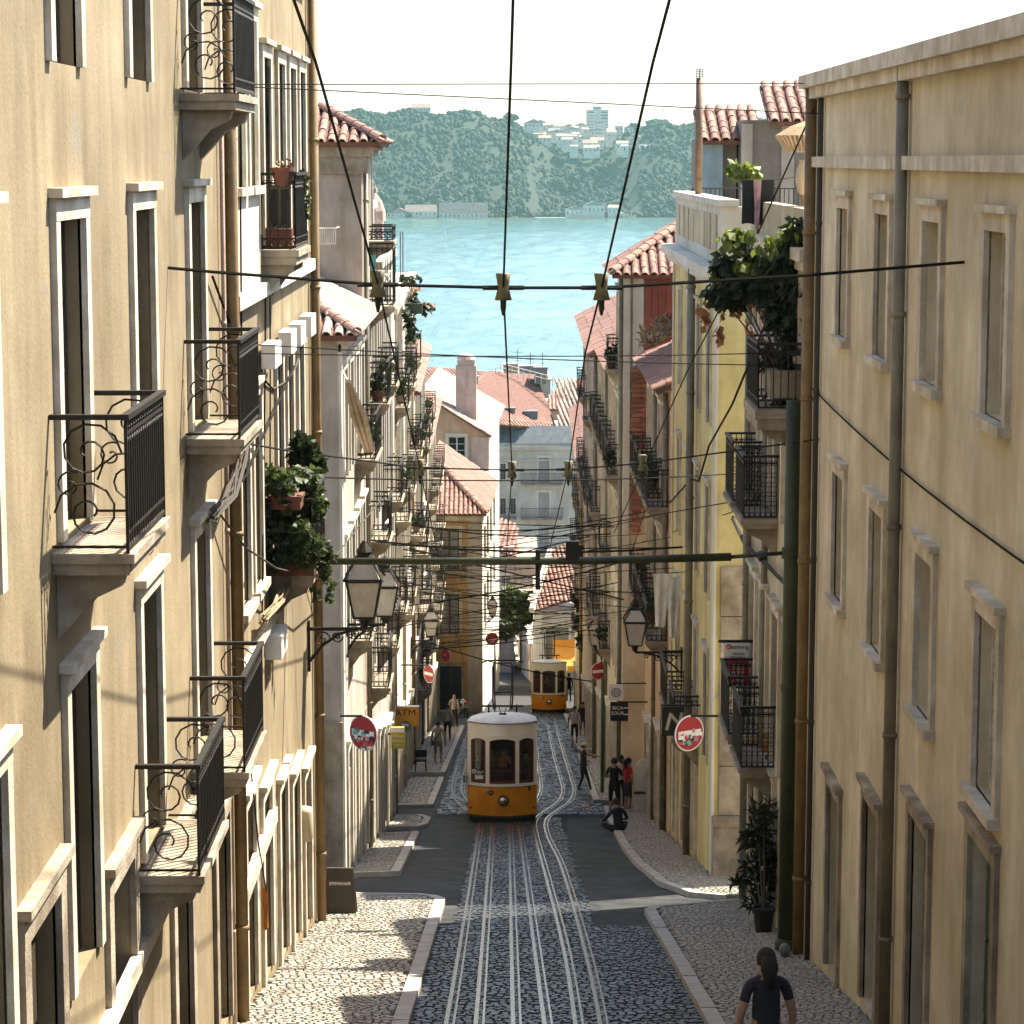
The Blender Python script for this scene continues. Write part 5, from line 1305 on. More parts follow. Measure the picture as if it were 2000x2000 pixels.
    for s in (-1, 1):
        for y in (1.2, 7.0):
            mb = MB(); mb.lathe([(.3, -.05), (.32, -.05), (.32, .05), (.3, .05)], 16, (s*.45, y, .32+sl*y*.96), axis='x'); mb.build('wheel', M['railside'], rt, smooth=False)
    # floor, interior partition, seat, roof
    mb = MB(); mb.box(-W+.03, W-.03, -.05, LEN-.05, .42, .48); mb.build('floor', M['brown'], rt)
    mb = MB(); mb.box(-W+.03, -.25, 2.55, 2.6, .48, 2.9); mb.box(.3, W-.03, 2.55, 2.6, .48, 2.9); mb.box(-.25, .3, 2.55, 2.6, 2.3, 2.9); mb.build('partition', M['mahog'], rt)
    mb = MB(); mb.box(-W+.05, W-.05, LEN-.1, LEN-.04, .48, 2.95); mb.build('rear_wall', M['mahog'], rt)
    mb = MB(); mb.box(-.35, .35, .1, .22, .9, 1.62); mb.box(-.35, .35, .0, .3, 1.6, 1.64); mb.build('control_desk', M['mahog'], rt)
    mb = MB(); n = 12; ys = [-.36, -.28, -.1, .2, LEN-.4, LEN+.05, LEN+.15]; zz = [0, .07, .11, .14, .14, .08, 0]; vs = []
    for y, h in zip(ys, zz):
        for i in range(n+1):
            x = (W+.05)*(-1+2*i/n); bow = -.3*(1-(x/W)**2)*.0; q = max(0, 1-(abs(x)/(W+.05))**3.2)
            yy = y if y > 0 else y+ (x/W)**2*.3*(1 if y < -.05 else .6)
            vs.append((x, yy, 3.0+h*q))
    k = n+1; mb.add(vs, [(j*k+i, j*k+i+1, (j+1)*k+i+1, (j+1)*k+i) for j in range(len(ys)-1) for i in range(n)]); mb.build('roof', M['tramroof'], rt, smooth=True)
    strip_(-W-.04, W+.04, 2.975, 3.01, 'roof_gutter', M['brown'], push=.05)
    mb = MB(); mb.box(-.09, .12, -.0, .08, 3.18, 3.24); mb.tube([(-.02, .04, 3.2), (-.1, .02, 3.42)], .012, 5); mb.tube([(.06, .04, 3.2), (.12, .02, 3.42)], .012, 5); mb.build('roof_horn', M['iron'], rt)
    # pantograph
    p = MB(); Y0 = 3.2
    for s in (-1, 1):
        p.tube([(s*.42, Y0, 3.2), (s*.42, Y0, 3.45)], .03, 6)
        p.tube([(s*.27, Y0, 3.3), (s*.30, Y0+.1, 3.6), (s*.30, Y0+.15, 4.6), (s*.26, Y0+.15, 4.72)], .028, 6); p.tube([(s*.22, Y0+1.2, 3.3), (s*.27, Y0+.4, 4.1), (s*.27, Y0+.15, 4.62)], .02, 6)
    p.tube([(-.62, Y0, 3.4), (.62, Y0, 3.4)], .035, 6); p.tube([(-.3, Y0+.1, 3.82), (.3, Y0+.1, 3.82)], .022, 6); p.tube([(-.26, Y0+.15, 4.72), (.26, Y0+.15, 4.72)], .022, 6)
    p.build('pantograph_frame', M['iron'], rt)
    p = MB(); p.tube([(-.62, Y0+.15, 4.74), (-.45, Y0+.15, 4.8), (.45, Y0+.15, 4.8), (.62, Y0+.15, 4.74)], .028, 6); p.build('contact_bow', M['iron'], rt)
    def shear(o):
        for ch in o.children:
            if ch.type == 'MESH' and ch.name.split('.')[0] not in ('underframe', 'wheel'):
                for v in ch.data.vertices: v.co.z -= .203*max(0, v.co.y)
            shear(ch)
    shear(rt)
    return rt
T1 = tram('yellow and white funicular tram in front, nearest to the viewer')
base = onG(981, 1607); tx, td = base.x, base.y+.3
# what only the near tram shows: stickers and lettering on its left pane
def text(parent, s, size, m, loc, rot=(math.pi/2, 0, 0), ext=.003, sx=1.0, name='lettering', align='CENTER', world=True):
    c = bpy.data.curves.new(name, 'FONT'); c.body = s; c.size = size; c.extrude = ext; c.align_x = align; c.materials.append(m); c.resolution_u = 3
    tmp = bpy.data.objects.new('tmp', c); col.objects.link(tmp)
    me = bpy.data.meshes.new_from_object(tmp.evaluated_get(bpy.context.evaluated_depsgraph_get())); bpy.data.objects.remove(tmp); me.name = name
    if not me.materials: me.materials.append(m)
    o = bpy.data.objects.new(name, me); col.objects.link(o); o.parent = parent
    off = Vector(ORG.get(parent.name, (0, 0, 0))) if world else Vector()
    o.location = Vector(loc)-off; o.rotation_euler = rot; o.scale = (sx, 1, 1); return o
T2 = copy_tree(T1); T2['label'] = 'yellow and white funicular tram further down the hill on the right track'
mb = MB(); ring(mb, (-.82, -.12, 1.54), .05, .016, 'x', 14); mb.box(-.79, -.55, -.155, -.15, 1.32, 1.43); mb.build('window_sticker', M['signw'], T1)
text(T1, 'WI-FI', .085, M['signw'], (-.64, -.17, 1.51), world=False)
T1.location = (tx, td, G(td))
b2 = onG(1072, 1393); T2.location = (b2.x, b2.y+.3, G(b2.y+.3)); T2.rotation_euler = (0, 0, R(-1.5))
# passengers
g = 'passengers in the trams'
def inside(t, x, y): return V(t.location.x+x, t.location.y+y, t.location.z+.48-.203*y)
person('person in an orange top behind the middle front window of the near tram', inside(T1, .03, .5), math.pi, 1.72, (.62, .2, .08), (.05, .05, .06), (.24, .14, .09), pose='hold', group=g)
person('person in a pale top at the left of the near tram middle window', inside(T1, -.3, .75), math.pi+.2, 1.62, (.4, .3, .22), (.05, .05, .06), (.5, .3, .22), (.3, .2, .1), group=g, longhair=True)
person('person in a dark jacket behind the left front window of the near tram', inside(T1, -.66, .45), math.pi-.1, 1.6, (.02, .02, .025), (.02, .02, .02), (.5, .32, .24), sleeve='long', group=g)
person('person in a grey dress behind the right front window of the near tram', inside(T1, .67, .5), math.pi+.2, 1.66, (.12, .12, .10), (.12, .12, .10), (.35, .2, .14), group=g, longhair=True)
person('person with dark hair behind the middle window of the far tram', inside(T2, -.1, .6), math.pi, 1.7, (.35, .12, .06), (.02, .02, .02), (.4, .22, .15), group=g)
person('person in a green top behind the right window of the far tram', inside(T2, .68, .5), math.pi, 1.66, (.12, .16, .05), (.05, .05, .05), (.45, .28, .2), group=g)
person('person leaning out at the right side of the far tram in black', V(T2.location.x+1.16, T2.location.y+.4, G(T2.location.y+.4)+.62), math.pi-.5, 1.7, (.012, .012, .015), (.012, .012, .012), (.3, .18, .12), sleeve='long', group=g)

# ---- people on the pavements
def on(px, py, h=.0): 
    p = onG(px, py); return V(p.x, p.y, G(p.y)+h)
person('person in beige shirt and shorts with a cross strap, seen from behind', on(856, 1496, .0), R(8), 1.8, (.40, .34, .27), (.20, .16, .12), (.40, .26, .19), shorts=True, bag=True, shoes=(.45, .42, .4))
person('person in a loose pale shirt and black trousers walking down the left pavement', on(874, 1451, .0), 0, 1.8, (.46, .43, .33), (.012, .012, .012), pose='walk')
person('bald person in a grey shirt ahead on the left pavement', on(887, 1424, .0), -.2, 1.82, (.42, .38, .33), (.03, .03, .03), (.55, .36, .28), bald=True, pose='walk')
person('person in pale tee and black shorts walking up the right pavement', on(1122, 1457, .0), math.pi, 1.82, (.46, .45, .38), (.012, .012, .013), (.36, .22, .16), shorts=True, pose='walk', shoes=(.02, .02, .02))
person('person in a dark top half hidden behind the walker on the right', on(1138, 1442, .0), math.pi, 1.76, (.02, .02, .03), (.02, .02, .025), (.35, .22, .16), shorts=True, longhair=True)
person('person in black vest and pale cap pointing across the right pavement', on(1139, 1548, .0), R(-70), 1.72, (.015, .015, .016), (.015, .015, .016), (.42, .24, .17), hat=(.62, .45, .30), pose='point', sleeve='none')
person('person all in black standing on the right pavement edge', on(1199, 1598, .0), R(-25), 1.84, (.01, .01, .011), (.01, .01, .01), (.35, .2, .14), shorts=True, pose='phone')
person('person in a bright red tee on the right pavement', on(1226, 1586, .0), R(-60), 1.7, (.50, .015, .02), (.05, .04, .05), (.34, .2, .15), shorts=True, longhair=True)
person('person in a white top between the red tee and the black clothes', on(1212, 1580, .0), R(-150), 1.72, (.55, .52, .45), (.03, .03, .035), (.10, .06, .045))
person('person in navy sitting cross legged on the right kerb', on(1208, 1629, .0), R(20), 1.78, (.008, .012, .04), (.01, .01, .012), (.3, .2, .15), pose='sit', sleeve='long')
person('person at the bottom right edge of whom only dark hair shows', V(at(1498, 1870, 22.6).x, 22.6, G(22.6)+.11), R(10), 1.74, (.02, .022, .03), (.02, .02, .03), longhair=True, group='people in the street')
# ================================================================== OVERHEAD LINES
def wire(name, label, pts, r, m='wire', cat='wire', group=None, n=5):
    mb = MB(); mb.tube(pts, r, n); p = pts[len(pts)//2]
    o = mb.build(name, M[m]); ORG[o.name] = (0, 0, 0); return tag(o, label, cat, group)
def insulator(label, p, k=1.0):
    r = root('insulator', label, 'insulator', p, 'insulators on the span wires')
    mb = MB(); mb.lathe([(.075*k, .14*k), (.06*k, .05*k), (.058*k, -.02*k), (.085*k, -.12*k)], 12, p); mb.build('bell', M['brass2'], r, smooth=True)
    mb = MB(); mb.lathe([(.03*k, -.12*k), (.028*k, -.2*k), (.012*k, -.27*k)], 8, p); mb.build('hanger', M['iron'], r)
    mb = MB(); mb.tube([Vector(p)+V(-.2*k, 0, 0), Vector(p)+V(.2*k, 0, 0)], .026*k, 6); mb.build('clamp', M['iron'], r)
M['brass2'] = mottled('verdigris_bell', (.20, .17, .07), (.12, .10, .045), 12, 0, .2, 60, .6)
D1, D2 = 25.0, 46.0
NL, NC, NR = (738, 556), (983, 562), (1175, 562)
nl2, nc2, nr2, nx2 = (820, 914), (1000, 918), (1110, 917), (1255, 905)
cw = {'left': [at(560, -40, 15.5), at(617, 123, 17.5), at(*NL, D1), at(*nl2, D2), at(872, 1165, 78), at(905, 1290, 105)],
      'middle': [at(1003, -40, 15.5), at(998, 123, 17.5), at(*NC, D1), at(989, 690, 29), at(*nc2, D2), at(985, 1150, 78), at(975, 1290, 105)],
      'right': [at(1318, -40, 15.5), at(1275, 123, 17.5), at(*NR, D1), at(1143, 690, 29), at(*nr2, D2), at(1050, 1170, 80), at(1032, 1290, 110)]}
wire('contact_wire', 'thick overhead wire descending on the left from the top edge', cw['left'], .011, 'wire', group='overhead contact wires')
wire('contact_wire', 'thick overhead wire descending through the middle of the river', cw['middle'], .011, 'wire', group='overhead contact wires')
wire('contact_wire', 'thick overhead wire descending on the right from the top edge', cw['right'], .011, 'wire', group='overhead contact wires')
e0, e1 = onX(345, 522, LX), onX(1880, 512, 4.4)
a, b = at(345, 522, D1), at(1880, 512, D1)
wire('span_wire', 'black span wire crossing in front of the river', [V(LX, D1, at(333, 523, D1).z), at(415, 531, D1), at(*NL, D1), at(*NC, D1), at(*NR, D1), at(1585, 537, D1), V(4.4, D1, at(1880, 512, D1).z)], .016)
wire('span_wire', 'black span wire crossing below the orange gabled house', [onX(400, 852, LX), at(560, 880, 36), at(*nl2, D2), at(*nc2, D2), at(*nr2, D2), at(*nx2, D2), onX(1600, 858, 4.4)], .014)
for lab, p, k in (('bell shaped insulator on the left wire above the clay roof', at(*NL, D1), 1.0), ('bell shaped insulator on the middle wire before the river', at(*NC, D1), 1.0), ('bell shaped insulator on the right wire before the river', at(*NR, D1), 1.0),
                  ('small bell insulator on the lower span at the left wire', at(*nl2, D2), 1.1), ('small bell insulator on the lower span at the middle wire', at(*nc2, D2), 1.1), ('small bell insulator on the lower span at the right wire', at(*nr2, D2), 1.1), ('small bell insulator on the lower span before the peach wall', at(*nx2, D2), 1.1)):
    insulator(lab, p, k)
thin = [('upper of the two thin wires crossing the sky', (430, 165), (1600, 163), LX, 4.4, .007, 0), ('lower of the two thin wires crossing the sky', (430, 167), (1600, 222), LX, 4.4, .007, 0),
        ('thin wire crossing at the river edge, upper of two', (480, 690), (1560, 688), LX, 4.4, .008, .05), ('thin wire crossing at the river edge, lower of two', (480, 672), (1560, 714), LX, 4.4, .008, .05),
        ('black wire sloping from the far left plants to the dark balcony', (560, 930), (1440, 925), LX, 4.4, .012, .1),
        ('wire rising from the ochre house to the right dark balcony', (850, 1080), (1500, 968), -3.7, 4.4, .012, 0), ('wire rising under the dark balcony on the right', (1075, 1110), (1490, 980), 2.9, 4.4, .010, .1)]
for lab, p, q, xa, xb, r, sg in thin:
    A, Bq = onX(*p, xa), onX(*q, xb); wire('thin_wire', lab, chain(A, Bq, 8, sg), r, group=None)
# drooping wires on the left front
wire('cable', 'slack cable hanging in a long curve before the left balcony plants', chain(onX(415, 985, -3.3), at(745, 975, 47), 10, 0.0)[:1]+[at(480, 1070, 30), at(540, 1110, 33), at(585, 1121, 36), at(640, 1105, 39), at(700, 1030, 43), at(745, 975, 47)], .013, 'cable')
wire('cable', 'straight dark cable falling to an anchor bolt on the tan wall', [onX(415, 540, -3.3), at(470, 690, 31), onX(533, 760, -3.33)], .015, 'wire')
wire('cable', 'grey cable looping up from the anchor bolt on the tan wall', [onX(533, 760, -3.33), at(560, 745, 37), at(578, 715, 38.6), onX(586, 690, -3.33)], .018, 'cable')
wire('cable', 'long diagonal cable running up the tan wall from the planted balcony', [onX(420, 1000, -3.3), onX(480, 930, -3.2), onX(520, 840, -3.2), onX(575, 715, -3.2)], .014, 'wire')
for i, (x0, x1, lab) in enumerate(((468, 472, 'thin vertical cable close to the ochre drainpipe on the left'), (520, 512, 'thin vertical cable on the tan wall beside the potted balcony'), (525, 527, 'grey conduit running up the tan wall past the potted balcony'))):
    wire('cable', lab, [onX(x0, 130, -3.31), onX((x0+x1)/2+2, 700, -3.31), onX(x1, 1200, -3.31)], .012, 'wire' if i < 2 else 'cable')
# cable bundle, lower left and the dry vine
def bundle(label, pts, n, r, spread, m, name='cable_bundle', cat='cables'):
    mb = MB(); rr = random.Random(4)
    for i in range(n): mb.tube([Vector(p)+V(rr.uniform(-1, 1), rr.uniform(-1, 1), rr.uniform(-1, 1))*spread for p in pts], r*rr.uniform(.6, 1.3), 4)
    return tag(mb.build(name, M[m]), label, cat)
bundle('tangled bundle of old cables at the left edge', [onX(415, 1010, -3.2), onX(450, 960, -3.15), onX(470, 900, -3.2), onX(480, 860, -3.28)], 16, .012, .07, 'cable')
bundle('dry bleached vine hanging below the planted balcony', [onX(515, 1210, -3.2), onX(545, 1170, -3.15), onX(565, 1135, -3.1), onX(575, 1105, -3.05)], 16, .014, .06, 'straw', 'dry_vine', 'vine')
bundle('thick cable loom slanting across the cream wall by the green pole', [onX(1432, 1012, 4.34), onX(1455, 1060, 4.3), onX(1490, 1095, 4.3), onX(1540, 1145, 4.3)], 10, .02, .03, 'cable')
wire('cable', 'knotted cable climbing the yellow wall towards the right plants', [at(1230, 1090, 70), onX(1262, 990, 4.1), onX(1310, 980, 4.1), onX(1350, 935, 4.1), onX(1365, 940, 4.1), onX(1385, 870, 4.1), onX(1430, 790, 4.1), onX(1500, 620, 4.2), onX(1585, 470, 4.35)], .022, 'wire')
wire('cable', 'long diagonal cable from the parasol down past the peach wall', [onX(1590, 210, 4.3), at(1465, 490, 44), at(1340, 730, 52), at(1200, 1040, 72)], .014, 'wire')
# tangle of thin wires between the fronts further down
rr = random.Random(9)
for i in range(58):
    d = rr.uniform(64, 142); z = G(d)+(rr.uniform(4.6, 8.8) if d > 95 else rr.uniform(6.2, 9))
    lx = -3.5-(d-74)*.009; rx = 3.45
    if d < 78: lx, rx = -3.48, 4.1
    A = V(lx, d+rr.uniform(-4, 4), z+rr.uniform(-.5, .5)); Bq = V(rx, d+rr.uniform(-6, 6), z+rr.uniform(-.6, .8))
    wire('thin_wire', 'thin dark wire strung between the house fronts above the trams', chain(A, Bq, 6, rr.uniform(.0, .25)), rr.choice([.010, .013, .017, .026]), group='tangle of thin wires above the trams')

# ================================================================== POLES, LANTERNS, SIGNS
PD = 37.75; PX = 4.17
r = root('tram_wire_pole', 'mossy green steel pole at the right edge carrying a long cross arm', 'pole', (PX, PD, G(PD)))
ztop = at(1552, 782, PD).z
mb = MB(); mb.tube([(PX, PD, G(PD)), (PX, PD, G(PD)+5), (PX, PD, ztop)], [.125, .12, .11], 14); mb.lathe([(.17, G(PD)), (.16, G(PD)+.25), (.13, G(PD)+.3)], 14, (PX, PD, 0)); mb.build('shaft', M['pole'], r, smooth=True)
za = at(1540, 1080, PD).z
mb = MB(); mb.tube([(PX-.12, PD, za), (PX-.9, PD, za-.06)], .03, 8); mb.tube([(PX-.9, PD, za-.06), (1.0, PD, za-.12), (LX+.02, PD, za-.13)], [.062, .058, .05], 10); mb.build('cross_arm', M['pole'], r, smooth=True)
mb = MB(); mb.tube([(PX, PD, za-.08), (PX, PD, za+.08)], .15, 14); mb.tube([(PX, PD, za-2.1), (PX, PD, za-2.0)], .14, 14); mb.tube([(PX-.5, PD, za-.06), (PX-.38, PD, za-.03)], .08, 8); mb.build('clamp_band', M['pole'], r)
mb = MB(); mb.box(.35, .42, PD-.05, PD+.05, za-.55, za+.05); mb.box(.8, 1.0, PD-.06, PD+.06, za-.1, za+.18); mb.build('hanger', M['iron'], r)
r = root('street_pole', 'slim dark green pole before the ochre corner house', 'pole', tuple(onG(909, 1372)))
q = onG(909, 1372); mb = MB(); mb.tube([q, V(q.x, q.y, at(909, 1100, q.y).z)], [.13, .10], 10); mb.build('shaft', M['green'], r, smooth=True)
mb = MB(); mb.lathe([(.2, 0), (.18, .5), (.12, .6)], 10, q); mb.build('base', M['green'], r)

def lantern(label, px, py, d, wallX, k=1.0, glow=False):
    p = at(px, py, d); s = 1 if wallX > p.x else -1
    r = root('street_lantern', label, 'lantern', (wallX, d, p.z-.3), 'wall lanterns along the street')
    b, t, h = .15*k, .25*k, .56*k
    def ring4(w, z): return [p+V(-w, -w, z), p+V(w, -w, z), p+V(w, w, z), p+V(-w, w, z)]
    lo, hi, ap = ring4(b, 0), ring4(t, h), ring4(.12*k, h+.3*k)
    mb = MB()
    for i in range(4):
        mb.tube([lo[i], hi[i]], .017*k, 5); mb.tube([lo[i], lo[(i+1) % 4]], .017*k, 5); mb.tube([hi[i], hi[(i+1) % 4]], .028*k, 5); mb.tube([hi[i]+(hi[i]-p-V(0, 0, h))*.14, ap[i]], .02*k, 5); mb.tube([ap[i], ap[(i+1) % 4]], .03*k, 5)
    mb.lathe([(.13*k, h+.3*k), (.1*k, h+.36*k), (.12*k, h+.4*k), (.06*k, h+.5*k), (.02*k, h+.56*k)], 10, p); mb.lathe([(.05*k, -.16*k), (.09*k, -.04*k), (.15*k, 0)], 8, p)
    mb.build('frame', M['iron'], r)
    for i in range(4):
        e = .96; c = p
        f = lambda v, z: V(c.x+(v.x-c.x)*e, c.y+(v.y-c.y)*e, v.z)
        mb = MB(); mb.quad(f(lo[i], 0), f(lo[(i+1) % 4], 0), f(hi[(i+1) % 4], 0), f(hi[i], 0)); mb.build('pane', M['lampg'], r)
        mb = MB(); mb.quad(f(hi[i], 0), f(hi[(i+1) % 4], 0), f(ap[(i+1) % 4], 0), f(ap[i], 0)); mb.build('roof_pane', M['lampg'], r)
    mb = MB(); zb = p.z-.16*k; L = abs(wallX-p.x)
    mb.box(min(p.x, wallX), max(p.x, wallX), d-.02, d+.02, zb-.05*k, zb); mb.tube([(p.x, d, zb), (wallX-s*L*.55, d, zb-.1*k), (wallX-s*L*.25, d, zb-.28*k), (wallX, d, zb-.55*k)], .024*k, 6)
    for q, rr_, tn in ((.25, .13, 1), (.52, .09, -1), (.75, .07, 1)):
        spiral(mb, (wallX-s*L*q, d, zb-.05-rr_*k*1.05), rr_*k, 1.4, .013*k, 'x', 0, tn)
    mb.box(wallX-s*.03-.02, wallX-s*.03+.02, d-.06, d+.06, zb-.65*k, zb+.1*k); mb.build('bracket', M['iron'], r)
lantern('large glass street lantern on a scrolled bracket from the tan building', 712, 1204, 41.2, LX, 1.12)
lantern('glass street lantern just behind the large left one', 752, 1201, 53.2, -3.5, 1.12)
lantern('small glass lantern above the ochre house door side', 842, 1241, 96, -3.87, 1.1)
lantern('glass street lantern on a scrolled bracket below the white washing', 1240, 1259, 62, 4.2, 1.05)
lantern('small glass lantern left of the washing over the right pavement', 1163, 1259, 95, 3.42, 1.05)
lantern('tiny lantern against the white flank of the ochre corner house', 962, 1202, 150, -1.62, 1.1)

def disc(label, px, py, d, dia, rot, wallX=None, stick=0, back=False, post=None):
    p = at(px, py, d); r = root('road_sign', label, 'sign', (p.x, p.y, p.z-dia/2), 'round red no entry signs'); Rm = Matrix.Translation(p) @ Matrix.Rotation(rot, 4, 'Z')
    def dsk(rad, y0, y1, name, m, par, n=28):
        mb = MB(); vs = [Rm @ V(rad*math.cos(2*math.pi*i/n), y0, rad*math.sin(2*math.pi*i/n)) for i in range(n)]+[Rm @ V(rad*math.cos(2*math.pi*i/n), y1, rad*math.sin(2*math.pi*i/n)) for i in range(n)]
        mb.add(vs, [tuple(range(n)), tuple(range(n, 2*n))[::-1]]+[(i, n+i, n+(i+1) % n, (i+1) % n) for i in range(n)]); return mb.build(name, m, par)
    rd = dia/2; pl = dsk(rd, -.01, .01, 'plate', M['signw'], r); dsk(rd*.93, -.016, -.0105, 'red_face', M['redp'] if back else M['red'], r)
    if not back:
        mb = MB(); mb.box(-rd*.78, rd*.78, -.022, -.0165, -rd*.17, rd*.17, 0, Rm); mb.build('white_bar', M['signw'], r)
    rr = random.Random(int(px)); cols = [M['signw'], M['black'], M['teal'], M['clothp'], M['acwhite'], M['zinc'], M['redp']]
    for i in range(stick):
        a, q = rr.uniform(-.7, .7)*rd, rr.uniform(-.85, .15)*rd
        if a*a+q*q > (rd*.85)**2: continue
        w, h = rr.uniform(.07, .2)*rd, rr.uniform(.06, .14)*rd
        mb = MB(); mb.box(-w, w, -.024-.0006*i, -.0225, -h, h, 0, Rm @ Matrix.Translation((a, 0, q)) @ Matrix.Rotation(rr.uniform(-.5, .5), 4, 'Y')); mb.build('sticker', cols[i % 7], r)
    mb = MB()
    if wallX is not None:
        mb.tube([p+V(0, .03, rd*.95), V(wallX, p.y+.03, p.z+rd*.95)], .025, 8); mb.tube([p+V(0, .03, rd*.98), p+V(0, .03, -rd*.6)], .022, 8)
    if post: mb.tube([p+V(0, .04, rd*.8), V(p.x, p.y+.04, G(p.y))], .035, 8)
    if mb.v: mb.build('mount', M['iron'], r)
disc('stickered no entry sign on the pale corner house at left', 710, 1432, 51, .74, R(-36), -3.5, 22)
disc('stickered no entry sign on the yellow building corner at right', 1346, 1432, 51.6, .75, R(34), 4.3, 22)
disc('narrow looking no entry sign over the left pavement', 838, 1316, 84, .62, R(-52), -3.7)
disc('faded red sign before the ochre wall above the dark door', 871, 1280, 110, .62, R(-45), -4.05, 1, True)
disc('small no entry sign beside the white flank wall', 961, 1248, 138, .72, R(10), None, 4, False, None)
disc('no entry sign beside the far tram on the right', 1169, 1311, 90, .63, R(25), 3.42)
q = at(961, 1248, 138); mb = MB(); mb.tube([q+V(.15, .05, 0), V(q.x+.15, q.y+.05, G(q.y))], .04, 8)
tag(mb.build('sign_post', M['zinc']), 'thin grey post under the small centre no entry sign', 'post')

def board(name, label, px0, px1, py0, py1, d, m, rot=0, th=.03, cat='sign', cap=None):
    a, b = at(px0, py1, d), at(px1, py0, d); c = (a+b)/2; r = root(name, label, cat, (c.x, d, a.z)); w, h = (b.x-a.x), (b.z-a.z)
    Rm = Matrix.Translation((c.x, d, c.z)) @ Matrix.Rotation(rot, 4, 'Z'); mb = MB(); mb.box(-w/2, w/2, -th, th, -h/2, h/2, 0, Rm); mb.build('board', m, r)
    return r, c, w, h, Rm
def btext(r, c, s, size, m, dx, dz, th, sx=1.0): return text(r, s, size, m, (c.x+dx, c.y-th-.004, c.z+dz), sx=sx)
r, c, w, h, Rm = board('cash_machine_sign', 'amber plastic ATM sign on the left row', 766, 818, 1380, 1418, 75, M['amber'], 0, .08)
btext(r, c, 'ATM', .27, M['ink'], 0, .04, .08, 1.15)
mb = MB(); mb.lathe([(.17, -.1), (.17, -.085)], 20, (c.x, 75, c.z-.29), axis='y'); e = mb.build('round_badge', M['zinc'], r); mb = MB(); mb.box(c.x-.12, c.x+.1, 74.89, 74.9, c.z-.28, c.z-.2); mb.build('badge_stripe', M['signw'], e)
mb = MB(); mb.box(-w/2-.015, w/2+.015, -.085, .085, h/2, h/2+.02, 0, Rm); mb.build('top_edge', M['acwhite'], r); mb = MB(); mb.tube([(c.x-w/2, 75, c.z), (-3.56, 75, c.z)], .03, 6); mb.build('mount', M['iron'], r)
r, c, w, h, Rm = board('beer_sign', 'lime and white beer sign under the cash machine sign', 764, 790, 1420, 1461, 70, M['lime'], 0, .07)
mb = MB(); mb.box(-w/2+.004, w/2-.004, -.074, -.0705, h*.28, h/2-.01, 0, Rm); mb.build('white_top', M['signw'], r)
for i, s in enumerate(('CERVEJA', 'CERVEZA', 'TAPAS')): btext(r, c, s, .09, M['signw'], 0, .02-.13*i, .07, .85)
mb = MB(); mb.tube([(c.x-w/2, 70, c.z+.1), (-3.56, 70, c.z+.1)], .025, 6); mb.build('mount', M['iron'], r)
# estate agent board, a print hung on the balcony
r, c, w, h, Rm = board('estate_agent_sign', 'white and red estate agent board at the end of the lower dark balcony', 1413, 1464, 1255, 1342, 46.05, M['signw'], 0, .015)
mb = MB(); mb.box(-w/2+.002, w/2-.002, -.02, -.0155, -h/2+.002, h*.1, 0, Rm); mb.build('red_half', M['redp'], r)
btext(r, c, 'homing', .125, M['ink'], .045, .30, .015, .95); btext(r, c, 'MIGUEL', .068, M['ink'], .03, .185, .015); btext(r, c, 'TEIXEIRA', .068, M['ink'], .02, .115, .015)
mb = MB(); ring(mb, (c.x-w*.32, 46.03, c.z+.34), .045, .012, 'x', 6); mb.ball((c.x-w*.32, 46.03, c.z+.34), .016, .006, .016, 8, 5); mb.build('house_mark', M['redp'], r)
for i, s in enumerate(('966', '077', '604')): btext(r, c, s, .17, M['signw'], .02, -.09-.145*i, .02, .9)
mb = MB(); mb.box(-w/2-.1, w/2+.25, -.02, .02, h/2, h/2+.05, 0, Rm); mb.build('hanging_bar', M['iron'], r)
# bar signs on the right
r, c, w, h, Rm = board('hanging_sign', 'pale square hanging sign with a round drawn emblem', 1189, 1217, 1336, 1368, 76.6, M['signw'], 0, .02)
mb = MB(); ring(mb, (c.x, 76.57, c.z), .13, .012, 'x', 16); ring(mb, (c.x, 76.57, c.z), .06, .01, 'x', 12); mb.build('round_mark', M['ink'], r); mb = MB(); mb.tube([(c.x, 76.6, c.z+h/2+.02), (4.1, 76.6, c.z+h/2+.02)], .02, 6); mb.build('mount', M['iron'], r)
r, c, w, h, Rm = board('bar_sign', 'black hanging bar sign with white lettering over the right pavement', 1192, 1227, 1371, 1408, 76, M['black'], 0, .025)
btext(r, c, 'BICA', .15, M['signw'], -.05, .06, .025); btext(r, c, 'SOUR', .15, M['signw'], -.05, -.1, .025); mb = MB(); mb.tube([(c.x, 76, c.z+h/2), (4.1, 76, c.z+h/2)], .025, 6); mb.build('mount', M['iron'], r)
mb = MB(); mb.box(c.x+.13, c.x+.26, 75.965, 75.97, c.z-.1, c.z-.07); mb.box(c.x+.13, c.x+.26, 75.965, 75.97, c.z+.1, c.z+.13); mb.build('ornament', M['signw'], r)
q = onG(1196, 1500); mb = MB(); mb.tube([V(2.98, 82.5, G(82.5)), V(2.98, 82.5, c.z-.3)], .06, 8); tag(mb.build('dark_post', M['green']), 'dark green post below the black bar sign', 'post')
r, c, w, h, Rm = board('black_sign', 'black framed hanging sign with slanted pale strokes', 1291, 1336, 1380, 1436, 56, M['black'], R(10), .05)
for s_, a0, x0 in ((1, .25, -.1), (1, -.7, .08), (1, .2, .16)):
    mb = MB(); mb.box(-.035, .035, -.06, -.052, -.2, .2, 0, Rm @ Matrix.Translation((x0, 0, 0)) @ Matrix.Rotation(a0, 4, 'Y')); mb.build('pale_stroke', M['stone'], r)
mb = MB(); mb.tube([(c.x-w/2, 56, c.z+h/2+.03), (4.22, 56, c.z+h/2+.03)], .02, 6); mb.build('mount', M['iron'], r)
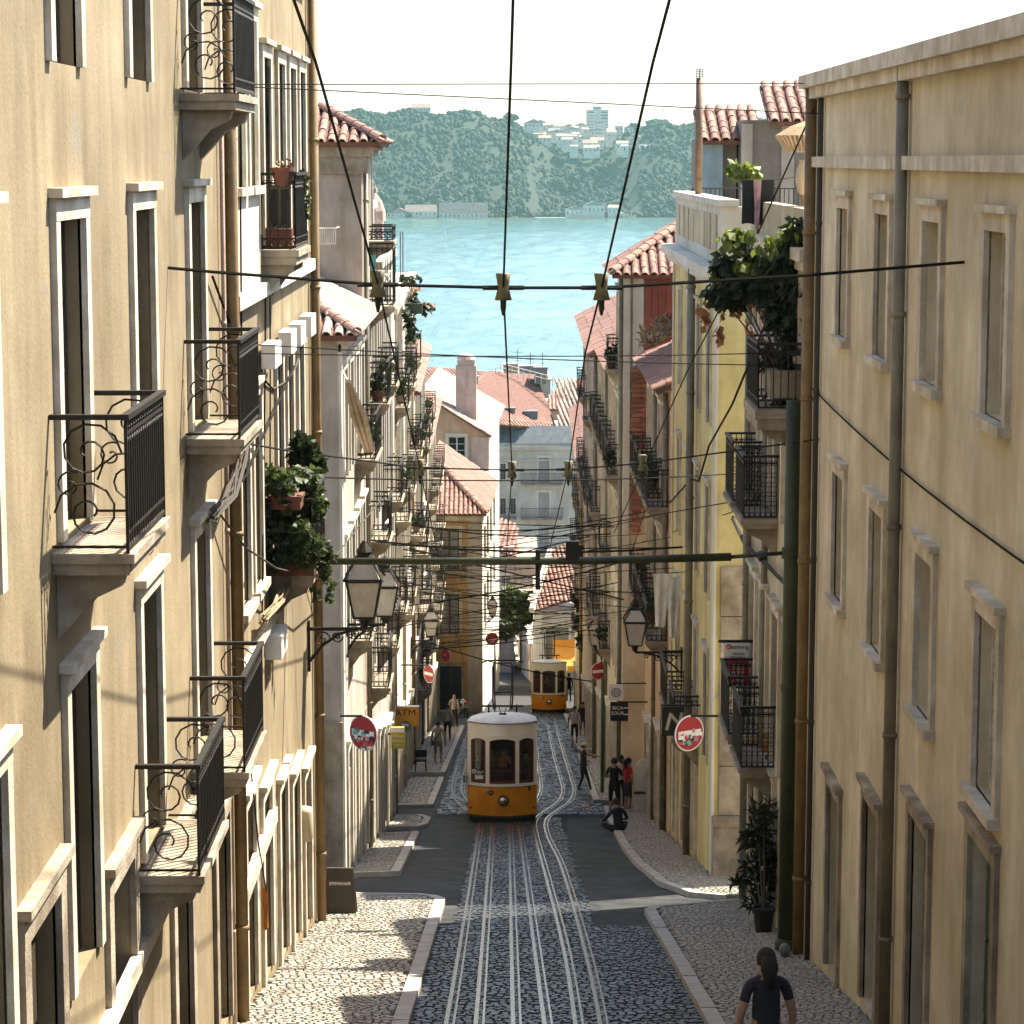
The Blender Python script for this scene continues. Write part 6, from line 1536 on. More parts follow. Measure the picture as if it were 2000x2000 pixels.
# sandwich board
q = onG(664, 1796); r = root('sandwich_board', 'dark brown pavement sandwich board beside the pale corner house', 'board', tuple(q))
w, h = .52, .86; X, D = q.x, q.y
Z = G(D)+.02
for s_, nm in ((-1, 'front_leaf'), (1, 'rear_leaf')):
    mb = MB(); y0 = D+.2+s_*.2; vs = [(X-w/2-.03, y0, Z), (X+w/2+.03, y0, Z), (X+w/2-.03, D+.2+s_*.03, Z+h), (X-w/2+.03, D+.2+s_*.03, Z+h)]
    mb.add(vs+[(x, y+.03*s_*-1, z) for x, y, z in vs], [(0, 1, 2, 3), (4, 7, 6, 5), (0, 4, 5, 1), (1, 5, 6, 2), (2, 6, 7, 3), (3, 7, 4, 0)]); mb.build(nm, M['brown'], r)
text(r, 'EMPANAR', .085, M['signw'], (X, D+.115, Z+h*.66), rot=(math.pi/2-.19, 0, 0), sx=1.0)

# ================================================================== PLANTS AND POTS
def leaves(mb, c, rad, n, size, rnd, droop=.4, asp=2.6):
    for _ in range(n):
        while True:
            u = V(rnd.uniform(-1, 1), rnd.uniform(-1, 1), rnd.uniform(-1, 1))
            if u.length <= 1: break
        p = Vector(c)+V(u.x*rad[0], u.y*rad[1], u.z*rad[2]); s = size*rnd.uniform(.45, 1.55)
        t = V(rnd.uniform(-1, 1), rnd.uniform(-1, 1), rnd.uniform(-1, .8)-droop).normalized(); sd = t.cross(V(rnd.uniform(-1, 1), rnd.uniform(-1, 1), rnd.uniform(-.5, 1))).normalized(); nn = t.cross(sd)
        w = s/asp
        mb.add([p, p+t*s*.5+sd*w+nn*s*.08, p+t*s, p+t*s*.5-sd*w+nn*s*.08], [(0, 1, 2, 3)])
def plant(name, label, blobs, m, size, cat='plant', pot=None, potm='terracotta', asp=2.6, droop=.4, extra=None, seed=1):
    """blobs: (px, py, d, rx, rz, n)"""
    rnd = random.Random(seed); p0 = at(*blobs[0][:3]); loc = pot[0] if pot else tuple(p0); r = root(name, label, cat, loc)
    mb = MB()
    for (px, py, d, rx, rz, n) in blobs: leaves(mb, at(px, py, d), (rx, rx*.8, rz), n, size, rnd, droop, asp)
    f = mb.build('foliage', M[m], r); set_tint(f.data, 1)
    st = MB(); base = Vector(loc)+V(0, 0, .15)
    for (px, py, d, rx, rz, n) in blobs:
        q = at(px, py, d); st.tube([base, base.lerp(q, .5)+V(0, 0, .08), q], [.02, .014, .006], 5)
    st.build('stems', M['brown'], r)
    if pot:
        (c, w, h, box) = pot; mb = MB()
        if box: mb.box(c[0]-w/2, c[0]+w/2, c[1]-box/2, c[1]+box/2, c[2], c[2]+h); mb.box(c[0]-w/2-.02, c[0]+w/2+.02, c[1]-box/2-.02, c[1]+box/2+.02, c[2]+h-.04, c[2]+h+.01)
        else: mb.lathe([(w*.36, 0), (w*.48, h*.85), (w*.53, h*.85), (w*.53, h), (w*.44, h), (w*.42, h*.9)], 16, c)
        mb.build('pot', M[potm], r)
    if extra:
        for nm, mm, bl, sz in extra:
            mb = MB()
            for (px, py, d, rx, rz, n) in bl: leaves(mb, at(px, py, d), (rx, rx*.8, rz), n, sz, rnd, .9, 2.2)
            o = mb.build(nm, M[mm], r); set_tint(o.data, 1); tag(o, kind='stuff')
    return r
c = onX(527, 978, -2.85)
plant('trough_plant', 'leafy green plants in red troughs on the rail of the lower left balcony', [(520, 930, 34.4, .2, .14, 260), (545, 940, 34.4, .2, .16, 260), (555, 935, 35, .25, .16, 300), (590, 945, 35.2, .28, .25, 520), (605, 985, 35.4, .22, .25, 420), (500, 950, 34.2, .12, .1, 120), (560, 975, 34.5, .15, .12, 160)], 'leaf', .11, pot=((onX(527, 985, -2.98).x-.1, 34.85, at(527, 985, 34.8).z-.02), .42, .17, .9), seed=2)
plant('bushy_shrub', 'dark upright shrub standing on the lower left balcony', [(590, 880, 36.6, .16, .2, 300), (598, 910, 36.6, .22, .24, 420), (610, 905, 36.7, .14, .2, 200)], 'leafd', .13, pot=((at(600, 1000, 36.8).x, 36.8, at(600, 1000, 36.8).z-.4), .36, .34, 0), droop=-.3, seed=3)
plant('trailing_plant', 'trailing plant with reddish flowers spilling from the lower left balcony', [(585, 1035, 34.7, .18, .16, 260), (600, 1060, 34.8, .26, .2, 480), (620, 1080, 35.2, .22, .22, 380), (590, 1085, 34.7, .2, .16, 240), (635, 1110, 35.8, .08, .22, 70), (645, 1150, 36, .03, .25, 40), (575, 1085, 35.0, .16, .12, 120), (615, 1150, 35.6, .03, .22, 30)], 'leaf', .09, pot=((at(578, 1105, 35).x, 35.0, at(578, 1105, 35).z-.1), .55, .2, .5), seed=4, extra=[('flowers', 'leafo', [(595, 1025, 35, .12, .1, 30), (600, 1050, 35, .15, .12, 20)], .05)])
plant('climbing_plant', 'dark climber covering the end of the lower left balcony', [(510, 1000, 34.3, .1, .2, 160), (515, 1050, 34.3, .12, .24, 180), (540, 1065, 34.6, .16, .3, 220), (530, 1010, 34.5, .14, .25, 200), (560, 1020, 34.8, .14, .25, 200)], 'leafd', .1, seed=5)
for i, (px, py, lab, w) in enumerate(((552, 345, 'terracotta pot hung on the upper left balcony rail', .32), (545, 470, 'red trough on the floor of the upper left balcony', .36))):
    p = at(px, py, 34.2 if i == 0 else 34.6); r = root('plant_pot', lab, 'pot', (p.x, p.y, p.z-.1)); mb = MB()
    if i == 0: mb.lathe([(.1, -.12), (.15, .07), (.17, .07), (.17, .12), (.14, .12)], 14, p)
    else: mb.box(p.x-.18, p.x+.18, p.y-.12, p.y+.12, p.z-.12, p.z+.16)
    mb.build('pot', M['terracotta'], r); rnd = random.Random(i); mb = MB(); leaves(mb, p+V(0, 0, .17), (.13, .1, .06), 26, .08, rnd); o = mb.build('foliage', M['straw' if i == 0 else 'leafd'], r); set_tint(o.data, 1)
plant('hanging_plant', 'thin pale trailing plant on the outer rail of the upper left balcony', [(592, 350, 35.6, .06, .12, 60), (595, 390, 35.8, .07, .16, 80), (597, 420, 35.9, .04, .12, 40)], 'leaf', .07, seed=8)
p = at(548, 410, 34.9); r = root('window_shutter', 'open brown shutter with dark panels leaning in the upper left balcony', 'shutter', (p.x, p.y, p.z-.5)); mb = MB(); mb.box(p.x-.18, p.x+.14, p.y, p.y+.04, p.z-.42, p.z+.34); mb.build('frame', M['pipeg'], r)
for s_ in (-1, 1): mb = MB(); mb.box(p.x-.02+s_*.08-.055, p.x-.02+s_*.08+.055, p.y-.012, p.y-.002, p.z-.36, p.z+.28); mb.build('panel', M['black'], r)
# upper right hanging plants
R1.balcony(39.2, at(1560, 790, 39.2).z, 1.9, .75, 'ring', slab=M['stone2'], t=.3)
blob = [(1560, 560, 39, .22, .3, 150), (1530, 520, 39.2, .3, .3, 170), (1555, 640, 39, .2, .35, 170), (1500, 560, 39.4, .25, .25, 120), (1460, 550, 39.6, .25, .25, 120), (1420, 520, 39.8, .22, .2, 100), (1430, 570, 39.8, .22, .25, 110), (1400, 570, 40, .12, .2, 50), (1560, 480, 39, .25, .2, 110), (1440, 460, 39.8, .18, .1, 40), (1480, 500, 39.6, .25, .15, 70), (1545, 700, 38.9, .15, .3, 110), (1560, 440, 39, .18, .15, 60), (1520, 600, 39.2, .2, .3, 80)]
plant('cactus_plant', 'large drooping leafy plant with orange flowers hanging from the upper right balcony', [(a,b,c,rx,rz,int(n*2.6)) for a,b,c,rx,rz,n in blob], 'leafd', .17, pot=((4.15, 39.0, at(1560, 760, 39).z-.1), .5, .4, .9), potm='stone2', asp=3.6, droop=.7, seed=9,
      extra=[('pale_leaves', 'leafy', [(1430, 470, 39.7, .25, .12, 40), (1510, 480, 39.3, .35, .15, 70), (1560, 450, 39, .2, .15, 90), (1400, 530, 39.9, .1, .1, 34), (1470, 520, 39.5, .3, .1, 90), (1440, 455, 39.7, .2, .08, 60), (1530, 470, 39.2, .3, .15, 120)], .13), ('flowers', 'leafo', [(1373, 600, 40, .04, .14, 18), (1380, 625, 40, .03, .1, 12), (1405, 650, 40, .035, .14, 20), (1440, 600, 39.8, .06, .12, 24), (1465, 640, 39.6, .05, .12, 10), (1480, 590, 39.5, .08, .12, 12), (1410, 610, 39.9, .05, .1, 8), (1500, 600, 39.4, .06, .1, 8)], .11)])
plant('dry_plant', 'bare brown climbing stems hanging from the upper right balcony', [(1500, 690, 39.3, .15, .25, 60), (1530, 740, 39.1, .2, .3, 90), (1520, 800, 39.1, .12, .25, 50)], 'leafd', .24, asp=9, droop=1.2, seed=10)
plant('palm_plant', 'tall bamboo like plant in a dark pot at the right wall', [(1492, 1585, 41.4, .2, .16, 110), (1480, 1625, 41.4, .26, .2, 150), (1495, 1660, 41.4, .2, .2, 120), (1470, 1690, 41.4, .22, .14, 60), (1490, 1720, 41.4, .16, .25, 90), (1480, 1760, 41.4, .2, .2, 80), (1450, 1720, 41.5, .15, .06, 40), (1505, 1690, 41.4, .12, .4, 90)], 'leafd', .22, pot=((onG(1491, 1832).x, onG(1491, 1832).y, onG(1491, 1832).z+.1), .36, .42, 0), potm='blackm', asp=8, droop=.1, seed=11)
plant('potted_plant', 'red leaved plant in a brown pot on the lower dark balcony', [(1512, 1440, 42.4, .16, .1, 40), (1515, 1460, 42.4, .18, .14, 50)], 'leafo', .16, pot=((at(1512, 1500, 42.4).x, 42.4, at(1512, 1512, 42.4).z), .3, .32, 0), asp=4, seed=12)
plant('flower_pots', 'flowering pots overhanging the far edge of the white balcony on the left', [(800, 545, 76, .35, .15, 60), (805, 590, 76.5, .2, .25, 80), (830, 600, 77, .25, .14, 80), (800, 620, 76, .15, .3, 80), (805, 650, 77, .12, .3, 50)], 'leafd', .16, seed=13, extra=[('flowers', 'leafo', [(835, 595, 77, .25, .12, 30), (810, 555, 76, .2, .2, 25)], .1)], pot=((at(812, 612, 76.5).x, 76.5, at(812, 612, 76.5).z), .4, .3, .6), potm='green')
plant('roof_weeds', 'dry weeds covering the small clay roof on the right', [(1285, 650, 73, .5, .15, 200), (1300, 630, 75, .4, .12, 160), (1270, 665, 71, .3, .12, 120)], 'straw', .22, asp=7, droop=-.5, seed=14)
plant('tree', 'round dark green tree crown low in the gap beyond the ochre corner', [(1003, 1170, 178, 1.1, .9, 420), (1010, 1195, 178, 1.0, .8, 380), (1000, 1215, 177, .8, .6, 240), (985, 1225, 176, .6, .6, 120)], 'leaf', .5, cat='tree', pot=None, seed=15)
plant('wall_plants', 'dark climbing greenery on the yellow building by the far tram', [(1140, 1215, 126, .4, .7, 180), (1135, 1170, 127, .3, .5, 120), (1142, 1250, 125, .4, .5, 140), (1140, 1080, 122, .35, .5, 120)], 'leafd', .3, seed=16)
plant('roof_plant', 'bright leaved succulent on the roof terrace above the panelled parapet', [(1455, 325, 46, .22, .08, 60), (1435, 335, 46, .12, .1, 34), (1470, 340, 46, .15, .12, 30)], 'leafy', .15, asp=2.4, droop=.5, seed=17, pot=((at(1490, 455, 46).x, 46, at(1490, 460, 46).z), .3, .4, 0))

# ================================================================== ROOFTOP THINGS, UPPER RIGHT
p = at(1364, 388, 60); r = root('flue_pipe', 'tall brown metal flue rising above the panelled parapet', 'flue', tuple(p)); zt_ = at(1364, 152, 60).z
mb = MB(); mb.tube([p-V(0, 0, .3), V(p.x, p.y, zt_)], .082, 14); mb.build('pipe', M['rust'], r, smooth=True)
for z in (p.z+.4, p.z+1.6): mb = MB(); mb.tube([V(p.x, p.y, z), V(p.x, p.y, z+.05)], .09, 14); mb.build('joint_band', M['rust'], r)
mb = MB(); 
for i in range(5): mb.tube([V(p.x, p.y, zt_+.02+.04*i), V(p.x, p.y, zt_+.035+.04*i)], .083, 12)
for a in range(4): mb.tube([V(p.x+.07*math.cos(a*1.57), p.y+.07*math.sin(a*1.57), zt_), V(p.x+.07*math.cos(a*1.57), p.y+.07*math.sin(a*1.57), zt_+.2)], .008, 4)
mb.build('cowl', M['zinc'], r)
def cloth(label, px0, px1, py0, py1, d, m, name='washing', wav=.03, taper=0, group=None):
    a, b = at(px0, py0, d), at(px1, py1, d); mb = MB(); nx, nz = 10, 8; vs = []
    for j in range(nz+1):
        for i in range(nx+1):
            u, v = i/nx, j/nz; uu = .5+(u-.5)*(1-taper*v)
            vs.append((a.x+(b.x-a.x)*uu, d+wav*math.sin(u*11+v*2)*(.3+v)+.02*math.sin(v*9+u*5), a.z+(b.z-a.z)*v+.02*math.sin(u*9)*v))
    k = nx+1; fs = [(j*k+i, j*k+i+1, (j+1)*k+i+1, (j+1)*k+i) for j in range(nz) for i in range(nx)]
    n0 = len(vs); vs2 = vs+[(x, y+.012, z) for x, y, z in vs]; mb.add(vs2, fs+[tuple(q+n0 for q in f)[::-1] for f in fs])
    o = mb.build(name, m, smooth=True); return tag(o, label, 'laundry', group)
cloth('black cloth hung out on the roof terrace at upper right', 1450, 1511, 352, 438, 45.2, M['clothb'], wav=.015)
cloth('pink scarf hanging over the black cloth on the terrace', 1472, 1486, 351, 448, 45.1, M['clothp'], wav=.01, taper=.5)
wire('washing_line', 'washing line carrying the black cloth on the terrace', [at(1440, 352, 45.25), at(1520, 351, 45.25), at(1590, 340, 45.25)], .008, 'cable')
cloth('long white sheet of washing on the right row', 1276, 1306, 1120, 1225, 57.6, M['cloth'], wav=.05, taper=.35, group='white washing on the right row')
cloth('second white washing piece beside the long sheet', 1300, 1330, 1128, 1245, 58.6, M['cloth'], wav=.05, taper=.55, group='white washing on the right row')
wire('washing_line', 'washing line under the white sheets on the right row', [at(1266, 1119, 57.3), at(1300, 1120, 58), V(4.18, 59.6, at(1330, 1124, 59).z)], .01, 'wire')
p = at(1585, 262, 41.5); r = root('parasol', 'straw coloured fringed parasol on the terrace at the right edge', 'parasol', (p.x, p.y, p.z-2)); mb = MB(); n = 20
mb.lathe([(.02, .24), (.35, .12), (.58, -.02), (.56, -.03), (.3, .08)], n, p); mb.build('canopy', M['straw'], r)
mb = MB()
for i in range(40):
    a = 2*math.pi*i/40; mb.tube([p+V(.57*math.cos(a), .57*math.sin(a), -.02), p+V(.4*math.cos(a), .4*math.sin(a), -.28)], .018, 4)
mb.build('fringe', M['fabric'], r); mb = MB(); mb.tube([p-V(0, 0, 2.0), p+V(0, 0, .2)], .025, 8); mb.build('pole', M['pipe'], r)
p = at(1574, 350, 41); r = root('clay_urn', 'pale clay urn on a yellow pillar at the right edge', 'urn', (p.x, p.y, p.z-.3)); mb = MB(); mb.lathe([(.09, -.25), (.13, -.2), (.17, 0), (.15, .18), (.1, .26), (.13, .3)], 14, p); mb.build('body', M['fabric'], r, smooth=True)
zb_ = at(1574, 520, 41).z; mb = MB(); mb.tube([V(p.x+.02, p.y, -1.3), V(p.x+.02, p.y, p.z-.25)], .09, 10); mb.build('pillar', M['ochre'], r)
# terrace railing
r = root('terrace_railing', 'thin iron railing on the terrace before the grey attic', 'railing', tuple(at(1400, 400, 66))); mb = MB()
for i in range(26):
    q = at(1352+i*9, 368, 67); mb.tube([q, q-V(0, 0, .75)], .012, 4)
mb.tube([at(1352, 368, 67), at(1586, 368, 67)], .018, 5); mb.build('bars', M['iron'], r)
# cage balcony with teal cloth, upper left
L2b.balcony(62.2, -3.5, 1.7, .7, 'ring', h=1.5)
p = onX(722, 520, -2.8); q = cloth('teal towel over the caged balcony on the beige building', 723, 735, 498, 560, p.y, M['teal'], wav=.02)
L2b.balcony(62.2, -1.95, 1.7, .7, 'ring', h=.35)
# white railing balcony beside it
mb = MB(); a0, b0 = at(608, 446, 58.5), at(655, 446, 58.5)
r = root('white_railing', 'white balcony railing at the end wall of the beige building', 'railing', tuple(at(630, 470, 58.5)))
for i in range(12): q = a0.lerp(b0, i/11); mb.tube([q, q-V(0, 0, .35)], .012, 4)
mb.tube([a0, b0], .02, 5); mb.tube([a0-V(0, 0, .35), b0-V(0, 0, .35)], .016, 5); mb.tube([b0, V(b0.x, 59.9, b0.z)], .02, 5); mb.tube([a0, V(a0.x, 59.9, a0.z)], .02, 5); mb.build('bars', M['wood'], r)
# folded awning pole on the left
p, q = onX(678, 742, -2.75), onX(722, 880, -2.75); p = at(680, 745, 49.5); q = at(721, 880, 53.0); r = root('folded_awning', 'folded striped awning leaning out from the pale corner house', 'awning', tuple(q)); mb = MB()
for i in range(5): o = V((i-2)*.035, 0, (i % 2)*.04); mb.tube([p+o*.5, (p+q)/2+o*1.6, q+o], [.03, .06, .05], 6)
mb.build('canvas', M['fabric'], r); mb = MB(); mb.tube([p, V(-3.5, 52, p.z+.1)], .02, 5); mb.build('arm', M['wood'], r)
# satellite dish and antennas
p = at(716, 345, 63); r = root('satellite_dish', 'satellite dish on the beige building below its eaves', 'dish', tuple(p)); mb = MB(); mb.lathe([(.34, -.1), (.2, .0), (.02, .04)], 16, p, axis='x'); mb.build('bowl', M['pink'], r, smooth=True); mb = MB(); mb.tube([p, V(-3.52, 63, p.z-.1)], .025, 6); mb.build('arm', M['zinc'], r)
for i, (px, d, y0, y1, lab) in enumerate(((1011, 300, 760, 683, 'tall roof aerial right of the middle wire'), (1036, 302, 765, 689, 'second roof aerial right of the middle wire'), (1060, 303, 770, 688, 'roof aerial nearest the railing on the far red roof'), (968, 295, 760, 720, 'short cross shaped aerial on the far red roof'))):
    a, b = at(px, y0, d), at(px, y1, d); r = root('roof_aerial', lab, 'aerial', tuple(a)); mb = MB(); mb.tube([a, b], .05, 5); mb.build('mast', M['zinc'], r); mb = MB()
    for j in range(3): z = b.z-.3-.5*j; mb.tube([V(b.x-.6+.12*j, d, z), V(b.x+.6-.12*j, d, z)], .03, 4)
    mb.build('elements', M['zinc'], r)
for px, d, lab in ((782, 76, 'thin mast left of the river on the white building'), (787, 77.5, 'second thin mast beside the first on the white building')):
    a, b = at(px, 545, d), at(px, 452, d); mb = MB(); mb.tube([a, b], .02, 5); tag(mb.build('mast', M['zinc']), lab, 'mast')

# ================================================================== SMALL STREET THINGS
p = onG(1256, 1590); r = root('arched_hatch', 'white arched panel standing against the right wall by the group of people', 'panel', tuple(p)); X, D, Z = p.x+.02, p.y, p.z+.1
pts = [(-.31, 0), (.31, 0), (.31, 1.05)]+[(.31*math.cos(a*math.pi/10)*1.0, 1.05+.55*math.sin(a*math.pi/10)) for a in range(1, 10)]+[(-.31, 1.05)]
mb = MB(); Mx = Matrix.Translation((X, D, Z)) @ Matrix(((1, 0, 0, 0), (0, 0, 1, 0), (0, 1, 0, 0), (0, 0, 0, 1))); mb.prism(pts, 0, .06, 0, Mx); mb.build('panel', M['white'], r)
mb = MB(); mb.box(X-.3, X+.34, D-.05, D-.002, Z+.53, Z+.6); mb.build('bar', M['brown'], r)
def moto(p, rot):
    r = root('motorcycle', 'black and white motorcycle with red parts parked by the ochre corner house', 'motorcycle', tuple(p)); Rm = Matrix.Translation(p) @ Matrix.Rotation(rot, 4, 'Z')
    def T_(pts): return [Rm @ Vector(q) for q in pts]
    for y in (-.62, .66):
        w_ = MB(); pts = T_([(0, y+.29*math.cos(a*math.pi/9), .3+.29*math.sin(a*math.pi/9)) for a in range(19)]); w_.tube(pts, .055, 6, caps=False); wo = w_.build('wheel', M['blackm'], r, smooth=True)
        w_ = MB(); w_.tube(T_([(-.03, y, .3), (.03, y, .3)]), .2, 14); w_.build('rim', M['zinc'], wo)
    def part(nm, m, fn): q = MB(); fn(q); q.build(nm, m, r, smooth=True)
    part('tank', M['signw'], lambda q: q.tube(T_([(0, -.35, .78), (0, -.1, .88), (0, .1, .8)]), [.1, .16, .1], 8)); part('seat', M['black'], lambda q: q.tube(T_([(0, .05, .78), (0, .4, .78), (0, .75, .86)]), [.12, .13, .07], 8))
    part('engine', M['zinc'], lambda q: q.tube(T_([(0, -.3, .42), (0, .2, .42)]), .18, 8)); part('fork', M['chrome'], lambda q: (q.tube(T_([(-.08, -.62, .3), (-.08, -.4, 1.0)]), .025, 6), q.tube(T_([(.08, -.62, .3), (.08, -.4, 1.0)]), .025, 6)))
    part('handlebar', M['black'], lambda q: q.tube(T_([(-.36, -.3, 1.02), (-.1, -.42, 1.03), (.1, -.42, 1.03), (.36, -.3, 1.02)]), .02, 6)); part('headlight', M['redp'], lambda q: q.ball(Rm @ V(0, -.55, .92), .1, .1, .1))
    part('fender', M['redp'], lambda q: q.tube(T_([(0, .55, .65), (0, .8, .62), (0, .95, .5)]), [.07, .08, .05], 6)); part('exhaust', M['chrome'], lambda q: q.tube(T_([(.14, -.1, .3), (.16, .7, .36)]), .045, 6))
q = onG(903, 1400); moto(q, R(20))
q = onG(822, 1512); r = root('stool', 'small dark cafe stool on the left pavement', 'stool', (q.x, q.y, q.z+.1)); z = q.z+.1
mb = MB(); mb.box(q.x-.22, q.x+.22, q.y-.2, q.y+.2, z+.42, z+.47); mb.build('seat', M['black'], r)
for sx in (-1, 1):
    for sy in (-1, 1): mb = MB(); mb.tube([V(q.x+sx*.2, q.y+sy*.18, z), V(q.x+sx*.18, q.y+sy*.16, z+.43)], .022, 5); mb.build('leg', M['black'], r)
mb = MB(); mb.box(q.x-.22, q.x+.22, q.y+.17, q.y+.2, z+.5, z+.78); mb.build('backrest', M['black'], r)
q = onG(1143, 1577); r = root('litter', 'crumpled yellow paper lying on the road by the right kerb', 'litter', tuple(q)); rnd = random.Random(2); mb = MB()
mb.add([(q.x+(i % 5-2)*.06+rnd.uniform(-.02, .02), q.y+(i//5-2)*.09, G(q.y+(i//5-2)*.09)+.02+rnd.uniform(0, .06)) for i in range(25)], [(j*5+i, j*5+i+1, j*5+i+6, j*5+i+5) for j in range(4) for i in range(4)]); mb.build('sheet', M['amber'], r)
q = onG(1535, 1872); mb = MB(); p = at(1533, 1855, PD-.9); mb.ball(p, .09, .09, .1, 14, 8); mb.lathe([(.06, -.5), (.05, -.1), (.07, -.08)], 10, p); tag(mb.build('bollard', M['zinc'], smooth=True), 'grey round headed bollard at the foot of the green pole', 'bollard')
p = onX(587, 1610, LX); r = root('wall_box', 'rounded pale box fixed low on the tan building', 'wall box', (LX, p.y, p.z-.25)); mb = MB(); mb.lathe([(.12, -.26), (.14, -.2), (.14, .2), (.12, .27), (.05, .29)], 14, (LX+.06, p.y, p.z)); mb.build('cover', M['cream2'], r, smooth=True)
p = onX(530, 1770, LX); cloth('orange cloth strip hanging on the tan wall at lower left', 512, 524, 1735, 1815, onX(518, 1775, -3.27).y, mat('orange_cloth', (.48, .17, .03), .9), 'hanging_cloth', .02)
wire('cable', 'loose cable falling to the orange cloth at lower left', [onX(488, 1480, -3.3), onX(505, 1650, -3.25), onX(520, 1740, -3.25)], .012, 'cable')

# ================================================================== ACROSS THE RIVER
def far_house(px, py, d, w, h, dp, roofm, wallm, label=None, group='houses of the hillside town', name='far_house', rnd=random):
    c = at(px, py, d); r = root(name, label or 'small pale house in the hillside town across the river', 'house', tuple(c), group if label is None else None)
    x0, x1, y0, y1, z0, z1 = c.x-w/2, c.x+w/2, d, d+dp, c.z-5, c.z+h
    mb = MB(); mb.box(x0, x1, y0, y1, z0, z1); mb.build('wall', wallm, r)
    mb = MB(); rh = w*.22
    if rnd.random() < .5: mb.add([(x0-.4, y0-.4, z1), (x1+.4, y0-.4, z1), (x1+.4, y1, z1), (x0-.4, y1, z1), (x0, (y0+y1)/2, z1+rh), (x1, (y0+y1)/2, z1+rh)], [(0, 1, 5, 4), (2, 3, 4, 5), (1, 2, 5), (3, 0, 4)])
    else: mb.add([(x0-.4, y0-.4, z1), (x1+.4, y0-.4, z1), (x1+.4, y1, z1), (x0-.4, y1, z1), ((x0+x1)/2, y0-.4, z1+rh), ((x0+x1)/2, y1, z1+rh)], [(0, 4, 5, 3), (1, 2, 5, 4), (0, 1, 4), (2, 3, 5)])
    mb.build('roof', roofm, r)
    k = max(1, int(w/4))
    for i in range(k):
        x = x0+w*(i+.5)/k; mb = MB(); mb.box(x-.6, x+.6, y0-.05, y0-.01, z0+5+h*.35, z0+5+h*.75); mb.build('window', M['glass'], r)
    return r
M['farw'] = plaster('far_white_wall', (.72, .70, .66), .1, .9); M['farr'] = mottled('far_clay_roof', (.40, .28, .22), (.30, .20, .16), .3, 0, 0, 5, .9); M['farg'] = mottled('far_grey_roof', (.26, .25, .24), (.2, .2, .2), .3, 0, 0, 5, .9)
rnd = random.Random(21)
for i in range(60):
    px = rnd.uniform(1035, 1305); py = rnd.uniform(252, 300) if px > 1120 else rnd.uniform(250, 280)
    d = SHORE+330-(py-250)*3.6
    far_house(px, py, d, rnd.uniform(7, 15), rnd.uniform(4, 8), 8, rnd.choice([M['farr'], M['farr'], M['farg']]), M['farw'], rnd=rnd)
for px, py, w, lab in ((822, 220, 20, 'long low roof on the crest at the left of the far bank'), (1108, 282, 11, 'white gabled house on the slope below the town'), (1290, 248, 14, 'hipped house on the right hand crest of the far bank'), (1042, 250, 20, 'pale flat building where the wooded crest drops')):
    far_house(px, py, SHORE+235 if px != 1108 else SHORE+200, w, 5, 9, M['farr'], M['farw'], lab, rnd=rnd)
# tower block
c = at(1167, 258, SHORE+345); r = root('tower_block', 'tall concrete apartment tower on the far skyline', 'tower', tuple(c)); S = (SHORE+345)/F; w = 42*S; h = 43*S
mb = MB(); mb.box(c.x-w/2, c.x+w/2, c.y, c.y+18, c.z-8, c.z+h); mb.build('wall', M['farw'], r); mb = MB(); mb.box(c.x-w*.2, c.x+w*.18, c.y+2, c.y+14, c.z+h, c.z+h+6*S); mb.build('roof_house', M['farg'], r)
mb = MB(); mb.box(c.x-w*.12, c.x+w*.1, c.y-.5, c.y, c.z-8, c.z+h-.5); mb.build('stair_shaft', M['greyw'], r)
for i in range(7):
    z = c.z+h*(i+.25)/7.3
    for x0, x1 in ((-.46, -.16), (.14, .46)): mb = MB(); mb.box(c.x+w*x0, c.x+w*x1, c.y-.12, c.y-.01, z, z+h*.055); mb.build('window_band', M['glass'], r)
# waterside buildings
for px, py, w, h, lab, rm in ((905, 427, 46, 5, 'long rose roofed warehouse on the far shore', 'farr'), (822, 424, 30, 5, 'low rose roofed shed at the left of the far shore', 'farr'), (1122, 422, 17, 6, 'white waterside house on the far shore', 'farg'), (1160, 420, 20, 9, 'grey roofed hall on the far shore', 'farg'), (1200, 420, 12, 7, 'small gabled house at the right of the far shore', 'farr'), (1215, 427, 12, 3, 'low white quay shed right of the grey hall', 'farw'), (780, 425, 24, 4, 'low building on the shore beside the white building edge', 'farr')):
    far_house(px, py, SHORE+8, w, h, 9, M[rm], M['farw'], lab, rnd=rnd)
mb = MB(); a, b = at(1045, 424, SHORE-2), at(1105, 424, SHORE-2); mb.box(a.x, b.x, SHORE-4, SHORE+4, WZ-.5, WZ+2); tag(mb.build('quay', M['farw']), 'bright white quay wall on the far shore', 'quay')
def pine(label, px, py, d, h, w, seed):
    c = at(px, py, d); r = root('pine_tree', label, 'tree', tuple(c)); mb = MB(); mb.tube([c-V(0, 0, 4), c+V(0, 0, h*.7)], [.6, .3], 6); mb.build('trunk', M['brown'], r)
    q = MB(); rr = random.Random(seed)
    for i in range(26):
        s = rr.uniform(.12, .25)*w; o = V(rr.uniform(-.4, .4)*w, rr.uniform(-.3, .3)*w, h*(.45+.5*rr.random()))
        q.add([(c.x+o.x+p_.x*s*rr.uniform(.7, 1.3), c.y+o.y+p_.y*s, c.z+o.z+p_.z*s*.7*rr.uniform(.7, 1.3)) for p_ in IV], IF)
    o = q.build('crown', M['wood_far'], r); set_tint(o.data, 20)
pine('umbrella pine standing out on the crest behind the middle wire', 1000, 248, SHORE+230, 14, 15, 1); pine('small dark tree on the crest beside the clay eaves', 647, 222, SHORE+230, 7, 7, 2); pine('rounded tree on the right crest above the town', 1285, 262, SHORE+240, 14, 22, 3); pine('dark tree left of the tower block foot', 1240, 258, SHORE+300, 9, 12, 4)
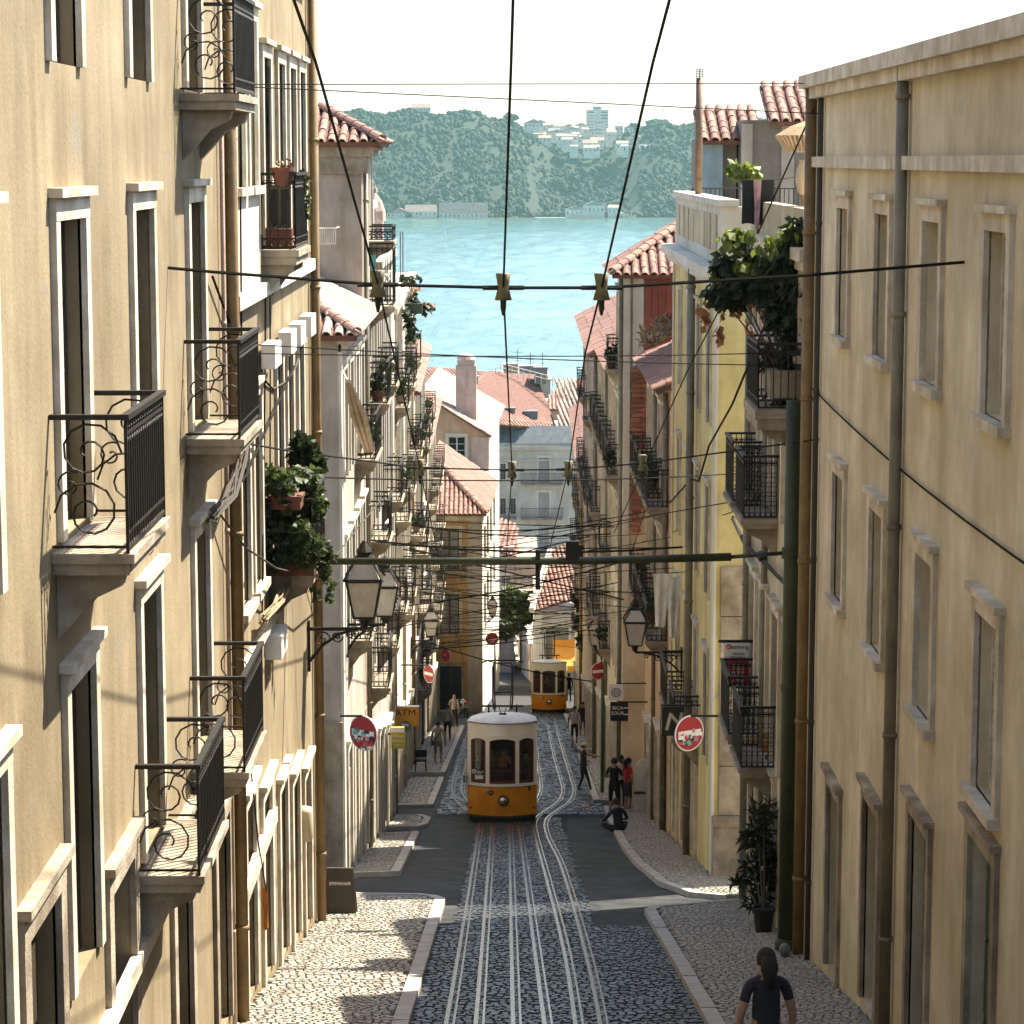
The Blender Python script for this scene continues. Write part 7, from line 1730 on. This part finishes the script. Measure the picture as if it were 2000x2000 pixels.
# sailing boat
c = at(870, 472, 1); t = WZ/ray(870, 472).z; c = ray(870, 472)*t; k = c.y/F
r = root('sailing_boat', 'small white sailing boat on the river at left', 'boat', tuple(c)); mb = MB(); L = 8*k*.62
mb.add([c+V(-L*.5, 0, .9), c+V(L*.5, 0, .9), c+V(L*.35, 1.2, .9), c+V(-L*.4, 1.2, .9), c+V(-L*.35, .3, -.2), c+V(L*.35, .3, -.2), c+V(-L*.3, .9, -.2), c+V(L*.3, .9, -.2)], [(0, 1, 2, 3), (0, 4, 5, 1), (1, 5, 7, 2), (2, 7, 6, 3), (3, 6, 4, 0)]); mb.build('hull', M['acwhite'], r)
mb = MB(); mb.tube([c+V(0, .6, .5), c+V(0, .6, 26*k)], .12, 6); mb.build('mast', M['acwhite'], r); mb = MB(); mb.add([c+V(.1, .6, 1.6), c+V(1.9, .7, 1.6), c+V(.1, .6, 25*k), c+V(.6, .8, 10*k)], [(0, 1, 3), (0, 3, 2), (3, 1, 2)]); mb.build('sail', M['acwhite'], r)

# ================================================================== AIR
mb = MB(); mb.box(-900, 900, -45, 4300, WZ-3, 90)
hz = mb.build('haze', M['clear']); hz.data.materials.clear()
hm = bpy.data.materials.new('haze_air'); hm.use_nodes = True; N = hm.node_tree.nodes; L = hm.node_tree.links; N.clear()
o = N.new('ShaderNodeOutputMaterial'); v = N.new('ShaderNodeVolumePrincipled'); v.inputs['Color'].default_value = (.42, .76, .74, 1); v.inputs['Density'].default_value = .00008; v.inputs['Anisotropy'].default_value = .3
L.new(v.outputs[0], o.inputs['Volume']); hz.data.materials.append(hm); tag(hz, kind='stuff')

# things on the near right front
wire('cable', 'thin cable sagging along the cream front at the right edge', chain(V(4.36, 12, -3.1), V(4.36, 37, -3.3), 10, .25), .012, 'wire')
R0.pipe(28.6, .07, M['pipeg']); R0.pipe(14.2, .07, M['pipeg'])
# ---- pots left on balconies of both rows
rnd = random.Random(33); nb = 0
for o in list(bpy.data.objects):
    if o.name.split('.')[0] != 'balcony' or o.parent is None or nb > 22: continue
    if o.parent.name.split('.')[0] in ('corner_building',) or rnd.random() < .6: continue
    w_ = o.matrix_world if False else None
    Pw = Vector(ORG[o.name])
    if Pw.y < 50 or Pw.y > 130: continue
    Rz = Matrix.Rotation(o.rotation_euler.z, 3, 'Z'); c = Pw+Rz @ V(rnd.uniform(-.5, .5), .24, .0)
    r = root('potted_plant', 'small potted plant standing on an iron balcony of the house rows', 'plant', tuple(c), 'potted plants on the balconies'); nb += 1
    mb = MB(); mb.lathe([(.1, 0), (.14, .2), (.155, .2), (.155, .25), (.12, .25)], 10, c); mb.build('pot', M['terracotta' if rnd.random() < .7 else 'stone2'], r)
    mb = MB(); leaves(mb, c+V(0, 0, .48), (.24, .24, .28), 110, .13, rnd, -.1, 2.4); f = mb.build('foliage', M[rnd.choice(['leaf', 'leafd', 'leaf'])], r); set_tint(f.data, 1)
